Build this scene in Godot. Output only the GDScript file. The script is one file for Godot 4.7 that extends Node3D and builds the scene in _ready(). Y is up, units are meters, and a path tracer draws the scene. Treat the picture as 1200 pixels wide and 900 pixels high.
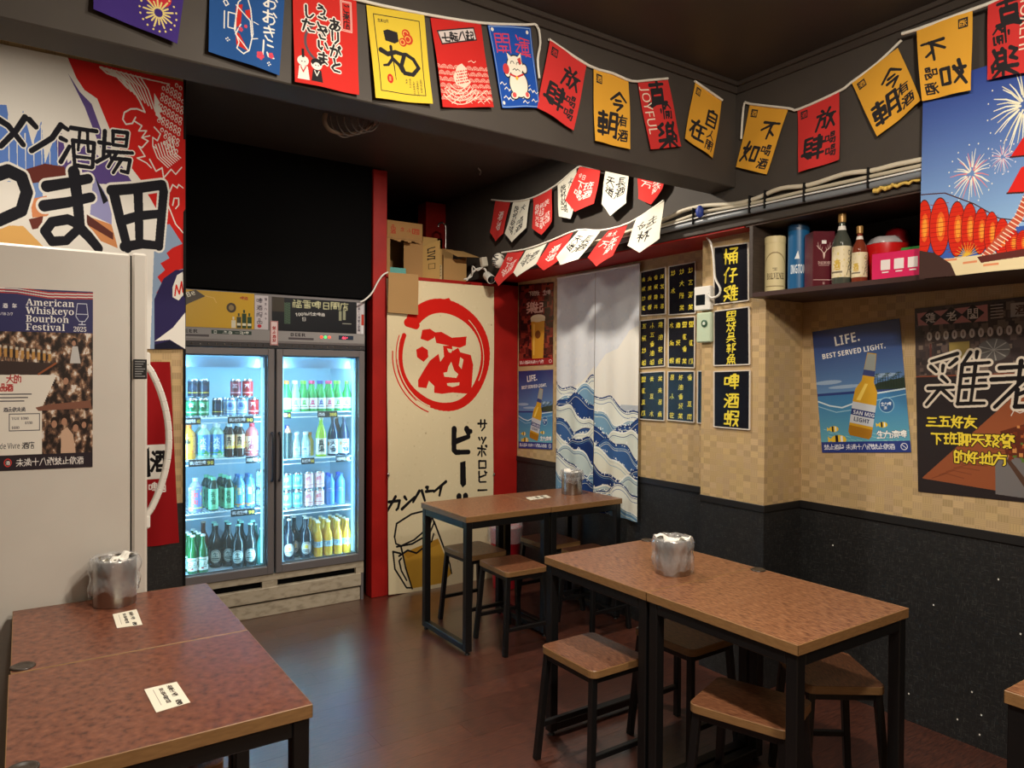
extends Node3D
# An izakaya corner. World: -Z runs along the right wall away from the viewer, +X towards the right wall.

const FPX := 846.7
const EYE := Vector3(0, 1.56, 0)
var cam_r: Vector3
var cam_u: Vector3
var cam_f: Vector3
var taken := {}
var M := {}
var rng := RandomNumberGenerator.new()


# ---------------------------------------------------------------- mesh builder
class MB:
	var v := PackedVector3Array()
	var n := PackedVector3Array()
	var uv := PackedVector2Array()
	var ix := PackedInt32Array()

	func vert(p: Vector3, nn: Vector3, t: Vector2) -> int:
		v.append(p); n.append(nn); uv.append(t)
		return v.size() - 1

	# points counter-clockwise seen from the front; Godot's front faces are clockwise
	func face(pts: Array, tx: Array = []) -> void:
		var nn: Vector3 = Vector3.ZERO
		for i in range(1, pts.size() - 1):
			nn += (pts[i] - pts[0]).cross(pts[i + 1] - pts[0])
		nn = nn.normalized()
		var s := v.size()
		for i in pts.size():
			vert(pts[i], nn, tx[i] if tx.size() else Vector2(pts[i].x + pts[i].z, pts[i].y))
		for i in range(1, pts.size() - 1):
			ix.append_array(PackedInt32Array([s, s + i + 1, s + i]))

	func out(pts: Array, c: Vector3) -> void:
		var mid := Vector3.ZERO
		for p in pts: mid += p
		mid /= pts.size()
		var nn: Vector3 = (pts[1] - pts[0]).cross(pts[2] - pts[0])
		if nn.dot(mid - c) < 0.0:
			pts.reverse()
		face(pts)

	func box(c: Vector3, s: Vector3, bev := 0.0, b := Basis.IDENTITY) -> MB:
		var h := s * 0.5
		bev = minf(bev, minf(h.x, minf(h.y, h.z)) * 0.9)
		var q := func(sx, sy, sz, k):
			var d := Vector3(bev, bev, bev)
			d[k] = 0.0
			return c + b * Vector3(sx * (h.x - d.x), sy * (h.y - d.y), sz * (h.z - d.z))
		var sg := [-1.0, 1.0]
		for a in sg:
			out([q.call(a, -1, -1, 0), q.call(a, 1, -1, 0), q.call(a, 1, 1, 0), q.call(a, -1, 1, 0)], c)
			out([q.call(-1, a, -1, 1), q.call(1, a, -1, 1), q.call(1, a, 1, 1), q.call(-1, a, 1, 1)], c)
			out([q.call(-1, -1, a, 2), q.call(1, -1, a, 2), q.call(1, 1, a, 2), q.call(-1, 1, a, 2)], c)
		if bev > 0.0:
			for a in sg:
				for e in sg:
					out([q.call(a, e, -1, 0), q.call(a, e, -1, 1), q.call(a, e, 1, 1), q.call(a, e, 1, 0)], c)
					out([q.call(a, -1, e, 0), q.call(a, -1, e, 2), q.call(a, 1, e, 2), q.call(a, 1, e, 0)], c)
					out([q.call(-1, a, e, 1), q.call(-1, a, e, 2), q.call(1, a, e, 2), q.call(1, a, e, 1)], c)
					for g in sg:
						out([q.call(a, e, g, 0), q.call(a, e, g, 1), q.call(a, e, g, 2)], c)
		return self

	# box between two corners
	func span(a: Vector3, b: Vector3, bev := 0.0) -> MB:
		return box((a + b) * 0.5, (b - a).abs(), bev)

	# square bar from a to b
	func bar(a: Vector3, b: Vector3, w: float, d: float, bev := 0.0) -> MB:
		var y := (b - a).normalized()
		var x := y.cross(Vector3(0, 0, 1))
		if x.length() < 0.3: x = y.cross(Vector3(1, 0, 0))
		x = x.normalized()
		var z := x.cross(y)
		return box((a + b) * 0.5, Vector3(w, (b - a).length(), d), bev, Basis(x, y, z))

	# profile of (radius, height), bottom to top, about the y axis
	func lathe(pr: Array, seg := 16, c := Vector3.ZERO, closed := true, u0 := 0.0, wob := 0.0) -> MB:
		var s := v.size()
		for i in pr.size():
			var a: Vector2 = pr[maxi(i - 1, 0)]
			var b: Vector2 = pr[mini(i + 1, pr.size() - 1)]
			var t := (b - a).normalized()
			for k in seg + 1:
				var th := TAU * k / seg
				var rr: float = pr[i].x * (1.0 + wob * sin(th * 5.0 + i * 1.7) + wob * 0.7 * sin(th * 11.0 + i * 2.9))
				vert(c + Vector3(sin(th) * rr, pr[i].y, cos(th) * rr), Vector3(sin(th) * t.y, -t.x, cos(th) * t.y).normalized(), Vector2(u0 + float(k) / seg, 1.0 - float(i) / (pr.size() - 1)))
		for i in pr.size() - 1:
			for k in seg:
				var o := s + i * (seg + 1) + k
				ix.append_array(PackedInt32Array([o, o + seg + 1, o + 1, o + 1, o + seg + 1, o + seg + 2]))
		if closed:
			for e in [0, pr.size() - 1]:
				if pr[e].x > 0.0001:
					var pts := []
					for k in seg:
						var th := TAU * k / seg * (1.0 if e else -1.0)
						pts.append(c + Vector3(sin(th) * pr[e].x, pr[e].y, cos(th) * pr[e].x))
					face(pts)
		return self

	func tube(path: Array, r: float, seg := 7, taper := 1.0) -> MB:
		var s := v.size()
		var up := Vector3(0.13, 1, 0.21).normalized()
		for i in path.size():
			var d: Vector3 = (path[mini(i + 1, path.size() - 1)] - path[maxi(i - 1, 0)]).normalized()
			var x := d.cross(up).normalized()
			var y := x.cross(d)
			var rr := r * lerpf(1.0, taper, float(i) / maxi(1, path.size() - 1))
			for k in seg + 1:
				var th := TAU * k / seg
				var o := x * cos(th) + y * sin(th)
				vert(path[i] + o * rr, o, Vector2(float(k) / seg, i))
		for i in path.size() - 1:
			for k in seg:
				var o := s + i * (seg + 1) + k
				ix.append_array(PackedInt32Array([o, o + 1, o + seg + 1, o + 1, o + seg + 2, o + seg + 1]))
		return self

	# upright prism of a 2D outline (x, z), bevelled at top and bottom
	func prism(poly: Array, y0: float, y1: float, bev := 0.0) -> MB:
		var rings := [[y0, bev], [y0 + bev, 0.0], [y1 - bev, 0.0], [y1, bev]] if bev > 0.0 else [[y0, 0.0], [y1, 0.0]]
		var mid := Vector2.ZERO
		for p in poly: mid += p
		mid /= poly.size()
		var ring := func(k):
			var o := []
			for p in poly:
				var d: Vector2 = p - mid
				var q: Vector2 = mid + d * (1.0 - rings[k][1] / d.length())
				o.append(Vector3(q.x, rings[k][0], q.y))
			return o
		var c := Vector3(mid.x, (y0 + y1) * 0.5, mid.y)
		var prev: Array = ring.call(0)
		out(prev.duplicate(), c)
		for k in range(1, rings.size()):
			var cur: Array = ring.call(k)
			for i in poly.size():
				var j := (i + 1) % poly.size()
				out([prev[i], prev[j], cur[j], cur[i]], c)
			prev = cur
		out(prev.duplicate(), c)
		return self

	# cloth or paper: corners top-left, top-right, bottom-right, bottom-left seen from the front; dis(u, v) pushes along the normal
	func sheet(a: Vector3, b: Vector3, c: Vector3, d: Vector3, nu: int, nv: int, th: float, dis = null, tip := Vector3.ZERO, flip := false) -> MB:
		var nn := (d - a).cross(b - a).normalized()
		var pts := []
		for j in nv + 1:
			for i in nu + 1:
				var u := float(i) / nu
				var w := float(j) / nv
				var p := a.lerp(b, u).lerp(d.lerp(c, u), w)
				if tip != Vector3.ZERO:
					p += tip * (1.0 - absf(2.0 * u - 1.0)) * w
				if dis != null:
					p += nn * float(dis.call(u, w))
				pts.append(p)
		for side in 2:
			var s := v.size()
			for j in nv + 1:
				for i in nu + 1:
					var k := j * (nu + 1) + i
					var dx: Vector3 = pts[j * (nu + 1) + mini(i + 1, nu)] - pts[j * (nu + 1) + maxi(i - 1, 0)]
					var dy: Vector3 = pts[mini(j + 1, nv) * (nu + 1) + i] - pts[maxi(j - 1, 0) * (nu + 1) + i]
					var m := dy.cross(dx).normalized()
					var u := float(i) / nu
					vert(pts[k] + (nn * (th * 0.5) if side == 0 else nn * (-th * 0.5)), m if side == 0 else -m, Vector2(1.0 - u if flip else u, float(j) / nv))
			for j in nv:
				for i in nu:
					var o := s + j * (nu + 1) + i
					if side == 0:
						ix.append_array(PackedInt32Array([o, o + 1, o + nu + 1, o + 1, o + nu + 2, o + nu + 1]))
					else:
						ix.append_array(PackedInt32Array([o, o + nu + 1, o + 1, o + 1, o + nu + 1, o + nu + 2]))
		# edges
		var rim := []
		for i in nu + 1: rim.append(i)
		for j in range(1, nv + 1): rim.append(j * (nu + 1) + nu)
		for i in range(nu - 1, -1, -1): rim.append(nv * (nu + 1) + i)
		for j in range(nv - 1, 0, -1): rim.append(j * (nu + 1))
		var h := nn * th * 0.5
		for k in rim.size():
			var p: Vector3 = pts[rim[k]]
			var q: Vector3 = pts[rim[(k + 1) % rim.size()]]
			var e := uv[rim[k]] if false else Vector2(clampf(float(rim[k] % (nu + 1)) / nu, 0.01, 0.99), clampf(float(rim[k] / (nu + 1)) / nv, 0.01, 0.99))
			face([p + h, p - h, q - h, q + h], [e, e, e, e])
		return self

	func mesh() -> ArrayMesh:
		var a := []
		a.resize(Mesh.ARRAY_MAX)
		a[Mesh.ARRAY_VERTEX] = v
		a[Mesh.ARRAY_NORMAL] = n
		a[Mesh.ARRAY_TEX_UV] = uv
		a[Mesh.ARRAY_INDEX] = ix
		var m := ArrayMesh.new()
		m.add_surface_from_arrays(Mesh.PRIMITIVE_TRIANGLES, a)
		return m


# ---------------------------------------------------------------- picture canvas for flat print
class CV:
	var im: Image
	var w: int
	var h: int
	static var G := {}

	func _init(W: int, H: int, bg: Color) -> void:
		w = W; h = H
		im = Image.create(W, H, false, Image.FORMAT_RGB8)
		im.fill(bg)

	func rect(x: float, y: float, ww: float, hh: float, c: Color) -> void:
		im.fill_rect(Rect2i(roundi(x), roundi(y), maxi(1, roundi(ww)), maxi(1, roundi(hh))), c)

	func frame(x: float, y: float, ww: float, hh: float, t: float, c: Color) -> void:
		rect(x, y, ww, t, c); rect(x, y + hh - t, ww, t, c); rect(x, y, t, hh, c); rect(x + ww - t, y, t, hh, c)

	func poly(p: Array, c: Color) -> void:
		var y0 := 1e9
		var y1 := -1e9
		for q in p:
			y0 = minf(y0, q.y); y1 = maxf(y1, q.y)
		var k := p.size()
		for y in range(maxi(0, floori(y0)), mini(h - 1, ceili(y1)) + 1):
			var yy := y + 0.5
			var xs := PackedFloat32Array()
			for i in k:
				var a: Vector2 = p[i]
				var b: Vector2 = p[(i + 1) % k]
				if (a.y <= yy) != (b.y <= yy):
					xs.append(a.x + (yy - a.y) / (b.y - a.y) * (b.x - a.x))
			xs.sort()
			for i in range(0, xs.size() - 1, 2):
				var xa := roundi(xs[i])
				var xb := roundi(xs[i + 1])
				if xb > xa:
					im.fill_rect(Rect2i(xa, y, xb - xa, 1), c)

	func ell(x: float, y: float, rx: float, ry: float, c: Color) -> void:
		for yy in range(maxi(0, floori(y - ry)), mini(h - 1, ceili(y + ry)) + 1):
			var t := (yy + 0.5 - y) / ry
			if absf(t) < 1.0:
				var s := rx * sqrt(1.0 - t * t)
				im.fill_rect(Rect2i(roundi(x - s), yy, maxi(1, roundi(2.0 * s)), 1), c)

	func ring(x: float, y: float, r: float, t: float, c: Color, a0 := 0.0, a1 := TAU) -> void:
		var p := []
		for i in 25:
			var th := lerpf(a0, a1, i / 24.0)
			p.append(Vector2(x + cos(th) * r, y + sin(th) * r))
		line(p, t, c)

	# brush stroke; t1 is the width at the end over the width at the start
	func line(p: Array, wd: float, c: Color, t1 := 1.0) -> void:
		var k := p.size()
		for i in k - 1:
			var a: Vector2 = p[i]
			var b: Vector2 = p[i + 1]
			var wa := wd * 0.5 * lerpf(1.0, t1, float(i) / (k - 1))
			var wb := wd * 0.5 * lerpf(1.0, t1, float(i + 1) / (k - 1))
			if a.distance_to(b) < 0.01: continue
			var d := (b - a).normalized()
			var o := Vector2(-d.y, d.x)
			poly([a + o * wa, b + o * wb, b - o * wb, a - o * wa], c)
			if wd > 1.5:
				ell(a.x, a.y, wa, wa, c)
				ell(b.x, b.y, wb, wb, c)

	func glyph(ch: String, x: float, y: float, s: float, wd: float, c: Color, sx := 1.0, t1 := 0.75, slant := 0.0) -> void:
		if not G.has(ch):
			return
		for st in G[ch].split(" ", false):
			var p := []
			for i in range(0, st.length() - 1, 2):
				var gx := float(st.unicode_at(i) - 48) / 9.0
				var gy := float(st.unicode_at(i + 1) - 48) / 9.0
				p.append(Vector2(x + (gx + slant * (0.5 - gy)) * s * sx, y + (gy - slant * 0.25 * (gx - 0.5)) * s))
			line(p, wd, c, t1)

	# text down (down = true) or across, one cell per character; edge draws an outline first
	func words(t: String, x: float, y: float, s: float, wd: float, c: Color, down := true, gap := 1.12, edge := 0.0, ec := Color.WHITE, sx := 1.0, slant := 0.0) -> void:
		for pas in [0, 1]:
			if pas == 0 and edge <= 0.0: continue
			for i in t.length():
				var px := x + (0.0 if down else i * s * sx * gap)
				var py := y + (i * s * gap if down else 0.0)
				glyph(t[i], px, py, s, wd + (edge * 2.0 if pas == 0 else 0.0), ec if pas == 0 else c, sx, 0.75 if pas else 0.9, slant)

	# Latin lettering, filled from the outlines of a font; x, y is the left end of the baseline
	func latin(t: String, x: float, y: float, s: float, c: Color, serif := false, bold := true, turn := 0.0, sx := 1.0) -> float:
		var tm := TextMesh.new()
		var f := SystemFont.new()
		f.font_names = PackedStringArray(["Droid Serif" if serif else "Droid Sans"])
		f.font_weight = 700 if bold else 400
		tm.font = f
		tm.font_size = 32
		tm.pixel_size = 1.0
		tm.depth = 0.0
		tm.curve_step = 2.0
		tm.text = t
		tm.horizontal_alignment = HORIZONTAL_ALIGNMENT_LEFT
		tm.vertical_alignment = VERTICAL_ALIGNMENT_BOTTOM
		var ar := tm.get_mesh_arrays()
		var vs: PackedVector3Array = ar[Mesh.ARRAY_VERTEX]
		var xi: PackedInt32Array = ar[Mesh.ARRAY_INDEX] if ar[Mesh.ARRAY_INDEX] != null else PackedInt32Array(range(vs.size()))
		var k := s / 32.0
		var ca := cos(turn)
		var sa := sin(turn)
		var far := 0.0
		var at := func(q: Vector3) -> Vector2:
			var lx := q.x * k * sx
			var ly := -(q.y - 9.0) * k
			return Vector2(x + lx * ca - ly * sa, y + lx * sa + ly * ca)
		for i in range(0, xi.size() - 2, 3):
			poly([at.call(vs[xi[i]]), at.call(vs[xi[i + 1]]), at.call(vs[xi[i + 2]])], c)
			far = maxf(far, vs[xi[i]].x * k * sx)
		return far

	func speckle(count: int, r: RandomNumberGenerator, cols: Array, s0: float, s1: float, x0 := 0.0, y0 := 0.0, x1 := 1.0, y1 := 1.0) -> void:
		for i in count:
			var s := r.randf_range(s0, s1)
			rect(r.randf_range(x0, x1) * w, r.randf_range(y0, y1) * h, s, s, cols[r.randi() % cols.size()])

	var kept: ImageTexture

	func tex() -> ImageTexture:
		if kept == null: kept = ImageTexture.create_from_image(im)
		return kept


# ---------------------------------------------------------------- scene helpers
func c8(r: float, g: float, b: float) -> Color:
	return Color(r / 255.0, g / 255.0, b / 255.0)


# the point where the line of sight through a pixel of the 1200x900 picture meets the plane axis = val
func P(x: float, y: float, axis: int, val: float) -> Vector3:
	var d := cam_r * ((x - 600.0) / FPX) - cam_u * ((y - 450.0) / FPX) + cam_f
	return EYE + d * ((val - EYE[axis]) / d[axis])


func numbered(s: String) -> String:
	if not taken.has(s):
		taken[s] = 0
		return s
	taken[s] += 1
	return "%s_%03d" % [s, taken[s]]


func metas(o: Node, label := "", category := "", group := "", kind := "") -> void:
	if label: o.set_meta("label", label)
	if category: o.set_meta("category", category)
	if group: o.set_meta("group", group)
	if kind: o.set_meta("kind", kind)


func thing(called: String, label: String, category: String, at := Vector3.ZERO, turn := 0.0, group := "") -> Node3D:
	var o := Node3D.new()
	o.name = numbered(called)
	add_child(o)
	o.position = at
	o.rotation.y = turn
	metas(o, label, category, group)
	return o


func part(parent: Node, called: String, mb: MB, m: Material, at := Vector3.ZERO, label := "") -> MeshInstance3D:
	return part_mesh(parent, called, mb.mesh(), m, at, label)


func part_mesh(parent: Node, called: String, me: Mesh, m: Material, at := Vector3.ZERO, label := "") -> MeshInstance3D:
	var o := MeshInstance3D.new()
	o.name = numbered(called) if parent == self else called
	o.mesh = me
	o.material_override = m
	o.position = at
	parent.add_child(o, true)
	if label: o.set_meta("label", label)
	return o


func solo(called: String, mb: MB, m: Material, label: String, category: String, group := "", at := Vector3.ZERO) -> MeshInstance3D:
	var o := part(self, called, mb, m, at)
	metas(o, label, category, group)
	return o


func structure(called: String, label := "") -> Node3D:
	var o := Node3D.new()
	o.name = numbered(called)
	add_child(o)
	metas(o, label, "", "", "structure")
	return o


func copy(o: Node3D, at: Vector3, turn := 0.0, label := "", group := "") -> Node3D:
	var c: Node3D = o.duplicate()
	var base := String(o.name)
	if base.length() > 4 and base[base.length() - 4] == "_" and base.right(3).is_valid_int(): base = base.left(-4)
	c.name = numbered(base)
	add_child(c)
	c.position = at
	c.rotation.y = turn
	if label: c.set_meta("label", label)
	if group: c.set_meta("group", group)
	return c


func mat(col: Color, rough := 0.6, metal := 0.0, spec := 0.5) -> StandardMaterial3D:
	var m := StandardMaterial3D.new()
	m.albedo_color = col
	m.roughness = rough
	m.metallic = metal
	m.metallic_specular = spec
	return m


func print_mat(cv: CV, rough := 0.8, spec := 0.4) -> StandardMaterial3D:
	var m := mat(Color.WHITE, rough, 0.0, spec)
	m.albedo_texture = cv.tex()
	m.texture_repeat = false
	return m


func noise_tex(freq: float, cols: Array, size := 512, seed_ := 1, oct := 4, type := FastNoiseLite.TYPE_SIMPLEX_SMOOTH) -> NoiseTexture2D:
	var t := NoiseTexture2D.new()
	var f := FastNoiseLite.new()
	f.seed = seed_
	f.frequency = freq
	f.noise_type = type
	f.fractal_octaves = oct
	t.noise = f
	t.width = size
	t.height = size
	t.seamless = true
	if cols.size():
		var g := Gradient.new()
		var off := PackedFloat32Array()
		for i in cols.size(): off.append(float(i) / (cols.size() - 1))
		g.offsets = off
		g.colors = PackedColorArray(cols)
		t.color_ramp = g
	return t


func tri_mat(tex: Texture2D, scale: Vector3, rough := 0.6, spec := 0.5, world := true) -> StandardMaterial3D:
	var m := mat(Color.WHITE, rough, 0.0, spec)
	m.albedo_texture = tex
	m.uv1_triplanar = true
	m.uv1_world_triplanar = world
	m.uv1_scale = scale
	return m


func glow(col: Color, e: float) -> StandardMaterial3D:
	var m := mat(col, 0.5)
	m.emission_enabled = true
	m.emission = col
	m.emission_energy_multiplier = e
	return m


func smooth(p: Array, k := 4) -> Array:
	var c := Curve3D.new()
	var o := []
	for i in p.size():
		var a: Vector3 = p[maxi(i - 1, 0)]
		var b: Vector3 = p[mini(i + 1, p.size() - 1)]
		c.add_point(p[i], -(b - a) / 6.0, (b - a) / 6.0)
	for i in p.size() - 1:
		for j in k:
			o.append(c.sample(i, float(j) / k))
	o.append(p[p.size() - 1])
	return o


# strokes of the written characters: digit pairs are points on a ten by ten grid, one word for each stroke
func fill_glyphs() -> void:
	CV.G = {
		"一": "0595", "三": "1282 2575 0898", "五": "1191 4138 247478 0898", "十": "0494 5059", "八": "4109 6099", "七": "0594 4048 489897",
		"人": "5045 4509 4599", "大": "0393 5044 4409 4499", "天": "1181 0494 5144 4409 4499", "下": "0191 4149 5476", "不": "0191 6105 5159 5587", "小": "505949 2508 6598",
		"水": "505949 134308 8254 5499", "友": "0292 4009 347419 3599", "方": "4052 0292 4209 448488 8879", "力": "03838979 4009", "今": "5004 5094 3464 267649", "止": "5058 5494 2428 0898",
		"好": "201548 4209 0343 5181 816366 656959 4595", "如": "201548 4209 0343 629298 6898 6268", "田": "118189 1989 1119 1585 5159", "自": "5031 218189 2989 2129 2484 2686",
		"班": "0131 0434 0838 1118 5047 6191 6494 5898 7178", "聊": "0030 1019 3039 1333 1636 0838 614147 4765 6169 719196 9686 7179", "聚": "0131 1115 3115 1333 0545 519156 6295 5659 2609 2738 8667 6799",
		"餐": "2011 1133 0335 519155 6395 5004 5094 2565 266669 2939 6979 3868", "的": "2011 114149 4919 1119 1545 6053 629298 9888 6467", "地": "0434 2129 0838 439396 5248 4899 9997 7077", "酒": "1122 0425 0926 3191 3339 339399 3999 5154 5436 7176 7686 3797",
		"雞": "4001 0213 2223 4132 2435 0646 2609 2648 6052 5259 7071 5292 5494 5696 5999 7279", "老": "1272 4145 0494 8019 4649 4999 9997 8547", "闆": "0009 0030 3034 0232 0434 9099 6090 6064 6292 6494 45555747 3648 6678 28384929 58688959",
		"場": "0333 2028 0827 408084 4044 4484 4282 3696 5638 579799 9989 6748 8768", "和": "4011 0343 2129 2409 2446 629298 6898 6268",
		"メ": "8019 2387", "ン": "1133 1992", "や": "055282948665 4152 2359", "ま": "1282 1585 50583918265789", "お": "0262 303818073474867859 7193", "き": "1281 1583 4076 274979", "に": "101319 4282 475999",
		"あ": "1282 404859 735729082564968869", "り": "2027 70765849", "が": "0353655849 3009 7396 7182 8091", "と": "3044 8335173989", "う": "3162 2463857849", "ご": "2162 162989 7082 8191", "ざ": "1272 3076 263979 8092 7183",
		"い": "11163846 7296", "し": "3037496996", "た": "0252 3009 5393 475999", "サ": "0393 3036 707649", "ッ": "1426 4456 846759", "ポ": "0283 4049 2508 6588 8090919180", "ロ": "128288 1888 1218", "ビ": "10182989 1583 7082 8191",
		"ー": "0595", "ル": "313509 616995", "カ": "03838879 4009", "パ": "3209 5299 8090919180", "イ": "8006 5359", "来": "1282 5059 2344 8364 0595 5509 5599", "店": "5051 1191 1109 5356 5484 468689 4989 4649",
		"転": "0141 0343 4346 0646 0306 2029 0747 6191 5494 7458 5898 8699", "起": "0242 2026 0545 2528 1509 0999 6191 9194 6494 6468 6898 9896", "開": "0009 0040 4044 0242 0444 9099 5090 5054 5292 5494 2676 1888 4649 6669",
		"運": "1022 0434 3407 0799 3192 3132 3393 448487 4787 4447 4585 6269 3898", "放": "2031 0242 2209 2444 444838 6052 5393 8359 6399", "肆": "1016 1040 1242 1444 0646 1638 2648 518185 5585 4393 4797 7079",
		"喝": "0232 3236 0636 0206 508083 5383 5053 5182 5547 5595 959989 7658 5878", "朝": "0141 2029 0343 4346 0646 0306 0444 0848 609099 9989 6058 6393 6696", "有": "0292 4009 348489 3439 3686 3888",
		"真": "1181 5053 2373 7377 2777 2327 2474 2676 0898 3819 6889", "愉": "0305 2029 3243 6033 6093 4575 4549 4565 6569 4767 7578 959989", "樂": "5041 417175 4575 4145 4373 2001 0123 2304 8073 7395 9597 0696 5559 5609 5699",
		"在": "0292 4007 2429 4585 6369 3999", "間": "0009 0040 4044 0242 0444 9099 5090 5054 5292 5494 356568 3868 3538 3666", "長": "3080 3036 3272 3474 0696 3639 3958 5699", "道": "1022 0324 2407 0799 4152 8162 3393 448488 4888 4448 4686",
		"乾": "0141 2022 0343 4346 0646 0306 0848 2629 6052 5292 5494 945699 9997", "杯": "0343 2029 2406 2446 5191 7145 7179 7597", "万": "0191 348488 8878 4109", "年": "2004 2292 2527 2585 0797 5259", "歡": "0242 1030 1434 0444 1448 0646 0848 6052 529293 7349 7399",
		"桶": "0333 1019 1305 1336 409063 439399 4349 4595 4797 6379", "仔": "3004 1319 5181 816369 6959 4595", "鹽": "0040 0005 0545 2005 0242 5090 5055 9095 5595 5292 1787 1719 8789 0999 3739 6769", "烤": "2026 2609 2649 0213 4333 5191 7073 4494 9049 6686 668889",
		"吳": "207073 2373 2023 1414 1484 0696 5609 5699", "郭": "2021 0141 123234 1434 1214 0545 452629 0747 6069 609064 6496 9666", "魚": "4004 3070 7053 138387 1787 1317 1585 5357 1809 3839 6869 8899", "啤": "0232 3236 0636 0206 6051 419195 4595 4145 4393 6165 4797 7079",
		"蝦": "023235 0535 0205 2028 0848 4060 4049 4262 4565 7090 9093 7393 759569 7599", "未": "1282 0595 5059 5509 5599", "滿": "1122 0425 0926 3292 5054 7074 3494 3539 9599 6458 4668 6688", "歲": "5053 5363 2093 0393 1319 2555 355949 6099 9087",
		"禁": "0242 2025 2205 2245 5292 7075 7255 7295 2676 0898 5859 3719 7799", "飲": "3004 3054 1434 153739 3535 1619 5944 6052 529293 7349 7399", "生": "3004 1292 5059 2575 0999", "清": "1122 0425 0926 3191 4282 3393 6063 458589 4549 4787",
		"青": "1181 2373 0494 5054 267689 2629 2787", "高": "5051 0191 336365 3565 3335 1789 1719 8789 486888", "豆": "1181 237376 2676 2326 3739 7758 0999", "油": "1122 0425 0926 429299 4999 4249 4595 6069", "炒": "2026 2609 2649 0213 4333 7076 6253 8294 9649", "瓜": "8011 1109 417839 7667 7199",
		"麗": "0040 5090 114143 519143 0494 3609 26862768 1929 5979", "菜": "0292 3013 7073 8334 2345 0696 5459 5609 5699", "陸": "0009 003034 3404 5181 7073 4494 6556 8596 5686 4999 7579", "飯": "3004 3054 1434 153739 3535 1619 6090 6059 739358 6599", "麵": "0343 2023 2505 2545 0749 2749 6090 429299 4999 4249 5556 7576 6777",
		"蛋": "1181 5055 1317 2333 2757 356567 3767 5459 2999", "香": "7021 0393 5054 5405 5495 268689 2689 2989 2787", "腐": "5051 1191 1109 3234 4353 6282 8388 3689 3639 8689 5358", "福": "1021 0343 0409 2429 5091 528284 5484 5254 469699 4999 4649 6769", "純": "2011 1123 0444 2429 0717 5191 7079 529292 4496 7999",
		"麥": "5059 2272 0494 3313 6383 4608 3777 7709 4799", "禮": "1021 0343 0409 2429 4191 404444 949094 5595 466696 5898 6999", "駕": "0141 203514 6191 6195 5595 1686 1619 2686 2787 8989", "啊": "0232 3236 0636 0206 4090 4049 6095 519199", "電": "1080 0292 5056 2444 6484 268688 2688 2888 5799", "洋": "1122 0425 0926 4152 8162 3393 4585 3797 6379",
		"蔥": "0292 3013 7073 4424 2486 2626 8688 2888 4656 0819 3949 7999", "椒": "0333 1019 1305 1336 4060 5054 3464 5459 4547 6567 709056 7399", "沙": "1122 0425 0926 6066 4254 8294 9649", "拉": "0232 202919 0646 6062 4292 5457 8457 4999", "丼": "1282 0696 3019 7079 5455", "串": "208083 2383 2023 158588 1888 1518 5059", "燒": "2026 2609 2649 0213 4333 5090 6083 4494 6556 6699", "雪": "1080 0292 5055 2444 6484 268689 2787 2989", "泡": "1122 0425 0926 5043 449499 5565 566668 4868 4699", "碎": "0141 2006 2647 7949 2747 4191 6052 7052 6494 5099 4797", "步": "5024 2474 0494 5456 2638 8539", "走": "1282 5055 0595 3608 5579 0999", "禧": "1021 0343 0409 2429 4191 7063 5484 3797", "月": "208089 8979 2019 2383 2686", "日": "218189 2989 2129 2585", "品": "306064 3464 3034 154549 1949 1519 659599 6999 6569"
	}


func lamp(at: Vector3, col: Color, energy: float, size: float, label: String) -> void:
	var t := thing("ceiling_lamp", label, "lamp", at, 0.0, "round ceiling lamps")
	part(t, "housing", MB.new().lathe([Vector2(size * 0.5 + 0.012, -0.028), Vector2(size * 0.5 + 0.02, -0.02), Vector2(size * 0.5 + 0.02, 0.0)], 24, Vector3.ZERO, true), mat(c8(40, 38, 36), 0.5))
	part(t, "diffuser", MB.new().lathe([Vector2(0.0005, -0.031), Vector2(size * 0.5, -0.0285)], 24, Vector3.ZERO, false), glow(col, 3.0))
	var l := AreaLight3D.new()
	l.name = "light"
	l.area_size = Vector2(size, size)
	l.light_color = col
	l.light_energy = energy
	l.area_range = 12.0
	l.shadow_enabled = true
	l.rotation_degrees.x = -90
	l.position.y = -0.036
	t.add_child(l)


func globe(at: Vector3, col: Color, energy: float, label: String) -> void:  # added lamp, made a globe so its light reaches the right wall flags
	var t := thing("pendant_lamp", label, "lamp", at)
	var pr := []
	for k in 13: pr.append(Vector2(maxf(0.0005, 0.075 * sin(PI * k / 12.0)), -0.075 * cos(PI * k / 12.0)))
	part(t, "globe", MB.new().lathe(pr, 24), glow(col, 3.0))
	part(t, "socket", MB.new().lathe([Vector2(0.022, 0.07), Vector2(0.022, 0.11), Vector2(0.008, 0.12)], 14), M.metal_black)
	part(t, "cord", MB.new().tube([Vector3(0, 0.115, 0), Vector3(0, 2.999 - at.y, 0)], 0.004, 6), M.metal_black)
	part(t, "ceiling_rose", MB.new().lathe([Vector2(0.02, 2.974 - at.y), Vector2(0.045, 2.999 - at.y)], 16), M.metal_black)
	var l := OmniLight3D.new()
	l.name = "light"
	l.light_size = 0.07
	l.light_color = col
	l.light_energy = energy
	l.omni_range = 12.0
	l.omni_attenuation = 2.0
	l.shadow_enabled = true
	t.add_child(l)


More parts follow.
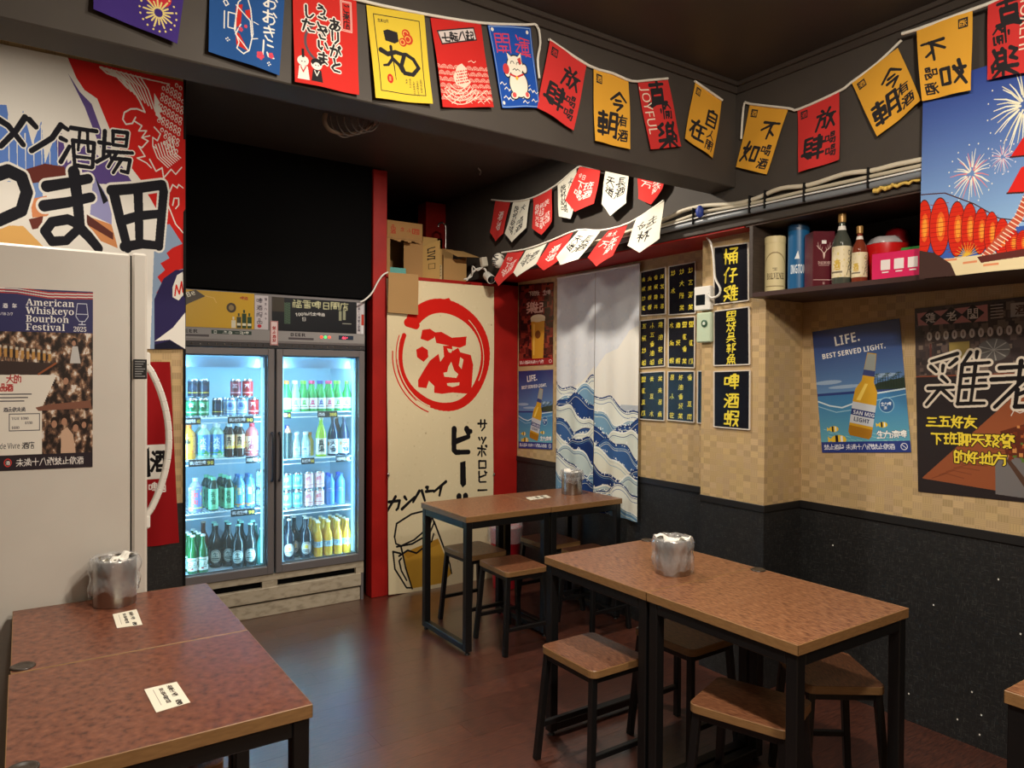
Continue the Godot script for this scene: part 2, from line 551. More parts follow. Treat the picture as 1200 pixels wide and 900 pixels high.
func _ready() -> void:
	rng.seed = 7
	# ---- camera
	var yaw := deg_to_rad(34.179)
	var pitch := deg_to_rad(-0.675)
	var roll := deg_to_rad(0.3687)
	cam_f = Vector3(sin(yaw) * cos(pitch), sin(pitch), -cos(yaw) * cos(pitch))
	var r0 := cam_f.cross(Vector3.UP).normalized()
	var u0 := r0.cross(cam_f)
	cam_r = r0 * cos(roll) + u0 * sin(roll)
	cam_u = -r0 * sin(roll) + u0 * cos(roll)
	var cam := Camera3D.new()
	cam.name = "camera"
	cam.fov = rad_to_deg(2.0 * atan(450.0 / FPX))
	cam.near = 0.05
	cam.transform = Transform3D(Basis(cam_r, cam_u, -cam_f), EYE)
	add_child(cam)
	cam.current = true
	# ---- environment
	var e := Environment.new()
	e.background_mode = Environment.BG_COLOR
	e.background_color = Color.BLACK
	e.tonemap_mode = Environment.TONE_MAPPER_LINEAR
	e.tonemap_exposure = 1.62
	e.sdfgi_enabled = true
	e.ssao_enabled = true
	e.ssil_enabled = true
	var we := WorldEnvironment.new()
	we.name = "environment"
	we.environment = e
	add_child(we)
	fill_glyphs()
	materials()
	# ---- ceiling lamps
	var warm := Color(1.0, 0.953, 0.885)
	lamp(Vector3(1.15, 2.999, -1.15), warm, 2.9, 0.13, "round ceiling lamp over the aisle, closest to the flagged beam")
	globe(Vector3(1.25, 2.68, -0.3), warm, 1.5, "added white globe lamp over the aisle, brightening the right wall flags")
	lamp(Vector3(2.15, 2.999, -3.3), warm, 2.3, 0.13, "round ceiling lamp behind the beam")
	lamp(Vector3(0.2, 2.999, 0.9), warm, 1.0, 0.16, "added round fill lamp on the ceiling at the front of the room")  # added as fill for the freezer and the left tables
	lamp(Vector3(-0.05, 2.999, -2.95), warm, 0.95, 0.14, "round ceiling lamp over the white freezer")
	# ---- everything else
	room()
	fridge()
	freezer()
	furniture()
	banners()
	posters()
	bunting()
	shelf_things()
	ledge_things()
	cables()


func materials() -> void:
	M.black_paint = tri_mat(noise_tex(0.02, [c8(68, 62, 57), c8(76, 70, 64)], 256, 3), Vector3.ONE * 0.5, 0.62, 0.35)
	M.ceiling = tri_mat(noise_tex(0.01, [c8(62, 55, 50), c8(70, 62, 56)], 256, 4), Vector3.ONE * 0.4, 0.5, 0.4)
	M.dark = mat(c8(18, 17, 17), 0.7, 0.0, 0.3)
	M.void_black = mat(c8(9, 9, 10), 0.8, 0.0, 0.2)
	M.red_paint = tri_mat(noise_tex(0.02, [c8(150, 22, 18), c8(172, 30, 24)], 256, 5), Vector3.ONE * 0.7, 0.5, 0.4)
	M.cap = mat(c8(26, 25, 25), 0.5)
	M.metal_black = mat(c8(17, 17, 18), 0.38, 0.0, 0.5)
	M.steel = mat(c8(170, 165, 160), 0.27, 1.0)
	M.white_plastic = mat(c8(225, 222, 214), 0.45)
	M.cord = mat(c8(228, 222, 208), 0.8)
	# wallpaper: small woven checks, alternately ribbed across and down
	var wp := CV.new(512, 512, c8(196, 164, 116))
	var r := RandomNumberGenerator.new()
	r.seed = 11
	var a := c8(197, 168, 125)
	for j in 16:
		for i in 16:
			var k := r.randf_range(0.95, 1.04) * (1.0 if (i + j) % 2 else 0.95)
			var b := Color(a.r * k, a.g * k, a.b * k * r.randf_range(0.95, 1.02))
			wp.rect(i * 32, j * 32, 32, 32, b)
			for q in 8:
				var d := b.darkened(0.07) if q % 2 else b.lightened(0.04)
				if (i + j) % 2: wp.rect(i * 32, j * 32 + q * 4, 32, 2, d)
				else: wp.rect(i * 32 + q * 4, j * 32, 2, 32, d)
	M.wallpaper = tri_mat(wp.tex(), Vector3(1.45, 2.0, 1.45), 0.7, 0.35)
	# wainscot: black linen weave
	var ln := CV.new(512, 512, c8(30, 30, 31))
	for i in 11000:
		var g := r.randf_range(18, 56) if i % 4 else r.randf_range(44, 76)
		var c := c8(g, g, g * 0.98)
		if r.randf() < 0.5: ln.rect(r.randi() % 512, r.randi() % 512, r.randf_range(3, 14), 1, c)
		else: ln.rect(r.randi() % 512, r.randi() % 512, 1, r.randf_range(3, 14), c)
	M.linen = tri_mat(ln.tex(), Vector3.ONE * 1.25, 0.5, 0.5)
	# woods
	M.table_wood = tri_mat(noise_tex(0.05, [c8(58, 32, 21), c8(96, 58, 38), c8(128, 84, 56), c8(146, 100, 68), c8(166, 120, 86)], 512, 21), Vector3(0.9, 1, 7.0), 0.34, 0.5)
	M.table_wood.uv1_scale = Vector3(4.4, 1.0, 0.9)
	M.table_mottled = tri_mat(noise_tex(0.03, [c8(62, 33, 24), c8(104, 60, 43), c8(120, 72, 52), c8(140, 88, 64)], 512, 22, 5), Vector3(2.2, 2.2, 2.2), 0.3, 0.5)
	M.edge = tri_mat(noise_tex(0.05, [c8(132, 97, 60), c8(152, 114, 72)], 256, 23), Vector3(1.5, 8, 1.5), 0.45)
	M.seat_wood = tri_mat(noise_tex(0.05, [c8(62, 35, 24), c8(102, 62, 41), c8(126, 82, 55), c8(150, 104, 72)], 512, 24), Vector3(5, 1, 1.0), 0.36, 0.5, false)
	M.planks = []
	var grain := noise_tex(0.03, [c8(44, 22, 16), c8(74, 38, 27), c8(94, 50, 35), c8(112, 62, 44)], 512, 30, 5)
	for k in 4:
		var d := [0.96, 0.90, 1.0, 0.93][k] as float
		var m := tri_mat(grain, Vector3(0.8, 1, 7.0), 0.33, 0.68)
		m.albedo_color = Color(d, d, d)
		m.clearcoat_enabled = true
		m.clearcoat = 1.0
		m.clearcoat_roughness = 0.3
		m.uv1_offset = Vector3(0.31 * k, 0, 0.17 * k)
		M.planks.append(m)


func room() -> void:
	# floor of laminate planks running along x
	var fl := structure("floor")
	part(fl, "underlay", MB.new().span(Vector3(-1.2, -0.1, -5.65), Vector3(3.34, -0.008, 2.2)), M.dark)
	var shape := MB.new().box(Vector3(0, -0.004, 0), Vector3(1.0, 0.008, 0.1494), 0.0).mesh()
	var row := 0
	var z := -5.57
	while z < 0.75:
		var x := -1.2
		var l := [1.1, 0.45, 0.8, 0.25, 0.62][row % 5] as float
		while x < 3.3:
			l = minf(l, 3.338 - x)
			part_mesh(fl, "plank", shape, M.planks[rng.randi() % 4], Vector3(x + l * 0.5, 0, z)).scale.x = l - 0.0008
			x += l
			l = 1.1
		z += 0.15
		row += 1
	part(fl, "floorboards", MB.new().span(Vector3(-1.2, -0.008, z - 0.075), Vector3(3.34, 0, 2.2)), M.planks[0])
	var ce := structure("ceiling")
	part(ce, "panel", MB.new().span(Vector3(-1.2, 3.0, -5.65), Vector3(3.5, 3.12, 2.2)), M.ceiling)
	# crown moulding along the beam and the right wall
	for s in [[0.034, 0.02], [0.016, 0.05]]:
		part(ce, "moulding", MB.new().span(Vector3(-1.2, 3.0 - s[1], -2.345), Vector3(2.92, 3.0, -2.345 + s[0]), 0.003), M.ceiling)
		part(ce, "moulding", MB.new().span(Vector3(2.92 - s[0], 3.0 - s[1], -2.345), Vector3(2.92, 3.0, 2.2), 0.003), M.ceiling)
	var bm := structure("trim_1")
	part(bm, "beam", MB.new().span(Vector3(-1.2, 2.495, -2.505), Vector3(2.92, 3.0, -2.345), 0.004), M.black_paint)
	var wb := structure("wall_back")
	part(wb, "panel", MB.new().span(Vector3(-1.2, 0, -5.75), Vector3(3.5, 3.0, -5.65)), M.void_black)
	part(wb, "panel", MB.new().span(Vector3(0.66, 2.085, -4.82), Vector3(2.017, 3.0, -4.72)), M.void_black)
	var wl := structure("wall_left")
	part(wl, "panel", MB.new().span(Vector3(-1.3, 0, -5.65), Vector3(-1.2, 3.0, 2.2)), M.black_paint)
	var wf := structure("wall_front")
	part(wf, "panel", MB.new().span(Vector3(-1.3, 0, 2.2), Vector3(3.5, 3.0, 2.3)), M.wallpaper)
	# bulkhead over the right side: upper wall flush with the shelf front, dark red underside beyond the beam
	var bk := structure("wall_upper_right")
	part(bk, "panel", MB.new().span(Vector3(2.92, 2.30, -5.65), Vector3(3.5, 3.0, 2.2), 0.004), M.black_paint)
	part(bk, "soffit", MB.new().span(Vector3(2.93, 2.292, -4.7), Vector3(3.245, 2.2995, -2.30)), M.red_paint)
	part(bk, "soffit", MB.new().span(Vector3(2.93, 2.292, -2.29), Vector3(3.338, 2.2995, 2.2)), mat(c8(64, 44, 34), 0.6))
	var wall := func(called: String, a: Vector3, b: Vector3, top: float) -> Node3D:
		var o := structure(called)
		part(o, "wallpaper", MB.new().span(Vector3(a.x, 0.925, a.z), Vector3(b.x, top, b.z)), M.wallpaper)
		part(o, "wainscot", MB.new().span(Vector3(a.x, 0.0, a.z), Vector3(b.x, 0.925, b.z)), M.linen)
		return o
	var w1: Node3D = wall.call("wall_right", Vector3(3.338, 0, -2.3), Vector3(3.5, 0, 2.2), 2.3)
	part(w1, "cap_rail", MB.new().span(Vector3(3.329, 0.886, -2.247), Vector3(3.34, 0.925, 2.2), 0.002), M.cap)
	var w2: Node3D = wall.call("wall_right_pillar", Vector3(3.035, 0, -2.65), Vector3(3.5, 0, -2.247), 2.292)
	part(w2, "cap_rail", MB.new().span(Vector3(3.029, 0.89, -2.653), Vector3(3.34, 0.925, -2.241), 0.002), M.cap)
	var w3: Node3D = wall.call("wall_right_alcove", Vector3(3.245, 0, -4.7), Vector3(3.5, 0, -2.65), 2.292)
	part(w3, "cap_rail", MB.new().span(Vector3(3.236, 0.888, -4.7), Vector3(3.25, 0.925, -2.652), 0.002), M.cap)
	var wr := structure("wall_red")
	part(wr, "panel", MB.new().span(Vector3(2.12, 0, -4.8), Vector3(3.245, 2.266, -4.7), 0.003), M.red_paint)
	part(wr, "ledge", MB.new().span(Vector3(2.13, 2.2, -5.6), Vector3(3.245, 2.264, -4.802)), M.red_paint)
	var po := structure("trim_2")
	part(po, "post", MB.new().span(Vector3(2.017, 0, -4.8), Vector3(2.122, 2.985, -4.695), 0.004), M.red_paint)
	var rp := structure("trim_3")
	part(rp, "column", MB.new().span(Vector3(2.74, 2.267, -5.45), Vector3(3.02, 2.98, -5.3), 0.003), M.red_paint)
	part(rp, "panel", MB.new().span(Vector3(2.14, 2.267, -5.62), Vector3(2.5, 2.8, -5.55), 0.003), M.red_paint)
	var wp := structure("wall_partition")
	part(wp, "wallpaper", MB.new().span(Vector3(-1.2, 0.925, -3.94), Vector3(0.655, 3.0, -3.836)), M.wallpaper)
	part(wp, "wainscot", MB.new().span(Vector3(-1.2, 0, -3.94), Vector3(0.655, 0.925, -3.836)), M.linen)
	part(wp, "end_panel", MB.new().span(Vector3(0.655, 0, -5.65), Vector3(0.667, 3.0, -3.83)), M.dark)
	part(wp, "panel", MB.new().span(Vector3(0.55, 0, -5.65), Vector3(0.655, 3.0, -3.94)), M.void_black)


func decal_quad(parent: Node, called: String, a: Vector3, b: Vector3, c: Vector3, d: Vector3, m: Material, th := 0.0012, label := "") -> MeshInstance3D:
	return part(parent, called, MB.new().sheet(a, b, c, d, 1, 1, th), m, Vector3.ZERO, label)


# upright rectangle facing +z
func front_quad(parent: Node, called: String, x0: float, x1: float, y0: float, y1: float, z: float, m: Material, label := "") -> MeshInstance3D:
	return decal_quad(parent, called, Vector3(x0, y1, z), Vector3(x1, y1, z), Vector3(x1, y0, z), Vector3(x0, y0, z), m, 0.0016, label)


func fridge() -> void:
	var t := thing("display_fridge", "tall two-door glass display fridge lit inside and full of drinks", "fridge", Vector3.ZERO)
	var grey := mat(c8(122, 118, 120), 0.4, 0.3)
	var beige := tri_mat(noise_tex(0.03, [c8(150, 138, 118), c8(184, 172, 150), c8(190, 180, 160)], 256, 41), Vector3(1.5, 3, 1.5), 0.5)
	var inner := mat(c8(172, 200, 216), 0.5)
	var b := Vector3(0.735, 0, -5.32)
	# cabinet shell
	part(t, "side_panel", MB.new().span(Vector3(0.735, 0.0, -5.32), Vector3(0.76, 2.07, -4.745)), grey)
	part(t, "side_panel", MB.new().span(Vector3(1.94, 0.0, -5.32), Vector3(1.965, 2.07, -4.745)), grey)
	part(t, "lining", MB.new().span(Vector3(0.76, 0.30, -5.32), Vector3(1.94, 1.75, -5.27)).span(Vector3(0.76, 0.30, -5.27), Vector3(0.775, 1.75, -4.75)).span(Vector3(1.925, 0.30, -5.27), Vector3(1.94, 1.75, -4.75)), inner)
	part(t, "bottom_tray", MB.new().span(Vector3(0.76, 0.26, -5.27), Vector3(1.94, 0.31, -4.75)), inner)
	part(t, "roof_lining", MB.new().span(Vector3(0.775, 1.70, -5.27), Vector3(1.925, 1.75, -4.75)), inner)
	# header with its prints
	var hd := part(t, "header", MB.new().span(Vector3(0.735, 1.755, -5.30), Vector3(1.965, 2.072, -4.705), 0.004), grey)
	var yel := CV.new(256, 140, c8(214, 170, 40))
	yel.poly([Vector2(0, 62), Vector2(0, 20), Vector2(62, 0), Vector2(92, 22), Vector2(40, 52), Vector2(0, 84)], c8(70, 60, 48))
	yel.latin("Be", 34, 30, 26, c8(235, 230, 210), false, true, -0.45)
	yel.line([Vector2(92, 20), Vector2(120, 26), Vector2(128, 44)], 3, c8(230, 190, 90))
	yel.ell(178, 60, 16, 19, c8(70, 58, 44)); yel.ell(178, 60, 9, 11, c8(150, 128, 84))
	yel.words("啤酒", 208, 14, 12, 2, c8(180, 80, 30), false)
	for q in [[178, 22, 30, c8(226, 218, 196)], [196, 26, 44, c8(60, 66, 50)], [214, 12, 58, c8(36, 66, 44)], [232, 18, 46, c8(40, 74, 50)]]:
		yel.rect(q[0], 138 - q[2], 15, q[2], q[3]); yel.rect(q[0] + 4, 130 - q[2] - 6, 6, 12, q[3]); yel.rect(q[0] + 1, 118, 13, 10, c8(226, 222, 200))
	front_quad(hd, "advert", 0.765, 1.219, 1.842, 2.066, -4.7035, print_mat(yel, 0.35), "yellow beer advert with tilted bottle")
	var wst := CV.new(52, 140, c8(206, 200, 206))
	wst.words("啤酒禮品", 8, 12, 20, 2.4, c8(70, 62, 76), true, 1.4)
	wst.words("雪生力水十", 38, 10, 9, 1.6, c8(120, 110, 120), true, 2.2)
	wst.ell(18, 126, 8, 7, c8(190, 40, 50))
	front_quad(hd, "advert", 1.222, 1.306, 1.842, 2.058, -4.7035, print_mat(wst, 0.35), "narrow white notice with upright lettering")
	var blk := CV.new(320, 140, c8(26, 30, 36))
	blk.rect(0, 0, 44, 60, c8(66, 60, 52)); blk.rect(44, 20, 22, 90, c8(70, 92, 76))
	blk.words("福雪啤日間店", 76, 8, 30, 3.6, c8(196, 196, 156), false, 1.2, 1.6, c8(90, 92, 74))
	for q in 26: blk.rect(46 + (q % 3) * 7, 20 + q * 3.4, 4, 2, c8(30, 44, 36))
	blk.latin("100%", 84, 76, 19, c8(214, 214, 210), false, true, -0.13)
	blk.words("純麥啤酒", 132, 56, 14, 2, c8(210, 210, 206), false, 1.15)
	blk.words("日本製造", 108, 78, 16, 2.4, c8(214, 214, 210), false, 1.15)
	for q in [[250, 44], [266, 40]]:
		blk.rect(q[0], q[1], 11, 42, c8(150, 154, 128)); blk.rect(q[0] + 3, q[1] - 8, 5, 10, c8(120, 124, 100))
	blk.rect(264, 96, 36, 4, c8(150, 150, 140))
	front_quad(hd, "advert", 1.33, 1.90, 1.84, 2.055, -4.7035, print_mat(blk, 0.35), "dark advert with pale block lettering")
	var rst := CV.new(40, 140, c8(200, 196, 200))
	rst.words("未滿十八歲禁止飲酒", 6, 6, 12, 1.6, c8(60, 56, 70), true, 1.12)
	rst.rect(26, 50, 14, 48, c8(186, 58, 44)); rst.rect(26, 100, 10, 36, c8(220, 222, 226))
	front_quad(hd, "advert", 1.903, 1.955, 1.835, 2.05, -4.7035, print_mat(rst, 0.35), "narrow notice with a red patch")
	var strip := CV.new(512, 40, c8(150, 148, 148))
	strip.latin("BEER", 18, 18, 18, c8(44, 40, 44)); strip.rect(14, 24, 74, 8, c8(80, 74, 80))
	strip.rect(94, 6, 100, 14, c8(40, 62, 56)); strip.words("日本清酒", 98, 8, 10, 1.4, c8(226, 226, 220), false, 1.2); strip.words("一雞啤", 152, 8, 10, 1.4, c8(226, 226, 220), false, 1.2)
	strip.latin("BEER", 296, 18, 18, c8(44, 40, 44)); strip.rect(292, 24, 70, 8, c8(80, 74, 80))
	front_quad(hd, "plate", 0.74, 1.96, 1.772, 1.838, -4.7035, print_mat(strip, 0.35))
	var tag := CV.new(30, 90, c8(226, 206, 206))
	tag.frame(1, 1, 28, 88, 2, c8(160, 40, 40)); tag.words("禁止酒駕", 9, 20, 12, 2, c8(160, 30, 30), true, 1.3)
	front_quad(hd, "notice", 1.318, 1.368, 1.745, 1.90, -4.7005, print_mat(tag, 0.4), "small upright notice with red lettering")
	for k in 3:
		part(hd, "indicator", MB.new().lathe([Vector2(0.009, 0), Vector2(0.009, 0.004), Vector2(0.004, 0.007)], 10), glow([c8(230, 60, 40), c8(60, 220, 90), c8(230, 70, 50)][k], 1.6), Vector3(1.655 + k * 0.027, 1.808, -4.7035)).rotation_degrees.x = 90
	var disp := CV.new(64, 16, c8(20, 24, 30))
	disp.latin("44", 14, 14, 15, c8(255, 60, 80)); disp.rect(34, 6, 4, 4, c8(255, 60, 80))
	var dm := print_mat(disp, 0.2)
	dm.emission_enabled = true; dm.emission = Color.BLACK; dm.emission_texture = dm.albedo_texture; dm.emission_energy_multiplier = 2.0
	front_quad(hd, "temperature_display", 1.775, 1.878, 1.795, 1.823, -4.7012, dm)
	part(t, "ventilation_strip", MB.new().span(Vector3(0.735, 1.728, -4.76), Vector3(1.965, 1.757, -4.708)), mat(c8(50, 48, 52), 0.5))
	for k in 26:
		part(t, "rivet", MB.new().lathe([Vector2(0.0055, 0), Vector2(0.002, 0.003)], 8), M.steel, Vector3(0.76 + k * 0.047, 1.743, -4.708)).rotation_degrees.x = 90
	# base
	part(t, "base_panel", MB.new().span(Vector3(0.735, 0.226, -5.2), Vector3(1.965, 0.268, -4.712), 0.003), beige)
	part(t, "base_panel", MB.new().span(Vector3(0.735, 0.10, -5.2), Vector3(1.945, 0.186, -4.704), 0.004), beige)
	part(t, "base_panel", MB.new().span(Vector3(0.745, 0.0, -5.2), Vector3(1.94, 0.088, -4.715), 0.003), beige)
	part(t, "vent_slot", MB.new().span(Vector3(0.735, 0.186, -5.2), Vector3(1.965, 0.226, -4.74)), M.void_black)
	for q in [[1.275, 1.372], [1.908, 1.965], [0.735, 0.80]]:
		part(t, "vent_bar", MB.new().span(Vector3(q[0], 0.186, -4.76), Vector3(q[1], 0.226, -4.713)), beige)
	part(t, "base_corner", MB.new().span(Vector3(1.945, 0.0, -5.2), Vector3(1.965, 0.186, -4.716)), grey)
	# doors
	var pane := mat(Color(0.75, 0.93, 1.0, 0.07), 0.02, 0.0, 0.5)
	pane.transparency = BaseMaterial3D.TRANSPARENCY_ALPHA
	var gl := glow(Color(0.60, 0.88, 1.0), 0.85)
	for d in [[0.735, 1.346, 1], [1.358, 1.962, -1]]:
		var fx0: float = d[0]
		var fx1: float = d[1]
		var df := part(t, "door", MB.new().span(Vector3(fx0, 0.272, -4.742), Vector3(fx0 + 0.042, 1.722, -4.70), 0.003).span(Vector3(fx1 - 0.042, 0.272, -4.742), Vector3(fx1, 1.722, -4.70), 0.003).span(Vector3(fx0 + 0.04, 0.272, -4.742), Vector3(fx1 - 0.04, 0.324, -4.70), 0.003).span(Vector3(fx0 + 0.04, 1.678, -4.742), Vector3(fx1 - 0.04, 1.722, -4.70), 0.003), grey)
		part(df, "glass", MB.new().span(Vector3(fx0 + 0.03, 0.31, -4.732), Vector3(fx1 - 0.03, 1.69, -4.726)), pane)
		part(df, "gasket", MB.new().span(Vector3(fx0 + 0.042, 0.322, -4.748), Vector3(fx0 + 0.05, 1.68, -4.734)).span(Vector3(fx1 - 0.05, 0.322, -4.748), Vector3(fx1 - 0.042, 1.68, -4.734)).span(Vector3(fx0 + 0.05, 1.672, -4.748), Vector3(fx1 - 0.05, 1.68, -4.734)).span(Vector3(fx0 + 0.05, 0.322, -4.748), Vector3(fx1 - 0.05, 0.33, -4.734)), mat(c8(40, 44, 50), 0.5))
		var hx: float = fx1 - 0.018 if d[2] > 0 else fx0 + 0.018
		part(df, "handle", MB.new().tube(smooth([Vector3(hx, 1.18, -4.70), Vector3(hx, 1.165, -4.665), Vector3(hx, 1.0, -4.66), Vector3(hx, 0.89, -4.665), Vector3(hx, 0.875, -4.70)]), 0.008, 8), mat(c8(60, 58, 64), 0.35, 0.4))
		# tube lights up the inner edges of the doors
		for s in [0, 1]:
			var lx := fx0 + 0.06 if s == 0 else fx1 - 0.06
			lx = clampf(lx, 0.785, 1.915)
			part(t, "light_tube", MB.new().span(Vector3(lx - 0.006, 0.335, -4.774), Vector3(lx + 0.006, 1.665, -4.762), 0.003), gl)
			var l := AreaLight3D.new()
			l.name = "light"
			l.area_size = Vector2(0.012, 1.3)
			l.light_color = Color(0.60, 0.86, 1.0)
			l.light_energy = 0.36
			l.area_range = 6.0
			l.shadow_enabled = true
			l.position = Vector3(lx + (0.012 if s == 0 else -0.012), 1.0, -4.772)
			l.rotation_degrees.y = -52 if s == 0 else 52
			t.add_child(l, true)
		var lt := AreaLight3D.new()
		lt.name = "light"
		lt.area_size = Vector2(0.4, 0.12)
		lt.light_color = Color(0.72, 0.93, 1.0)
		lt.light_energy = 0.2
		lt.area_range = 6.0
		lt.shadow_enabled = true
		lt.rotation_degrees.x = -90
		lt.position = Vector3((fx0 + fx1) * 0.5, 1.690, -4.85)
		t.add_child(lt, true)
		part(t, "light_tube", MB.new().span(Vector3((fx0 + fx1) * 0.5 - 0.2, 1.693, -4.91), Vector3((fx0 + fx1) * 0.5 + 0.2, 1.7, -4.79)), gl)
	part(t, "top_baffle", MB.new().span(Vector3(0.776, 1.60, -4.806), Vector3(1.343, 1.70, -4.80)).span(Vector3(1.361, 1.60, -4.806), Vector3(1.924, 1.70, -4.80)), mat(c8(150, 178, 200), 0.35))
	part(t, "mullion", MB.new().span(Vector3(1.343, 0.30, -4.80), Vector3(1.361, 1.72, -4.744)), grey)
	# wire shelves with price tags
	var wire := mat(c8(226, 232, 234), 0.35)
	var tagm := []
	var tg := CV.new(384, 40, c8(24, 30, 34))
	for k in 3:
		tg.words(["洋酒啤酒", "青油生啤", "清酒"][k], k * 128 + 5, 9, 20, 2.6, c8(224, 226, 226), false, 1.0)
		tg.latin(["45", "90", "300"][k], k * 128 + 128 - [34, 36, 52][k], 31, 28, c8(240, 214, 70))
	for k in 3:
		var m := print_mat(tg, 0.5)
		m.uv1_scale = Vector3(1.0 / 3.0, 1, 1)
		m.uv1_offset = Vector3(k / 3.0, 0, 0)
		tagm.append(m)
	var sh := [[0.775, 1.343, 1.284, [[0.83, 0.92, 0], [1.08, 1.24, 1]]], [0.775, 1.343, 1.024, [[0.85, 1.0, 1], [1.19, 1.30, 0]]], [0.775, 1.343, 0.690, [[1.10, 1.25, 1]]],
		[1.361, 1.925, 1.306, [[1.40, 1.48, 0], [1.66, 1.80, 2]]], [1.361, 1.925, 0.995, [[1.55, 1.64, 1], [1.79, 1.89, 0]]], [1.361, 1.925, 0.655, []]]
	for s in sh:
		var mb := MB.new()
		for k in 3:
			mb.tube([Vector3(s[0], s[2] - 0.004, [-4.80, -5.02, -5.25][k]), Vector3(s[1], s[2] - 0.004, [-4.80, -5.02, -5.25][k])], 0.0035, 6)
		mb.tube([Vector3(s[0], s[2] - 0.034, -4.80), Vector3(s[1], s[2] - 0.034, -4.80)], 0.003, 6)
		for k in 29:
			var xx: float = lerpf(s[0] + 0.006, s[1] - 0.006, k / 28.0)
			mb.tube([Vector3(xx, s[2] - 0.0022, -4.80), Vector3(xx, s[2] - 0.0022, -5.26)], 0.0022, 5)
		var so := part(t, "shelf", mb, wire)
		for g in s[3]:
			decal_quad(so, "price_tag", Vector3(g[0], s[2] + 0.002, -4.792), Vector3(g[1], s[2] + 0.002, -4.792), Vector3(g[1], s[2] - 0.04, -4.786), Vector3(g[0], s[2] - 0.04, -4.786), tagm[g[2]], 0.002)
	drinks()


var kinds := {}


# one kind of can or bottle: [body profile, body material, [label r, y0, y1, material], [cap profile, material]]
func kind(called: String, prof: Array, bm: Material, lab: Array, cap: Array, cat: String) -> void:
	var k := {"cat": cat, "parts": []}
	k.parts.append(["body", MB.new().lathe(prof, 18).mesh(), bm])
	if lab.size():
		k.parts.append(["label", MB.new().lathe([Vector2(lab[0], lab[1]), Vector2(lab[0], lab[2])], 18, Vector3.ZERO, false, 0.295).mesh(), lab[3]])
	if cap.size():
		k.parts.append(["cap", MB.new().lathe(cap[0], 14).mesh(), cap[1]])
	kinds[called] = k


func drink(called: String, name_: String, at: Vector3, label: String, group: String, turn := 0.0) -> Node3D:
	var k: Dictionary = kinds[called]
	var t := thing(name_, label, k.cat, at, turn, group)
	for p in k.parts:
		part_mesh(t, p[0], p[1], p[2])
	return t


func label_mat(cv: CV, rough := 0.3) -> StandardMaterial3D:
	var m := print_mat(cv, rough, 0.5)
	m.texture_repeat = true
	m.uv1_scale = Vector3(2, 1, 1)
	return m


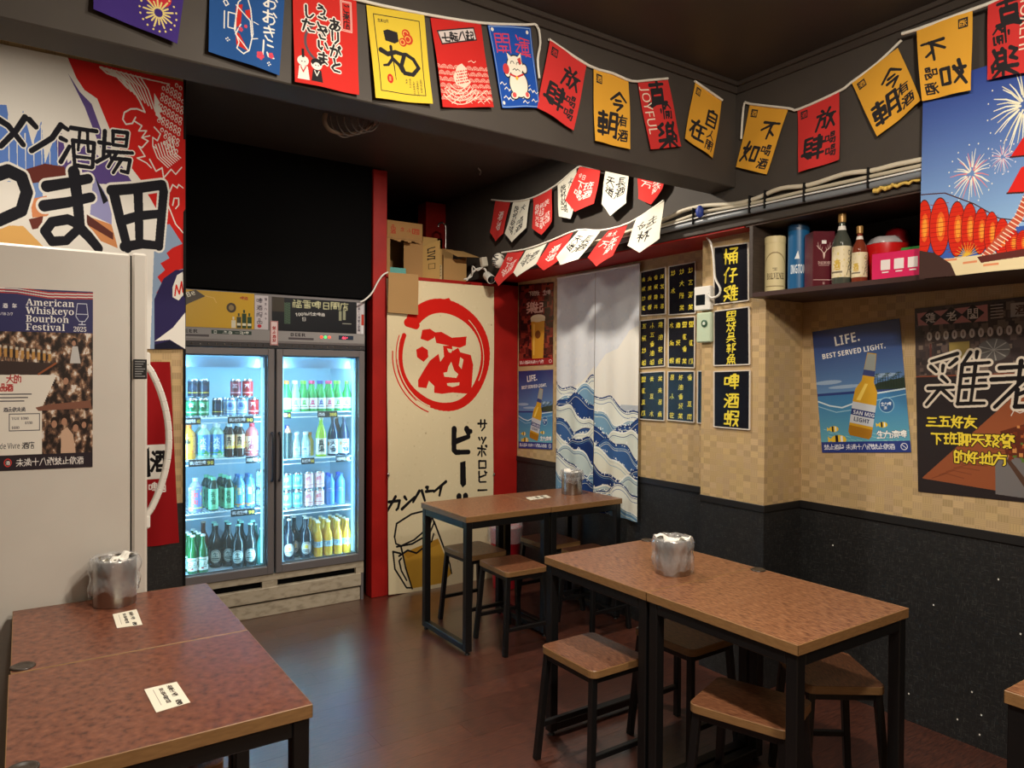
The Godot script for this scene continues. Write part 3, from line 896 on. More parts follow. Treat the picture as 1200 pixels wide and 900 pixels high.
func drinks() -> void:
	var steel := mat(c8(196, 200, 204), 0.25, 1.0)
	var V := func(a: Array) -> Array:
		var o := []
		for i in range(0, a.size(), 2): o.append(Vector2(a[i], a[i + 1]))
		return o
	var canp: Array = V.call([0.024, 0.0, 0.028, 0.002, 0.033, 0.012, 0.033, 0.106, 0.029, 0.116, 0.0275, 0.119])
	var canlid: Array = V.call([0.0265, 0.117, 0.0275, 0.1195, 0.0255, 0.1197])
	var beerp: Array = V.call([0.033, 0, 0.0375, 0.004, 0.0375, 0.145, 0.034, 0.172, 0.018, 0.205, 0.0135, 0.222, 0.0132, 0.262, 0.0145, 0.264, 0.0145, 0.275])
	var beercap: Array = V.call([0.0155, 0.268, 0.0158, 0.270, 0.0145, 0.277, 0.010, 0.279])
	var smallp: Array = V.call([0.026, 0, 0.0305, 0.004, 0.0305, 0.125, 0.028, 0.145, 0.016, 0.178, 0.0130, 0.195, 0.0125, 0.225, 0.014, 0.227, 0.014, 0.236])
	var smallcap: Array = V.call([0.0150, 0.229, 0.0152, 0.231, 0.014, 0.238, 0.010, 0.240])
	var sojup: Array = V.call([0.028, 0, 0.0325, 0.004, 0.0325, 0.10, 0.031, 0.118, 0.019, 0.150, 0.0135, 0.172, 0.0130, 0.195, 0.0135, 0.2])
	var sojucap: Array = V.call([0.0142, 0.186, 0.0145, 0.187, 0.0145, 0.206, 0.012, 0.208])
	var petp: Array = V.call([0.037, 0, 0.0415, 0.006, 0.0415, 0.07, 0.040, 0.08, 0.0415, 0.09, 0.0415, 0.145, 0.037, 0.163, 0.02, 0.184, 0.0145, 0.192, 0.0145, 0.198])
	var petcap: Array = V.call([0.0165, 0.192, 0.0168, 0.193, 0.0168, 0.212, 0.014, 0.213])
	var teap: Array = V.call([0.027, 0, 0.0305, 0.005, 0.0305, 0.15, 0.028, 0.165, 0.018, 0.185, 0.0135, 0.193, 0.0135, 0.2])
	var teacap: Array = V.call([0.0150, 0.194, 0.0152, 0.195, 0.0152, 0.211, 0.013, 0.212])
	var sakep: Array = V.call([0.031, 0, 0.036, 0.005, 0.036, 0.14, 0.034, 0.16, 0.020, 0.205, 0.0135, 0.225, 0.0130, 0.262, 0.0145, 0.264, 0.0145, 0.272])
	var sakecap: Array = V.call([0.0155, 0.252, 0.0157, 0.253, 0.0157, 0.277, 0.013, 0.279])
	var can_label := func(bg: Color, ink: Color, txt: String, extra: Color) -> StandardMaterial3D:
		var c := CV.new(96, 96, bg)
		c.rect(0, 0, 96, 10, extra); c.rect(0, 84, 96, 12, extra)
		c.ell(48, 44, 26, 22, extra)
		c.words(txt, 32, 18, 26, 4, ink, true, 1.1)
		c.rect(10, 72, 76, 4, ink)
		return label_mat(c)
	for q in [["green_can", c8(56, 150, 92), c8(238, 240, 230), "青", c8(22, 96, 56)], ["black_can", c8(24, 30, 44), c8(236, 206, 80), "黑", c8(40, 52, 76)], ["white_can", c8(206, 220, 232), c8(40, 70, 140), "雪", c8(120, 160, 205)], ["red_can", c8(196, 34, 40), c8(245, 240, 236), "万", c8(150, 20, 28)], ["wine_can", c8(134, 40, 58), c8(214, 190, 196), "五", c8(92, 26, 42)], ["teal_can", c8(126, 204, 208), c8(240, 236, 150), "沙", c8(88, 182, 190)], ["pink_can", c8(238, 226, 228), c8(208, 50, 70), "禧", c8(244, 200, 206)], ["clear_can", c8(176, 206, 216), c8(70, 110, 140), "水", c8(150, 190, 206)]]:
		kind(q[0], canp, steel, [0.0333, 0.011, 0.107, can_label.call(q[1], q[2], q[3], q[4])], [canlid, steel], "can")
	var pet_label := func(bg: Color, ink: Color, txt: String, extra: Color, e2: Color) -> StandardMaterial3D:
		var c := CV.new(128, 128, bg)
		c.speckle(26, rng, [extra, e2], 8, 22)
		c.rect(30, 14, 68, 84, bg)
		c.words(txt, 44, 18, 36, 6, ink, true, 1.1)
		c.rect(0, 110, 128, 8, extra)
		return label_mat(c)
	var plain := func(col: Color, rough := 0.15) -> StandardMaterial3D: return mat(col, rough, 0.0, 0.55)
	kind("orange_bottle", petp, plain.call(c8(226, 160, 52)), [0.0419, 0.04, 0.14, pet_label.call(c8(240, 178, 60), c8(40, 40, 40), "香橙", c8(232, 130, 40), c8(250, 210, 90))], [petcap, plain.call(c8(230, 120, 40), 0.4)], "bottle")
	kind("blue_bottle", petp, plain.call(c8(170, 205, 180)), [0.0419, 0.02, 0.15, pet_label.call(c8(88, 150, 210), c8(230, 240, 220), "水青", c8(70, 170, 90), c8(214, 226, 190))], [petcap, plain.call(c8(226, 234, 238), 0.4)], "bottle")
	kind("tea_bottle", teap, plain.call(c8(64, 42, 34)), [0.0309, 0.055, 0.145, pet_label.call(c8(222, 190, 150), c8(30, 24, 26), "麥月", c8(240, 200, 40), c8(240, 200, 40))], [teacap, plain.call(c8(228, 236, 240), 0.4)], "bottle")
	kind("red_bottle", petp, plain.call(c8(206, 110, 110)), [0.0419, 0.02, 0.13, pet_label.call(c8(226, 200, 204), c8(150, 40, 60), "小酒", c8(208, 40, 60), c8(240, 180, 190))], [petcap, plain.call(c8(206, 40, 56), 0.4)], "bottle")
	kind("pattern_bottle", petp, plain.call(c8(150, 160, 190)), [0.0419, 0.012, 0.16, pet_label.call(c8(120, 140, 205), c8(236, 96, 70), "泡泡", c8(210, 210, 90), c8(230, 110, 90))], [petcap, plain.call(c8(190, 220, 232), 0.4)], "bottle")
	kind("green_tea_bottle", teap, plain.call(c8(40, 60, 48)), [0.0309, 0.01, 0.14, pet_label.call(c8(126, 206, 158), c8(40, 100, 70), "青香", c8(110, 190, 145), c8(150, 220, 176))], [teacap, plain.call(c8(120, 206, 160), 0.4)], "bottle")
	kind("citrus_bottle", teap, plain.call(c8(90, 140, 180)), [0.0309, 0.01, 0.15, pet_label.call(c8(96, 166, 214), c8(250, 230, 170), "雪", c8(236, 150, 70), c8(250, 214, 120))], [teacap, plain.call(c8(70, 120, 190), 0.4)], "bottle")
	var crest := func(bg: Color, ground: Color, ink: Color, star: bool) -> StandardMaterial3D:
		var c := CV.new(128, 96, bg)
		c.ell(64, 48, 40, 44, ground); c.ell(64, 48, 35, 39, bg); c.ell(64, 48, 32, 36, ground)
		if star: c.poly([Vector2(64, 16), Vector2(70, 32), Vector2(86, 32), Vector2(73, 41), Vector2(78, 56), Vector2(64, 47), Vector2(50, 56), Vector2(55, 41), Vector2(42, 32), Vector2(58, 32)], c8(232, 200, 70))
		else: c.words("生", 50, 24, 28, 4, ink, true)
		c.rect(40, 60, 48, 7, ink); c.rect(46, 71, 36, 5, ink)
		return label_mat(c)
	kind("dark_beer", beerp, plain.call(c8(20, 28, 28), 0.08), [0.0379, 0.03, 0.120, crest.call(c8(20, 28, 28), c8(196, 214, 206), c8(30, 70, 60), false)], [beercap, plain.call(c8(150, 210, 190), 0.3)], "bottle")
	kind("star_beer", beerp, plain.call(c8(22, 28, 40), 0.08), [0.0379, 0.03, 0.120, crest.call(c8(22, 28, 40), c8(204, 206, 196), c8(60, 60, 60), true)], [beercap, plain.call(c8(210, 206, 190), 0.3)], "bottle")
	var gb := CV.new(96, 96, c8(226, 236, 226))
	gb.rect(0, 30, 96, 30, c8(40, 110, 62)); gb.words("麥麗麗", 14, 34, 22, 4, c8(240, 244, 238), false, 1.05); gb.rect(16, 68, 64, 5, c8(80, 130, 96)); gb.rect(24, 12, 48, 10, c8(120, 160, 130)); gb.ell(48, 80, 8, 6, c8(190, 50, 50))
	kind("green_beer", smallp, plain.call(c8(24, 96, 44), 0.08), [0.0309, 0.02, 0.10, label_mat(gb)], [smallcap, plain.call(c8(220, 230, 224), 0.3)], "bottle")
	kind("teal_beer", smallp, plain.call(c8(60, 140, 128), 0.08), [], [smallcap, plain.call(c8(200, 224, 220), 0.3)], "bottle")
	kind("brown_beer", beerp, plain.call(c8(92, 52, 34), 0.1), [], [beercap, plain.call(c8(170, 150, 130), 0.3)], "bottle")
	var sojul := []
	for q in [[c8(240, 190, 150), c8(220, 120, 60)], [c8(236, 240, 244), c8(120, 150, 180)], [c8(226, 240, 214), c8(90, 160, 60)], [c8(240, 214, 224), c8(196, 60, 110)], [c8(224, 232, 246), c8(50, 70, 150)]]:
		var c := CV.new(96, 64, c8(226, 236, 230))
		c.rect(0, 0, 96, 8, q[0]); c.words("真", 34, 12, 28, 4.5, q[1], true); c.rect(20, 48, 56, 5, q[1]); c.ell(76, 44, 9, 9, q[0])
		sojul.append(label_mat(c))
	var capc := [c8(240, 140, 50), c8(230, 236, 240), c8(120, 196, 50), c8(206, 60, 110), c8(40, 60, 140)]
	for k in 5:
		kind("soju_%d" % k, sojup, plain.call(c8(150, 200, 170) if k == 1 else c8(50, 156, 76), 0.08), [0.0329, 0.018, 0.092, sojul[k]], [sojucap, plain.call(capc[k], 0.35)], "bottle")
	var sk := CV.new(96, 96, c8(226, 222, 200))
	sk.words("真樂", 32, 8, 34, 6, c8(30, 30, 30), true, 1.15)
	var sk2 := CV.new(96, 96, c8(214, 222, 232))
	sk2.words("天香", 32, 8, 34, 6, c8(36, 40, 56), true, 1.15); sk2.ell(16, 30, 9, 14, c8(206, 150, 60))
	kind("pale_sake", sakep, plain.call(c8(150, 186, 60), 0.08), [0.0364, 0.015, 0.125, label_mat(sk)], [sakecap, plain.call(c8(216, 206, 150), 0.3)], "bottle")
	kind("dark_sake", sakep, plain.call(c8(36, 44, 66), 0.08), [0.0364, 0.015, 0.115, label_mat(sk2)], [sakecap, plain.call(c8(40, 46, 60), 0.3)], "bottle")
	kind("brown_sake", sakep, plain.call(c8(110, 82, 66), 0.1), [], [sakecap, plain.call(c8(190, 170, 150), 0.3)], "bottle")
	kind("black_flask", V.call([0.026, 0, 0.03, 0.004, 0.03, 0.16, 0.027, 0.17]), plain.call(c8(40, 56, 56), 0.3), [], [V.call([0.02, 0.17, 0.02, 0.19, 0.008, 0.2, 0.008, 0.215]), plain.call(c8(226, 160, 120), 0.4)], "bottle")
	kind("clear_bottle", V.call([0.023, 0, 0.027, 0.004, 0.027, 0.10, 0.012, 0.13, 0.011, 0.16]), plain.call(c8(176, 214, 222), 0.06), [0.0274, 0.02, 0.075, can_label.call(c8(214, 230, 236), c8(80, 120, 150), "清", c8(190, 216, 226))], [V.call([0.0125, 0.152, 0.013, 0.153, 0.013, 0.168, 0.011, 0.169]), plain.call(c8(234, 240, 244), 0.3)], "bottle")
	kind("yellow_small_bottle", V.call([0.023, 0, 0.026, 0.004, 0.026, 0.10, 0.012, 0.13, 0.011, 0.15]), plain.call(c8(210, 196, 90), 0.1), [], [V.call([0.0125, 0.142, 0.013, 0.143, 0.013, 0.16, 0.011, 0.161]), plain.call(c8(230, 150, 60), 0.3)], "bottle")
	kind("blue_water", teap, plain.call(c8(90, 150, 220), 0.06), [0.0309, 0.09, 0.125, can_label.call(c8(60, 120, 214), c8(220, 234, 246), "水", c8(90, 150, 226))], [teacap, plain.call(c8(40, 90, 210), 0.3)], "bottle")
	var am := CV.new(96, 64, c8(178, 214, 226))
	am.rect(0, 8, 96, 6, c8(90, 140, 170)); am.words("月", 36, 20, 26, 4, c8(60, 90, 120), true)
	kind("amber_drink", smallp, plain.call(c8(222, 176, 56), 0.08), [0.0309, 0.065, 0.105, label_mat(am)], [smallcap, plain.call(c8(226, 222, 190), 0.3)], "bottle")
	var L := [1.2855, 1.0255, 0.6915, 0.3105]
	var R := [1.3075, 0.9965, 0.6565, 0.3105]
	var put := func(k: String, nm: String, px: float, z: float, y: float, label: String, group: String, turn := 0.0) -> void:
		var x := P(px, 550, 2, maxf(z, -4.86)).x
		x = clampf(x, 0.81, 1.305) if x < 1.35 else clampf(x, 1.40, 1.892)
		drink(k, nm, Vector3(x, y, z), label, group, turn)
	var g := "cans on the top left fridge shelf"
	for px in [225, 238]: put.call("green_can", "drink_can", px, -4.85, L[0], "green drink can on the top shelf behind the left fridge door", g)
	for px in [255]: put.call("black_can", "drink_can", px, -4.86, L[0] , "black drink can on the top shelf behind the left fridge door", g)
	for px in [270, 283]: put.call("white_can", "drink_can", px, -4.86, L[0], "pale blue and white drink can on the top shelf", g)
	put.call("white_can", "drink_can", 269, -4.935, L[0], "pale blue and white drink can on the top shelf", g)
	put.call("red_can", "drink_can", 297, -4.86, L[0], "bright red drink can standing on the top fridge shelf", g)
	put.call("wine_can", "drink_can", 276, -4.86, L[0] + 0.12, "dark wine-red can stacked on the blue and white cans", g)
	put.call("red_can", "drink_can", 290, -4.86, L[0] + 0.12, "bright red can stacked up on the other cans", g)
	for px in [226, 239]: put.call("green_can", "drink_can", px, -4.93, L[0], "green drink can in the second row of the top shelf", g)
	for px in [229, 241.5]: put.call("black_can", "drink_can", px, -4.93, L[0] + 0.12, "black drink can stacked on the second row of green cans", g)
	g = "bottles on the second left fridge shelf"
	put.call("orange_bottle", "drink_bottle", 221, -4.86, L[1], "orange juice bottle with an orange cap in the fridge", g)
	for px in [239, 255]: put.call("blue_bottle", "drink_bottle", px, -4.86, L[1], "fat blue and green labelled bottle with white cap", g)
	for px in [269, 281]: put.call("tea_bottle", "drink_bottle", px, -4.85, L[1], "dark tea bottle with a yellow and beige label", g)
	for px in [270, 281]: put.call("tea_bottle", "drink_bottle", px, -4.93, L[1], "dark tea bottle standing behind the front tea bottles", g)
	put.call("red_bottle", "drink_bottle", 295, -4.86, L[1], "pink and red labelled bottle with a red cap", g)
	for px in [239, 256]: put.call("blue_bottle", "drink_bottle", px, -4.945, L[1], "fat blue and green labelled bottle in the second row", g)
	g = "bottles on the third left fridge shelf"
	put.call("pattern_bottle", "drink_bottle", 229, -4.86, L[2], "large bottle with a colourful letter pattern on lilac", g)
	for px in [250, 268]: put.call("green_tea_bottle", "drink_bottle", px, -4.85, L[2], "mint green labelled tea bottle in the front row", g, 0.1)
	for k in 2:
		for px in [249, 266]: put.call("green_tea_bottle", "drink_bottle", px - k * 2, -4.92 - k * 0.07, L[2], "mint green labelled tea bottle in the %s row" % ["second", "third"][k], g)
	for px in [281, 293]: put.call("citrus_bottle", "drink_bottle", px, -4.86, L[2], "blue bottle with an orange pattern at its foot", g)
	for px in [281, 293]: put.call("citrus_bottle", "drink_bottle", px, -4.93, L[2], "blue bottle with blue cap in the second row", g)
	for k in 2: put.call("clear_can", "drink_can", 306, -4.86, L[2] + k * 0.12, ["pale silver can at the end of the third shelf", "pale silver can stacked on another silver can"][k], g)
	g = "beer bottles on the floor of the left fridge half"
	for px in [226, 238]: put.call("green_beer", "beer_bottle", px, -4.84, L[3], "small green beer bottle with a white label in front", g)
	for k in 3:
		for px in [224, 235]: put.call("green_beer", "beer_bottle", px - k, -4.91 - k * 0.066, L[3], "small green beer bottle in the %s row from the door" % ["second", "third", "fourth"][k], g)
	for px in [279, 293.5]: put.call("dark_beer", "beer_bottle", px, -4.84, L[3], "large dark beer bottle with a round crest in front", g)
	for q in [[256, -4.93], [271, -4.925], [286, -4.925], [299.5, -4.925], [257, -5.01], [272, -5.005], [287, -5.005]]: put.call("dark_beer", "beer_bottle", q[0], q[1], L[3], "large dark beer bottle in the %s row from the door" % ("second" if q[1] > -4.95 else "third"), g)
	put.call("brown_beer", "beer_bottle", 246, -5.06, L[3], "plain brown beer bottle without a label", g)
	for q in [[309, -4.85], [309, -5.0], [308, -5.07]]: put.call("teal_beer", "beer_bottle", q[0], q[1], L[3], "clear teal bottle without a label beside dark beers", g)
	g = "small spirit bottles on the top right fridge shelf"
	var order := [0, 1, 2, 3, 4, 3, 2, 2]
	var col := ["orange", "white", "green", "pink", "navy blue"]
	for i in 8: put.call("soju_%d" % order[i], "spirit_bottle", 336 + i * 10.0, -4.85, R[0], "spirit bottle with %s cap in the front row of the top shelf" % col[order[i]], g)
	for i in 7: put.call("soju_%d" % order[i], "spirit_bottle", 338 + i * 9.8, -4.925, R[0], "spirit bottle with %s cap in the second row" % col[order[i]], g)
	g = "bottles on the second right fridge shelf"
	put.call("black_flask", "drink_bottle", 337, -4.85, R[1], "dark slim flask with an orange top", g)
	for q in [[347, -4.85], [357, -4.85], [362, -4.91], [351, -4.91]]: put.call("clear_bottle", "drink_bottle", q[0], q[1], R[1], "small clear bottle with a white cap", g)
	put.call("blue_water", "drink_bottle", 342, -4.97, R[1], "clear blue water bottle among the sake bottles", g)
	put.call("yellow_small_bottle", "drink_bottle", 367, -4.93, R[1], "small yellow bottle with an orange cap", g)
	put.call("pale_sake", "sake_bottle", 376, -4.85, R[1], "yellow-green sake bottle with a cream label", g)
	put.call("dark_sake", "sake_bottle", 390, -4.85, R[1], "dark blue sake bottle next to the yellow-green one", g)
	put.call("dark_sake", "sake_bottle", 403, -4.85, R[1], "dark blue sake bottle at the end of the shelf", g, 0.3)
	put.call("brown_sake", "sake_bottle", 399, -4.94, R[1], "brown sake bottle behind the dark blue ones", g)
	g = "stacked cans on the third right fridge shelf"
	for k in 2:
		for i in 2: put.call("teal_can", "drink_can", 336.0 + i * 12.8, -4.85, R[2] + k * 0.12, ["teal can in the lower layer of the stack", "teal can in the upper layer of the stack"][k], g)
		for i in 2: put.call("pink_can", "drink_can", 361.5 + i * 12.8, -4.85, R[2] + k * 0.12, ["white can with red dots in the lower layer", "white can with red dots in the upper layer"][k], g)
	for q in [[387, -4.86], [399, -4.86], [388, -4.93], [400, -4.93]]: put.call("blue_water", "drink_bottle", q[0], q[1], R[2], "clear blue water bottle with blue cap beside stacked cans", "blue water bottles")
	g = "bottles on the floor of the right fridge half"
	for px in [339, 359]: put.call("star_beer", "beer_bottle", px, -4.84, R[3], "dark bottle with gold star on its label in front", g)
	for q in [[334, -4.92], [348, -4.92], [360, -4.92], [345, -5.0]]: put.call("star_beer", "beer_bottle", q[0], q[1], R[3], "dark bottle with gold star in the %s row" % ("second" if q[1] > -4.95 else "third"), g)
	for i in 4:
		put.call("amber_drink", "drink_bottle", 373 + i * 11.6, -4.84, R[3], "amber bottle with a pale blue label in front", g)
		for k in 3: put.call("amber_drink", "drink_bottle", 374 + i * 11.5, -4.905 - k * 0.065, R[3], "amber bottle in the %s row from the door" % ["second", "third", "fourth"][k], g)


func freezer() -> void:
	var t := thing("upright_freezer", "tall white upright freezer behind the reddish-brown table, seen from its side", "freezer")
	var white := tri_mat(noise_tex(0.012, [c8(205, 198, 188), c8(216, 210, 200)], 256, 51), Vector3.ONE * 0.6, 0.42)
	part(t, "body", MB.new().span(Vector3(-0.34, 0.04, -3.48), Vector3(0.322, 1.985, -2.90), 0.008), white)
	part(t, "door", MB.new().span(Vector3(0.327, 0.06, -3.48), Vector3(0.376, 1.99, -2.895), 0.008), white)
	part(t, "gasket", MB.new().span(Vector3(0.32, 0.06, -3.47), Vector3(0.329, 1.98, -2.91)), M.dark)
	for q in [[-0.3, -2.94], [-0.3, -3.44], [0.28, -2.94], [0.28, -3.44]]:
		part(t, "foot", MB.new().lathe([Vector2(0.02, 0), Vector2(0.02, 0.045)], 10), M.dark, Vector3(q[0], 0, q[1]))
	var zz := -2.95
	var a := P(178, 424, 2, zz)
	var m := P(198, 516, 2, zz)
	var b := P(178, 607, 2, zz)
	var path := []
	for i in 17:
		var k := i / 16.0
		var bulge := sin(k * PI)
		path.append(Vector3(lerpf(0.372, m.x, pow(bulge, 0.75)), lerpf(a.y, b.y, k), zz))
	var hm := MB.new()
	for i in path.size() - 1:
		hm.bar(path[i], path[i + 1] + (path[i + 1] - path[i]) * 0.12, 0.02, 0.032, 0.004)
	part(t, "handle", hm, mat(c8(226, 222, 214), 0.35))
	for q in [0, 16]:
		part(t, "handle_mount", MB.new().box(path[q] + Vector3(0.006, 0.01 if q == 0 else -0.01, 0), Vector3(0.026, 0.05, 0.04), 0.006), mat(c8(226, 222, 214), 0.35))
	var st := CV.new(48, 64, c8(26, 26, 28))
	for k in 7: st.rect(6, 6 + k * 8, 36 - (k % 3) * 6, 3, c8(150, 150, 150))
	var s0 := P(156, 421, 2, -2.894)
	var s1 := P(172, 444, 2, -2.894)
	front_quad(t, "sticker", s0.x, s1.x, s1.y, s0.y, -2.8935, print_mat(st, 0.4), "small black sticker on the door edge")


# table unit: length along local x, depth along local z; tube frames at both ends
func table(label: String, at: Vector3, turn: float, l: float, d: float, h: float, top: Material, grommets: Array) -> Node3D:
	var t := thing("table", label, "table", at, turn, "wood-topped tables with black steel frames")
	part(t, "tabletop", MB.new().box(Vector3(0, h - 0.0155, 0), Vector3(l - 0.004, 0.031, d - 0.004), 0.0), top)
	var e := MB.new()
	e.box(Vector3(0, h - 0.016, d * 0.5 - 0.0015), Vector3(l, 0.0325, 0.003), 0.0012)
	e.box(Vector3(0, h - 0.016, -d * 0.5 + 0.0015), Vector3(l, 0.0325, 0.003), 0.0012)
	e.box(Vector3(l * 0.5 - 0.0015, h - 0.016, 0), Vector3(0.003, 0.0325, d), 0.0012)
	e.box(Vector3(-l * 0.5 + 0.0015, h - 0.016, 0), Vector3(0.003, 0.0325, d), 0.0012)
	part(t, "edge_band", e, M.edge)
	var w := 0.04
	var hx := l * 0.5 - w * 0.5 - 0.006
	var hz := d * 0.5 - w * 0.5 - 0.006
	for sx in [-1, 1]:
		for sz in [-1, 1]:
			part(t, "leg", MB.new().span(Vector3(sx * hx - w * 0.5, 0.018, sz * hz - w * 0.5), Vector3(sx * hx + w * 0.5, h - 0.032, sz * hz + w * 0.5), 0.003), M.metal_black)
			part(t, "foot", MB.new().lathe([Vector2(0.014, 0), Vector2(0.014, 0.006), Vector2(0.006, 0.008), Vector2(0.006, 0.02)], 10), M.metal_black, Vector3(sx * hx, 0, sz * hz))
		part(t, "floor_bar", MB.new().span(Vector3(sx * hx - w * 0.5, 0.02, -hz + w * 0.5), Vector3(sx * hx + w * 0.5, 0.055, hz - w * 0.5), 0.003), M.metal_black)
		part(t, "apron", MB.new().span(Vector3(sx * hx - w * 0.5, h - 0.072, -hz + w * 0.5), Vector3(sx * hx + w * 0.5, h - 0.032, hz - w * 0.5), 0.003), M.metal_black)
	for sz in [-1, 1]:
		part(t, "apron", MB.new().span(Vector3(-hx + w * 0.5, h - 0.072, sz * hz - w * 0.5), Vector3(hx - w * 0.5, h - 0.032, sz * hz + w * 0.5), 0.003), M.metal_black)
	for g in grommets:
		part(t, "cable_grommet", MB.new().lathe([Vector2(0.030, -0.002), Vector2(0.030, 0.003), Vector2(0.026, 0.005), Vector2(0.022, 0.004), Vector2(0.014, 0.002)], 20), mat(c8(52, 42, 34), 0.35), Vector3(g[0], h, g[1]))
	return t


var stool0: Node3D


func stool(at: Vector3, turn: float, label: String) -> void:
	var grp := "wood-seated stools with black steel legs"
	if stool0:
		copy(stool0, at, turn, label, grp)
		return
	var h := 0.465
	var t := thing("stool", label, "stool", at, turn, grp)
	stool0 = t
	var o := []
	var hx := 0.14
	var hz := 0.165
	var r := 0.028
	for c in [[1, 1, 0], [-1, 1, 1], [-1, -1, 2], [1, -1, 3]]:
		for k in 5:
			var th: float = (c[2] + k / 4.0) * PI / 2
			o.append(Vector2(c[0] * (hx - r) + cos(th) * r, c[1] * (hz - r) + sin(th) * r))
	var o2 := []
	for p in o: o2.append(p * 0.987)
	part(t, "seat", MB.new().prism(o2, h - 0.03, h + 0.0004, 0.001), M.seat_wood)
	part(t, "edge_band", MB.new().prism(o, h - 0.029, h - 0.0008, 0.0015), M.edge)
	for sx in [-1, 1]:
		for sz in [-1, 1]:
			part(t, "leg", MB.new().bar(Vector3(sx * 0.118, h - 0.03, sz * 0.14), Vector3(sx * 0.15, 0.0, sz * 0.168), 0.026, 0.026, 0.002), M.metal_black)
	for s in [-1, 1]:
		part(t, "apron", MB.new().span(Vector3(-0.11, h - 0.054, s * 0.14 - 0.012), Vector3(0.11, h - 0.03, s * 0.14 + 0.012), 0.002), M.metal_black)
		part(t, "apron", MB.new().span(Vector3(s * 0.118 - 0.012, h - 0.054, -0.13), Vector3(s * 0.118 + 0.012, h - 0.03, 0.13), 0.002), M.metal_black)
	for s in [-1, 1]:
		part(t, "stretcher", MB.new().span(Vector3(-0.138, 0.13, s * 0.16 - 0.01), Vector3(0.138, 0.152, s * 0.16 + 0.01), 0.002), M.metal_black)


# steel bin in a clear plastic bag that is folded over its rim
func steel_bin(label: String, at: Vector3, r: float, h: float, skirt: float, paper: bool, seed_: int) -> void:
	var t := thing("table_bin", label, "bin", at, 0.3 * seed_, "steel bins lined with plastic bags")
	part(t, "body", MB.new().lathe([Vector2(r * 0.97, 0), Vector2(r, 0.004), Vector2(r, h - 0.004), Vector2(r + 0.003, h), Vector2(r - 0.004, h), Vector2(r - 0.004, h - 0.02), Vector2(r - 0.005, 0.006)], 32), M.steel)
	var bag := mat(Color(0.93, 0.94, 0.95, 0.17), 0.08, 0.0, 0.55)
	bag.transparency = BaseMaterial3D.TRANSPARENCY_ALPHA
	var pr := [Vector2(r * 0.15, h * 0.62), Vector2(r * 0.6, h * 0.66), Vector2(r * 0.86, h * 0.80), Vector2(r * 0.93, h + 0.002), Vector2(r + 0.004, h + 0.008), Vector2(r + 0.010, h - 0.008)]
	for k in 7:
		var f := k / 6.0
		pr.append(Vector2(r + 0.011 + 0.004 * sin(f * 9.0 + seed_) - 0.002 * f, lerpf(h - 0.02, skirt, f)))
	pr.reverse()
	var mb := MB.new()
	var seg := 56
	var s := mb.v.size()
	var rr := RandomNumberGenerator.new()
	rr.seed = 90 + seed_
	var ph := []
	for k in 6: ph.append(rr.randf() * TAU)
	var grid := []
	for i in pr.size():
		var rowp := []
		var w := clampf(1.0 - absf(pr[i].x - r) / r, 0.0, 1.0)
		for k in seg + 1:
			var th := TAU * k / seg
			var q := 0.0024 * sin(th * 7 + ph[0] + i * 0.5) + 0.0028 * sin(th * 13 - i * 0.9 + ph[1]) + 0.0016 * sin(th * 23 + i * 1.7 + ph[2])
			var drop := 0.010 * sin(th * 3 + ph[3]) + 0.005 * sin(th * 7 + ph[4]) if i < 5 else 0.004 * sin(th * 9 + ph[5] + i)
			var R: float = pr[i].x + (maxf(q, -0.003) if pr[i].x > r else q * 1.6)
			if i < 2: drop *= 1.3
			rowp.append(Vector3(sin(th) * R, maxf(0.004, pr[i].y + drop * (1.0 if i < 4 else 0.35)), cos(th) * R))
		rowp[seg] = rowp[0]
		grid.append(rowp)
	for i in grid.size():
		for k in seg + 1:
			var dx: Vector3 = grid[i][(k + 1) % seg] - grid[i][(k + seg - 1) % seg]
			var dy: Vector3 = grid[mini(i + 1, grid.size() - 1)][k] - grid[maxi(i - 1, 0)][k]
			mb.vert(grid[i][k], dx.cross(dy).normalized(), Vector2(float(k) / seg, float(i)))
	for i in grid.size() - 1:
		for k in seg:
			var o := s + i * (seg + 1) + k
			mb.ix.append_array(PackedInt32Array([o, o + seg + 1, o + 1, o + 1, o + seg + 1, o + seg + 2]))
	part(t, "plastic_bag", mb, bag)
	if paper:
		for k in 4:
			var pb := MB.new()
			var a := rr.randf() * TAU
			var c := Vector3(cos(a) * r * 0.35, h * 0.86 + k * 0.006, sin(a) * r * 0.35)
			var u := Vector3(cos(a + 1.3), 0.3, sin(a + 1.3)) * r * 0.55
			var w := Vector3(-sin(a + 1.3), 0.25 * cos(k), cos(a + 1.3)) * r * 0.45
			pb.sheet(c - u - w, c + u - w, c + u + w, c - u + w, 6, 5, 0.001, func(uu, vv): return 0.012 * sin(uu * 9 + k) * cos(vv * 7 + k * 2))
			part(t, "crumpled_tissue", pb, mat(c8(240, 236, 226), 0.9))


func notice_card(label: String, a: Vector3, b: Vector3, c: Vector3, d: Vector3, turned: bool) -> void:
	var cv := CV.new(160, 120, c8(238, 232, 212))
	cv.words("未滿十八歲請勿飲酒", 14, 24, 18, 3.4, c8(40, 36, 34), false, 0.86)
	cv.words("禁止酒駕喝酒不開車", 20, 58, 15, 2.4, c8(50, 46, 44), false, 0.86)
	cv.rect(18, 92, 110, 2, c8(150, 140, 130))
	var o := solo("notice_card", MB.new().sheet(a, b, c, d, 2, 2, 0.001), print_mat(cv, 0.25), label, "card", "small notice cards taped on the tables")
	if turned: o.rotation.y = 0.0


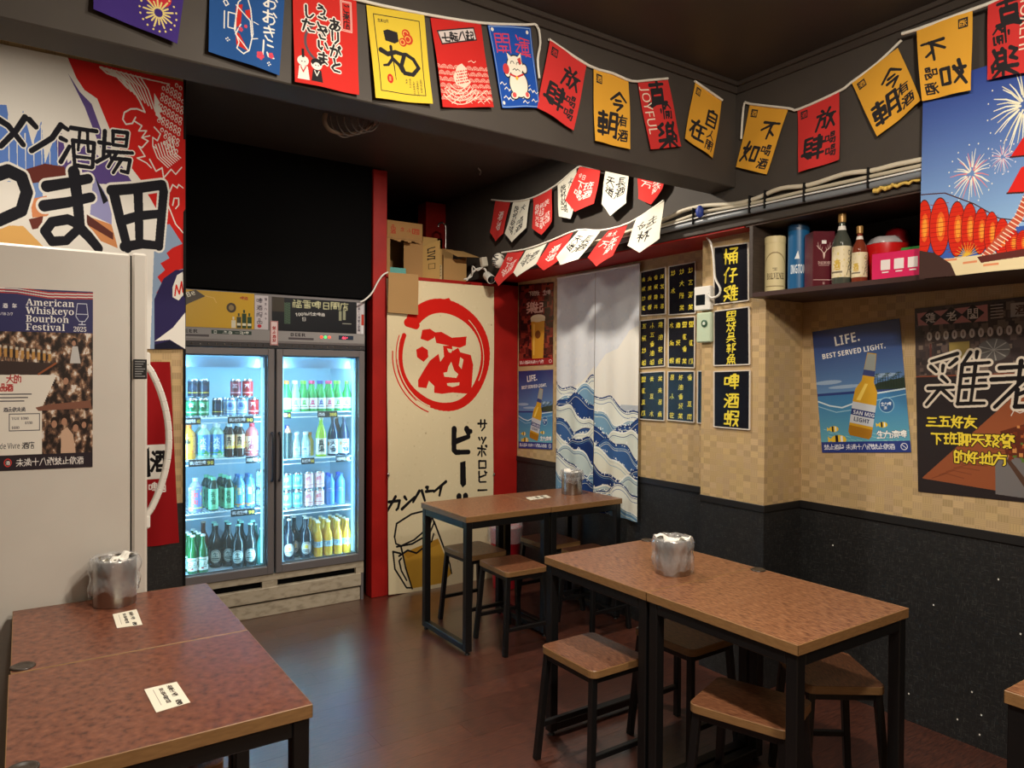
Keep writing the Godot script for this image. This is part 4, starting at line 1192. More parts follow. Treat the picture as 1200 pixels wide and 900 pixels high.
func furniture() -> void:
	var T := 0.775
	# right-hand table: two units end to end
	table("x", Vector3(2.192, 0, -2.2), PI / 2, 0.618, 0.625, T, M.table_wood, [[0.285, 0.285]]).set_meta("label", "wood-topped table unit with the bagged steel bin near its inner edge, by the pillar")
	table("x", Vector3(2.192, 0, -1.578), PI / 2, 0.62, 0.625, T, M.table_wood, [[0.28, 0.285]]).set_meta("label", "wood-topped table unit with two askew stools pushed under it")
	# far table by the banner
	table("x", Vector3(2.325, 0, -3.705), 0, 0.588, 0.545, T, M.table_wood, []).set_meta("label", "wood-topped table unit in front of the cream banner")
	table("x", Vector3(2.906, 0, -3.702), 0, 0.57, 0.545, T, M.table_wood, []).set_meta("label", "wood-topped table unit against the printed wave curtain")
	# left tables
	table("x", Vector3(0.274, 0, -2.577), PI / 2, 0.596, 0.598, T, M.table_mottled, [[-0.262, -0.272]]).set_meta("label", "reddish-brown table unit against the white freezer")
	table("x", Vector3(0.272, 0, -1.976), PI / 2, 0.596, 0.602, T, M.table_mottled, [[-0.262, -0.272]]).set_meta("label", "reddish-brown table unit away from the freezer, notice card at its centre")
	# a further table along the right wall
	table("x", Vector3(2.36, 0, -0.49), PI / 2, 0.62, 0.625, T, M.table_wood, []).set_meta("label", "wood-topped table standing apart, only its corner in view")
	stool(Vector3(1.885, 0, -2.19), 0.0, "stool drawn halfway out from the table with the bin")
	stool(Vector3(2.35, 0, -2.135), 0.02, "stool pushed in under the table on the wall side, behind the bin table's leg")
	stool(Vector3(2.035, 0, -1.55), 0.33, "stool turned askew under the table, its corner catching the light")
	stool(Vector3(2.515, 0, -1.57), -0.62, "stool turned askew beside the black wall under the table edge")
	stool(Vector3(2.372, 0, -3.90), 0.03, "stool between the far table and the cream banner")
	stool(Vector3(2.372, 0, -3.475), -0.04, "stool half under the far table on the open side")
	stool(Vector3(2.94, 0, -3.86), 0.0, "stool under the far table next to the red bucket")
	stool(Vector3(2.96, 0, -3.44), 0.0, "stool under the far table in front of the curtain")
	stool(Vector3(0.335, 0, -2.29), 0.0, "stool pushed under the reddish-brown table")
	steel_bin("steel bin in a clear bag on the reddish-brown table, against the freezer", Vector3(0.262, T, -2.785), 0.066, 0.155, 0.042, true, 1)
	steel_bin("steel bin wrapped low in a clear bag on the table by the pillar", Vector3(2.155, T, -2.02), 0.070, 0.138, 0.016, true, 2)
	steel_bin("steel bin full of tissues on the table in front of the curtain", Vector3(3.03, T, -3.745), 0.068, 0.15, 0.088, true, 3)
	var y := T + 0.0012
	notice_card("white notice card taped on the reddish-brown table close to the steel bin", P(160, 714, 1, y), P(167, 732, 1, y), P(137, 736, 1, y), P(132, 720, 1, y), true)
	notice_card("white notice card taped in the middle of the reddish-brown table", P(207, 799, 1, y), P(223, 823, 1, y), P(183, 835, 1, y), P(169, 808, 1, y), true)
	notice_card("white notice card lying on the far table beside the seam", P(640, 580, 1, y), P(646, 583, 1, y), P(621, 586, 1, y), P(616, 583, 1, y), true)
	# red bucket with a clear bag in the far corner
	var b := thing("waste_bucket", "red plastic bucket lined with a clear bag, behind the far stools", "bucket", Vector3(2.95, 0, -4.42))
	part(b, "body", MB.new().lathe([Vector2(0.085, 0), Vector2(0.09, 0.006), Vector2(0.115, 0.44), Vector2(0.122, 0.45), Vector2(0.110, 0.45), Vector2(0.086, 0.012)], 24), mat(c8(176, 26, 40), 0.35))
	var bag := mat(Color(0.95, 0.93, 0.94, 0.25), 0.15)
	bag.transparency = BaseMaterial3D.TRANSPARENCY_ALPHA
	part(b, "plastic_bag", MB.new().lathe([Vector2(0.126, 0.34), Vector2(0.13, 0.44), Vector2(0.122, 0.475), Vector2(0.10, 0.46), Vector2(0.09, 0.40)], 40, Vector3.ZERO, false, 0.0, 0.03), bag)


# ---------------------------------------------------------------- large cloths
func banners() -> void:
	# cream beer banner on the red wall
	var ink := c8(26, 24, 26)
	var red := c8(206, 34, 26)
	var cv := CV.new(512, 1250, c8(222, 208, 172))
	cv.speckle(700, rng, [c8(218, 203, 166), c8(226, 212, 178)], 3, 9)
	cv.speckle(14, rng, [c8(190, 172, 136), c8(200, 184, 148)], 3, 7)
	# brushed circle
	var cx := 262.0
	var cy := 300.0
	for k in 60:
		var th := -2.35 + k * 0.098
		var th2 := th + 0.105
		var wd := 62.0 * (1.0 - 0.0115 * k)
		var rr := 205.0 + 3.0 * sin(k * 0.4)
		cv.line([Vector2(cx + cos(th) * rr, cy + sin(th) * rr), Vector2(cx + cos(th2) * rr, cy + sin(th2) * rr)], maxf(wd, 7.0), red)
	for q in [[176, 5, 0.25, 3.0], [186, 4, 1.0, 3.1], [228, 6, 1.6, 3.3], [214, 5, 1.9, 3.35], [196, 4, -0.9, 0.5]]:
		cv.ring(cx, cy, q[0], q[1], c8(222, 208, 172), q[2], q[3])
	cv.ring(cx, cy, 222, 4, red, 2.2, 3.5)
	cv.ring(cx, cy, 238, 5, red, 1.9, 3.2)
	cv.poly([Vector2(250, 70), Vector2(286, 60), Vector2(300, 78), Vector2(340, 84), Vector2(300, 112)], red)
	cv.line([Vector2(112, 156), Vector2(92, 170), Vector2(130, 178)], 34, red)
	# the large character in thick brush strokes
	var pl := func(a: Array, c: Color) -> void:
		var o := []
		for i in range(0, a.size(), 2): o.append(Vector2(a[i], a[i + 1]))
		cv.poly(o, c)
	pl.call([160, 196, 196, 190, 226, 206, 214, 226, 186, 240, 152, 232], red)
	pl.call([132, 276, 160, 262, 186, 276, 188, 304, 166, 324, 136, 306], red)
	pl.call([214, 204, 250, 200, 300, 222, 372, 214, 368, 250, 338, 262, 226, 246], red)
	pl.call([196, 318, 236, 290, 246, 330, 236, 404, 214, 420, 190, 400, 178, 430, 140, 426, 140, 398, 168, 356], red)
	pl.call([258, 256, 300, 254, 304, 276, 330, 262, 340, 280, 392, 290, 404, 330, 396, 436, 372, 450, 300, 446, 250, 452, 214, 448, 216, 380, 238, 330, 262, 300], red)
	var bg := c8(222, 208, 172)
	pl.call([276, 266, 304, 270, 296, 284, 284, 282], bg)
	pl.call([282, 340, 296, 320, 310, 356, 330, 370, 320, 386, 262, 382, 258, 366, 276, 362], bg)
	pl.call([340, 300, 356, 310, 346, 350, 332, 336], bg)
	pl.call([274, 408, 336, 404, 334, 416, 300, 424, 276, 418], bg)
	# lettering
	cv.words("ビ", 300, 596, 96, 26, ink, true, 1.0, 0.0, ink, 1.0)
	cv.poly([Vector2(342, 734), Vector2(370, 728), Vector2(372, 826), Vector2(354, 838), Vector2(342, 822)], ink)
	cv.words("ル", 302, 862, 100, 26, ink)
	cv.words("サッポロビー", 434, 560, 44, 9, ink, true, 1.22)
	cv.words("ル", 434, 890, 44, 9, ink)
	for q in [["カ", 4, 862], ["ン", 66, 858], ["パ", 124, 832], ["ー", 178, 828], ["イ", 216, 812]]:
		cv.words(q[0], q[1], q[2], 54 if q[0] != "ー" else 34, 13, ink, true, 1.0, 0.0, ink, 1.0, 0.25)
	# beer mug
	cv.poly([Vector2(70, 1090), Vector2(230, 1040), Vector2(300, 1190), Vector2(250, 1225), Vector2(104, 1235)], c8(196, 150, 56))
	cv.poly([Vector2(70, 1090), Vector2(230, 1040), Vector2(240, 1062), Vector2(90, 1112)], c8(180, 132, 46))
	for q in [[30, 1022, 40, 970, 110, 936, 180, 924, 204, 950, 192, 990, 120, 1040, 60, 1060, 36, 1050, 30, 1022], [40, 1062, 110, 1056, 190, 1020, 212, 976, 204, 950], [50, 1100, 90, 1080, 130, 1094, 200, 1050, 210, 1020], [212, 970, 250, 1060, 290, 1150, 300, 1190], [60, 1066, 80, 1150, 110, 1236], [56, 1090, 22, 1080, 30, 1150, 84, 1230, 104, 1232], [60, 1110, 50, 1120, 60, 1160, 84, 1200]]:
		var o := []
		for i in range(0, q.size(), 2): o.append(Vector2(q[i], q[i + 1]))
		cv.line(o, 8, ink, 0.8)
	var z := -4.676
	solo("fabric_banner", MB.new().sheet(P(453, 326, 2, z), P(579, 336, 2, z), P(577, 684, 2, z), P(455, 697, 2, z), 12, 24, 0.002, func(u, v): return 0.006 * sin(u * 11.0 + v * 3.0) * v + 0.004 * sin(v * 14.0 + u * 5.0)), print_mat(cv, 0.9, 0.2), "tall cream cloth banner with a red brush circle and a beer mug", "banner")
	for q in [[455, 556], [579, 556]]:
		var p := P(q[0], q[1], 2, z + 0.01)
		solo("banner_clip", MB.new().lathe([Vector2(0.002, 0), Vector2(0.012, 0.004), Vector2(0.006, 0.012), Vector2(0.010, 0.02), Vector2(0.002, 0.024)], 8), M.steel, "small silver clip pinning the %s edge of the cream banner" % ("fridge-side" if q[0] < 500 else "curtain-side"), "clip", "", p - Vector3(0, 0.012, 0))
	# ramen tapestry on the partition wall
	var nr := CV.new(680, 860, c8(204, 40, 36))
	# a point of the cloth from where it shows in the picture
	var q2 := func(a: Array) -> Array:
		var o := []
		for i in range(0, a.size(), 2):
			var top: float = 51.6 + 0.2046 * a[i]
			o.append(Vector2((a[i] + 42.0) / 259.0 * 680.0, (a[i + 1] - top) / (409.0 - top) * 860.0))
		return o
	var wht := c8(232, 228, 220)
	var fill := func(a: Array, c: Color) -> void: nr.poly(q2.call(a), c)
	fill.call([-60, 20, 67, 64, 78, 90, 88, 105, 103, 115, 118, 150, 140, 190, 160, 215, 190, 262, 217, 290, 217, 420, -60, 420], wht)
	fill.call([-60, 120, 2, 122, 8, 160, 20, 128, 30, 168, 40, 140, 44, 190, 58, 150, 62, 205, 50, 212, -60, 212], c8(96, 132, 206))
	fill.call([70, 84, 84, 106, 98, 120, 110, 152, 130, 186, 150, 216, 126, 216, 104, 160, 90, 124], c8(98, 80, 140))
	fill.call([56, 160, 62, 212, 148, 216, 132, 190, 112, 186, 90, 168, 70, 190, 62, 150], c8(92, 74, 136))
	for k in 7: nr.line(q2.call([4 + k * 9, 135 + (k % 3) * 10, 5 + k * 9, 205]), 4, wht, 0.4)
	nr.line(q2.call([67, 64, 78, 90, 88, 105, 103, 115, 118, 150, 140, 190, 160, 215]), 11, wht)
	# dragon in white line on red
	var dr := func(a: Array, w: float) -> void: nr.line(q2.call(a), w, wht, 0.8)
	for k in 13:
		for j in 9:
			var bx := 216.0 - j * 5.2 - k * 1.0
			var by := 106.0 + k * 6.3 - j * 3.2 + (k % 2) * 1.4
			if bx > 178 - k * 0.2 + absf(k - 6) * 2.4 and bx < 215 and by > 98 + (215 - bx) * 0.1:
				var p: Vector2 = q2.call([bx, by])[0]
				nr.ell(p.x, p.y, 6.2, 7.0, wht); nr.ell(p.x, p.y + 1.0, 3.2, 4.0, c8(204, 40, 36))
	for k in 9: dr.call([110 + k * 6, 77 + k * 1.5, 128 + k * 5, 88 + k * 2, 142 + k * 4.4, 102 + k * 3.4], 5.5)
	dr.call([108, 77, 120, 80, 160, 90, 196, 98], 5)
	fill.call([176, 108, 184, 120, 181, 121, 188, 130, 183, 131, 188, 142, 178, 134, 176, 122], wht)
	dr.call([108, 77, 116, 84, 134, 90, 148, 102, 158, 118, 164, 130, 154, 126, 146, 126, 138, 130, 136, 138, 140, 144, 148, 143, 152, 136], 6)
	dr.call([150, 140, 160, 146, 156, 152, 166, 152, 160, 160, 170, 158], 5)
	dr.call([160, 160, 168, 164, 160, 172, 156, 170, 164, 182, 154, 184, 166, 190, 172, 196], 5)
	dr.call([176, 148, 184, 156, 180, 164, 174, 160, 174, 170, 180, 174], 5)
	for k in 8: dr.call([174 + k * 3.6, 170 - k * 1.2, 180 + k * 3.4, 184 - k * 0.6, 194 + k * 2.4, 196 - k * 1.6], 4.5)
	dr.call([170, 186, 178, 200, 186, 196, 188, 208, 198, 198, 204, 204, 212, 196], 5)
	dr.call([196, 224, 200, 216, 206, 220, 208, 216, 214, 220], 5); dr.call([200, 240, 202, 232, 208, 232, 208, 240, 204, 244], 5); dr.call([194, 240, 204, 262, 216, 274], 5)
	# bowl and toppings behind the lettering
	fill.call([14, 200, 44, 190, 66, 194, 70, 206, 40, 214, 20, 212], c8(106, 52, 46))
	fill.call([24, 214, 40, 212, 42, 232, 30, 238], c8(120, 150, 206)); fill.call([28, 232, 46, 228, 48, 252, 30, 254], c8(214, 140, 96)); fill.call([26, 256, 42, 252, 40, 266, 30, 268], c8(110, 58, 50))
	fill.call([92, 252, 122, 262, 130, 290, 96, 276], c8(206, 140, 92)); fill.call([100, 204, 122, 236, 122, 262, 96, 250], c8(150, 150, 196)); fill.call([102, 206, 118, 234, 112, 238], c8(34, 34, 40)); fill.call([92, 250, 124, 272, 124, 280, 92, 262], c8(96, 54, 48))
	fill.call([-40, 262, 20, 264, 44, 290, 40, 310, -40, 310], c8(226, 176, 104))
	fill.call([176, 286, 186, 264, 196, 262, 217, 290, 217, 420, 170, 420], c8(140, 162, 190))
	fill.call([217, 284, 200, 290, 192, 296, 196, 302, 184, 308, 190, 316, 180, 324, 186, 332, 178, 344, 196, 330, 208, 316, 217, 314], c8(200, 40, 36))
	fill.call([176, 350, 188, 326, 204, 316, 217, 316, 217, 420, 176, 420], c8(48, 42, 84))
	fill.call([200, 336, 206, 322, 214, 318, 216, 344, 208, 352, 200, 348], wht); nr.line(q2.call([203, 346, 205, 334, 209, 344, 212, 330, 214, 342]), 5, red)
	fill.call([176, 400, 200, 384, 217, 366, 217, 409, 196, 398], wht); fill.call([176, 404, 196, 399, 217, 409, 217, 420, 176, 420], c8(30, 30, 48))
	# brush lettering with a white edge
	var marks := [[[-8, 138, 4, 146, 20, 168], 7], [[22, 136, 12, 152, -4, 170], 7], [[27, 139, 34, 147], 7], [[62, 145, 52, 160, 29, 175], 7],
		[[64, 146, 70, 150], 5.5], [[62, 160, 68, 163], 5.5], [[62, 188, 72, 170], 5.5], [[74, 148, 104, 152], 5.5], [[76, 164, 78, 192], 5], [[76, 163, 101, 166, 99, 194], 5.5], [[78, 192, 98, 195], 5], [[84, 152, 82, 174], 4], [[93, 153, 94, 176, 98, 176], 4], [[80, 182, 98, 184], 4],
		[[107, 165, 120, 167], 5], [[114, 152, 112, 184], 5.5], [[104, 188, 120, 180], 5], [[124, 152, 142, 154, 140, 170], 5], [[124, 152, 124, 168, 140, 170], 4.5], [[124, 161, 140, 162], 3.5], [[117, 176, 148, 178], 5], [[128, 178, 118, 194], 4.5], [[122, 184, 145, 186, 142, 201, 134, 199], 5], [[134, 186, 124, 201], 4.5],
		[[-14, 206, 4, 199, 18, 206, 24, 224, 18, 246, -6, 258], 15], [[46, 217, 70, 213, 94, 208], 13], [[43, 240, 70, 236, 97, 230], 13], [[77, 200, 81, 232, 84, 264], 14], [[84, 262, 70, 256, 52, 259, 44, 270, 52, 282, 68, 281, 84, 266], 12], [[82, 264, 94, 276, 106, 290], 13],
		[[124, 222, 132, 254, 142, 290], 13], [[122, 222, 150, 220, 186, 216, 188, 224, 182, 288], 13], [[138, 288, 160, 285, 180, 287], 12], [[155, 222, 157, 284], 12], [[133, 258, 156, 252, 182, 250], 12]]
	for pas in 2:
		for m in marks:
			nr.line(q2.call(m[0]), m[1] * 2.6 + (15.0 if pas == 0 and m[1] > 10 else 9.0 if pas == 0 else 0.0), wht if pas == 0 else c8(34, 34, 40), 0.85)
	z = -3.831
	solo("cloth_tapestry", MB.new().sheet(P(-42, 43, 2, z), P(217, 96, 2, z), P(217, 409, 2, z), P(-42, 409, 2, z), 12, 14, 0.002, func(u, v): return 0.004 * sin(u * 16.0) * v + 0.003 * sin(v * 11.0 + u * 4.0)), print_mat(nr, 0.85, 0.25), "ramen tapestry with black lettering, snowy mountain and white dragon on red", "tapestry")
	var rb := CV.new(128, 512, c8(150, 22, 26))
	rb.rect(14, 230, 80, 96, wht); rb.poly([Vector2(18, 250), Vector2(36, 236), Vector2(40, 318), Vector2(22, 320)], ink); rb.words("酒", 44, 246, 56, 10, ink); rb.words("啤酒", 34, 336, 26, 4, wht, false)
	solo("cloth_banner", MB.new().sheet(P(163, 424, 2, z), P(199, 424, 2, z), P(210, 636, 2, z), P(163, 642, 2, z), 6, 12, 0.002, func(u, v): return 0.006 * sin(u * 8.0 + v * 4.0)), print_mat(rb, 0.85, 0.25), "narrow dark red cloth banner half hidden behind the freezer handle", "banner")
	# fireworks and lantern tapestry hung from the upper right wall
	var fw := CV.new(900, 760, c8(60, 92, 170))
	for k in 76:
		var f := k / 75.0
		fw.rect(0, k * 8, 900, 8, c8(52, 72, 148).lerp(c8(140, 178, 216), f))
	var burst := func(x: float, y: float, r: float, n: int, cc: Color, c2: Color, seed_: int) -> void:
		var g := RandomNumberGenerator.new()
		g.seed = seed_
		for i in n:
			var th := TAU * i / n + g.randf() * 0.2
			var r0 := r * g.randf_range(0.1, 0.3)
			var r1 := r * g.randf_range(0.75, 1.05)
			fw.line([Vector2(x + cos(th) * r0, y + sin(th) * r0), Vector2(x + cos(th) * r1 * 0.6, y + sin(th) * r1 * 0.6), Vector2(x + cos(th) * r1, y + sin(th) * r1 + r * 0.08)], r * 0.045 + 1.0, cc if i % 3 else c2, 0.4)
			if i % 2: fw.ell(x + cos(th + 0.1) * r * 1.1, y + sin(th + 0.1) * r * 1.1, 3, 3, cc)
	burst.call(482, 180, 150, 34, c8(240, 236, 210), c8(226, 220, 190), 1)
	burst.call(247, 385, 100, 30, c8(236, 232, 214), c8(226, 130, 130), 2)
	burst.call(390, 350, 56, 22, c8(220, 214, 220), c8(220, 150, 160), 3)
	burst.call(760, 120, 130, 34, c8(240, 230, 190), c8(230, 150, 120), 4)
	fw.poly([Vector2(0, 690), Vector2(900, 700), Vector2(900, 760), Vector2(0, 760)], c8(222, 206, 164))
	for k in 8: fw.rect(110 + k * 100, 694 + (k % 3) * 18, 70, 8, c8(216, 140, 100))
	var dk := c8(70, 34, 30)
	fw.line([Vector2(0, 430), Vector2(120, 440), Vector2(260, 500), Vector2(380, 570), Vector2(520, 600), Vector2(900, 560)], 4, dk)
	var lan := [[18, 460, 44, 206], [96, 462, 50, 210], [178, 486, 44, 196], [238, 500, 40, 180], [294, 526, 38, 160], [344, 546, 34, 146], [392, 576, 34, 130], [436, 620, 30, 90], [478, 626, 28, 84], [520, 620, 30, 90], [580, 610, 34, 100], [650, 600, 36, 110], [730, 590, 38, 120], [820, 580, 40, 130]]
	for q in lan:
		fw.ell(q[0], q[1] + q[3] * 0.5, q[2] * 0.98, q[3] * 0.54, dk)
		fw.ell(q[0], q[1] + q[3] * 0.5, q[2] * 0.92, q[3] * 0.52, c8(206, 44, 26))
		fw.ell(q[0] + 6, q[1] + q[3] * 0.5, q[2] * 0.42, q[3] * 0.27, c8(226, 100, 38)); fw.ell(q[0] + 6, q[1] + q[3] * 0.5, q[2] * 0.24, q[3] * 0.18, c8(234, 150, 54))
		for k in 11: fw.line([Vector2(q[0] - q[2] * 0.85, q[1] + q[3] * (0.08 + k * 0.085)), Vector2(q[0] + q[2] * 0.85, q[1] + q[3] * (0.08 + k * 0.085))], 1.6, c8(140, 24, 20))
	# red pagoda roofs with a striped pillar on the right
	fw.poly([Vector2(424, 356), Vector2(476, 296), Vector2(900, 170), Vector2(900, 300), Vector2(540, 366)], c8(206, 38, 34))
	fw.poly([Vector2(412, 484), Vector2(470, 400), Vector2(900, 330), Vector2(900, 476), Vector2(520, 494)], c8(212, 40, 34))
	fw.line([Vector2(412, 484), Vector2(520, 494), Vector2(900, 476)], 6, dk)
	fw.line([Vector2(424, 356), Vector2(540, 366), Vector2(900, 300)], 6, dk)
	fw.line([Vector2(500, 500), Vector2(460, 580), Vector2(390, 640), Vector2(320, 700)], 34, c8(190, 84, 60))
	for k in 18:
		var f := k / 17.0
		var p := Vector2(500, 500).lerp(Vector2(320, 700), f) - Vector2(-20, -16) * sin(f * PI)
		fw.line([p + Vector2(-16, -10), p + Vector2(16, 10)], 4, c8(240, 214, 190))
	for k in 12:
		var th := PI + k * 0.27
		fw.line([Vector2(230, 690), Vector2(230 + cos(th) * 60, 690 + sin(th) * 50)], 4, c8(222, 176, 60), 0.4)
	fw.poly([Vector2(280, 700), Vector2(500, 690), Vector2(500, 716), Vector2(300, 724)], c8(92, 44, 40))
	fw.poly([Vector2(0, 650), Vector2(70, 664), Vector2(150, 712), Vector2(176, 760), Vector2(0, 760)], c8(66, 46, 42))
	var xx := 2.868
	solo("cloth_tapestry", MB.new().sheet(P(1082, 100, 0, xx), P(1330, 24, 0, xx), P(1330, 302, 0, xx), P(1079, 327, 0, xx), 14, 12, 0.002, func(u, v): return 0.007 * sin(u * 15.0 + v * 2.0) * v + 0.006 * v), print_mat(fw, 0.85, 0.25), "blue night tapestry with fireworks and rows of red lanterns", "tapestry")
	curtain()


# two-panel door curtain with a plain pattern of rolling swells under a pale sky
func curtain() -> void:
	for side in 2:
		var cv := CV.new(300, 1024, c8(212, 214, 217))
		cv.speckle(240, rng, [c8(206, 209, 213), c8(218, 218, 217)], 4, 14, 0.0, 0.0, 1.0, 0.6)
		var r := RandomNumberGenerator.new()
		r.seed = 60 + side
		cv.poly([Vector2(0, 420), Vector2(70, 350), Vector2(160, 330), Vector2(230, 260), Vector2(300, 240), Vector2(300, 640), Vector2(0, 640)] if side else [Vector2(0, 560), Vector2(120, 500), Vector2(200, 470), Vector2(300, 400), Vector2(300, 700), Vector2(0, 700)], c8(226, 222, 211))
		cv.rect(0, 560, 300, 200, c8(176, 182, 188))
		var cols := [c8(226, 228, 216), c8(120, 158, 184), c8(38, 66, 122), c8(214, 220, 208), c8(60, 96, 148), c8(222, 222, 204), c8(30, 52, 104), c8(190, 204, 200)]
		for k in 11:
			var y0 := 470.0 + side * 90.0 + k * 46.0
			var crest := []
			for i in 25:
				var x := i * 12.5
				var gx := x + side * 300.0
				crest.append(Vector2(x, y0 + 34.0 * sin(gx * 0.0135 + k * 1.35) + 11.0 * sin(gx * 0.041 + k * 2.1)))
			cv.poly(crest + [Vector2(300, 1024), Vector2(0, 1024)], cols[k % 8])
			cv.line(crest, 6, c8(236, 236, 226) if k % 2 else c8(34, 56, 108))
			for s in 3:
				var lower := []
				for p in crest: lower.append(p + Vector2(0, 9.0 + s * 8.0))
				cv.line(lower, 2.2, cols[(k + 2 + s) % 8])
			for s in 26:
				var p: Vector2 = crest[r.randi() % 25]
				cv.ell(p.x + r.randf_range(-8, 8), p.y - r.randf_range(-4, 14), r.randf_range(1.5, 4.5), r.randf_range(1.5, 4.0), c8(236, 238, 232))
		var m := print_mat(cv, 0.85, 0.25)
		var x0 := 3.221
		var a: float = [-4.165, -3.738][side]
		var b: float = [-3.743, -3.318][side]
		var o := thing("door_curtain", ["pale curtain panel with blue swells next to the beer posters", "pale curtain panel with blue swells next to the menu boards"][side], "curtain", Vector3.ZERO, 0.0, "two-panel wave-patterned door curtain")
		part(o, "cloth", MB.new().sheet(Vector3(x0, 2.262, a), Vector3(x0, 2.262, b), Vector3(x0, 0.64, b), Vector3(x0, 0.64, a), 18, 14, 0.002, func(u, v): return 0.008 * sin(u * 14.0 + side) * (0.3 + v) ), m)
		part(o, "rod", MB.new().tube([Vector3(x0, 2.268, a), Vector3(x0, 2.268, b)], 0.007, 8), M.white_plastic)


func poster(label: String, pts: Array, axis: int, val: float, m: Material, grp := "", th := 0.0012, cat := "poster", called := "poster") -> MeshInstance3D:
	var q := []
	for p in pts: q.append(P(p[0], p[1], axis, val))
	return solo(called, MB.new().sheet(q[0], q[1], q[2], q[3], 3, 3, th, func(u, v): return 0.0006 * sin(u * 5.0 + v * 3.0)), m, label, cat, grp)


func life_print() -> StandardMaterial3D:
	var cv := CV.new(420, 580, c8(40, 62, 124))
	for k in 30: cv.rect(0, k * 10, 420, 10, c8(34, 50, 108).lerp(c8(96, 138, 186), k / 29.0))
	for q in [[60, 250, 70, 10], [150, 276, 90, 8], [330, 240, 60, 9]]: cv.ell(q[0], q[1], q[2], q[3], c8(150, 176, 206))
	# island with palms
	cv.poly([Vector2(250, 300), Vector2(300, 270), Vector2(420, 256), Vector2(420, 306)], c8(36, 54, 44))
	for k in 14:
		var x := 262.0 + k * 12
		cv.line([Vector2(x, 292), Vector2(x + 2, 262 - (k % 4) * 9)], 2, c8(30, 40, 34))
		for j in 5: cv.line([Vector2(x + 2, 262 - (k % 4) * 9), Vector2(x + 2 + cos(j * 0.8 - 3.3) * 14, 264 - (k % 4) * 9 + sin(j * 0.8 - 3.3) * 8)], 2, c8(34, 60, 44))
	# sea
	for k in 22: cv.rect(0, 312 + k * 10, 420, 10, c8(60, 122, 176).lerp(c8(96, 168, 190), k / 21.0))
	cv.line([Vector2(0, 336), Vector2(60, 360), Vector2(120, 372), Vector2(200, 350), Vector2(280, 318), Vector2(420, 306)], 7, c8(206, 226, 236))
	cv.line([Vector2(0, 360), Vector2(90, 392), Vector2(180, 384), Vector2(260, 352), Vector2(420, 330)], 4, c8(150, 196, 220))
	for k in 30: cv.line([Vector2(20 + (k * 53) % 400, 470 + (k * 17) % 60), Vector2(44 + (k * 53) % 400, 476 + (k * 17) % 60)], 2, c8(160, 212, 214))
	# bottle tilted to the right
	var T := func(x: float, y: float) -> Vector2:
		var a := 0.24
		return Vector2(236 + x * cos(a) - y * sin(a), 330 + x * sin(a) + y * cos(a))
	var pl := func(a: Array, c: Color) -> void:
		var o := []
		for i in range(0, a.size(), 2): o.append(T.call(a[i], a[i + 1]))
		cv.poly(o, c)
	pl.call([-20, -200, 22, -200, 24, -176, 30, -70, 52, -30, 56, 20, 56, 172, 46, 186, -46, 186, -56, 172, -56, 20, -52, -30, -28, -70, -22, -176], c8(206, 158, 42))
	pl.call([-18, -196, 20, -196, 26, -120, -24, -120], c8(150, 156, 150))
	pl.call([-25, -122, 27, -122, 29, -96, -28, -96], c8(52, 66, 120))
	pl.call([-10, -60, 4, -60, -20, 20, -40, 20], c8(238, 206, 96))
	pl.call([-56, 30, 56, 30, 56, 128, -56, 128], c8(196, 202, 210))
	pl.call([-56, 62, 56, 62, 56, 90, -56, 90], c8(46, 60, 116))
	pl.call([-56, 140, 56, 140, 56, 172, 46, 186, -46, 186, -56, 172], c8(168, 116, 30))
	var p: Vector2 = T.call(-46, 84)
	cv.latin("SAN MIG", p.x, p.y, 24, c8(226, 230, 236), false, true, 0.24)
	p = T.call(-40, 116)
	cv.latin("LIGHT", p.x, p.y, 26, c8(50, 60, 90), false, true, 0.24)
	cv.ell(330, 372, 34, 30, c8(50, 96, 150)); cv.ring(330, 372, 33, 3, c8(150, 196, 216))
	cv.words("生力啤", 306, 360, 14, 2.2, c8(230, 236, 240), false, 1.1); cv.words("清爽", 318, 378, 13, 2, c8(230, 236, 240), false, 1.1)
	# fish
	for f in [[70, 470, 1.0], [306, 458, 0.9], [90, 520, 1.6]]:
		var s: float = f[2]
		cv.ell(f[0], f[1], 24 * s, 14 * s, c8(232, 196, 60))
		cv.rect(f[0] - 10 * s, f[1] - 13 * s, 9 * s, 26 * s, c8(30, 30, 34)); cv.rect(f[0] + 6 * s, f[1] - 11 * s, 7 * s, 22 * s, c8(240, 240, 230))
		cv.poly([Vector2(f[0] - 20 * s, f[1]), Vector2(f[0] - 34 * s, f[1] - 10 * s), Vector2(f[0] - 34 * s, f[1] + 10 * s)], c8(232, 196, 60))
	cv.latin("LIFE.", 108, 82, 62, c8(240, 238, 232), false, true, -0.08, 0.9)
	cv.latin("BEST SERVED LIGHT.", 40, 136, 33, c8(240, 238, 232), false, true, -0.05, 0.98)
	cv.words("生力清啤", 276, 486, 30, 5.4, c8(244, 244, 240), false, 1.1, 1.5, c8(60, 90, 120))
	cv.rect(0, 530, 420, 50, c8(44, 62, 132))
	cv.words("禁止酒駕", 14, 542, 24, 2.8, c8(236, 238, 244), false, 1.05)
	cv.words("未滿十八歲禁止飲酒", 124, 542, 24, 2.8, c8(236, 238, 244), false, 1.05)
	cv.ring(392, 555, 14, 3, c8(236, 238, 244)); cv.line([Vector2(382, 546), Vector2(402, 564)], 3, c8(236, 238, 244))
	return print_mat(cv, 0.22, 0.5)


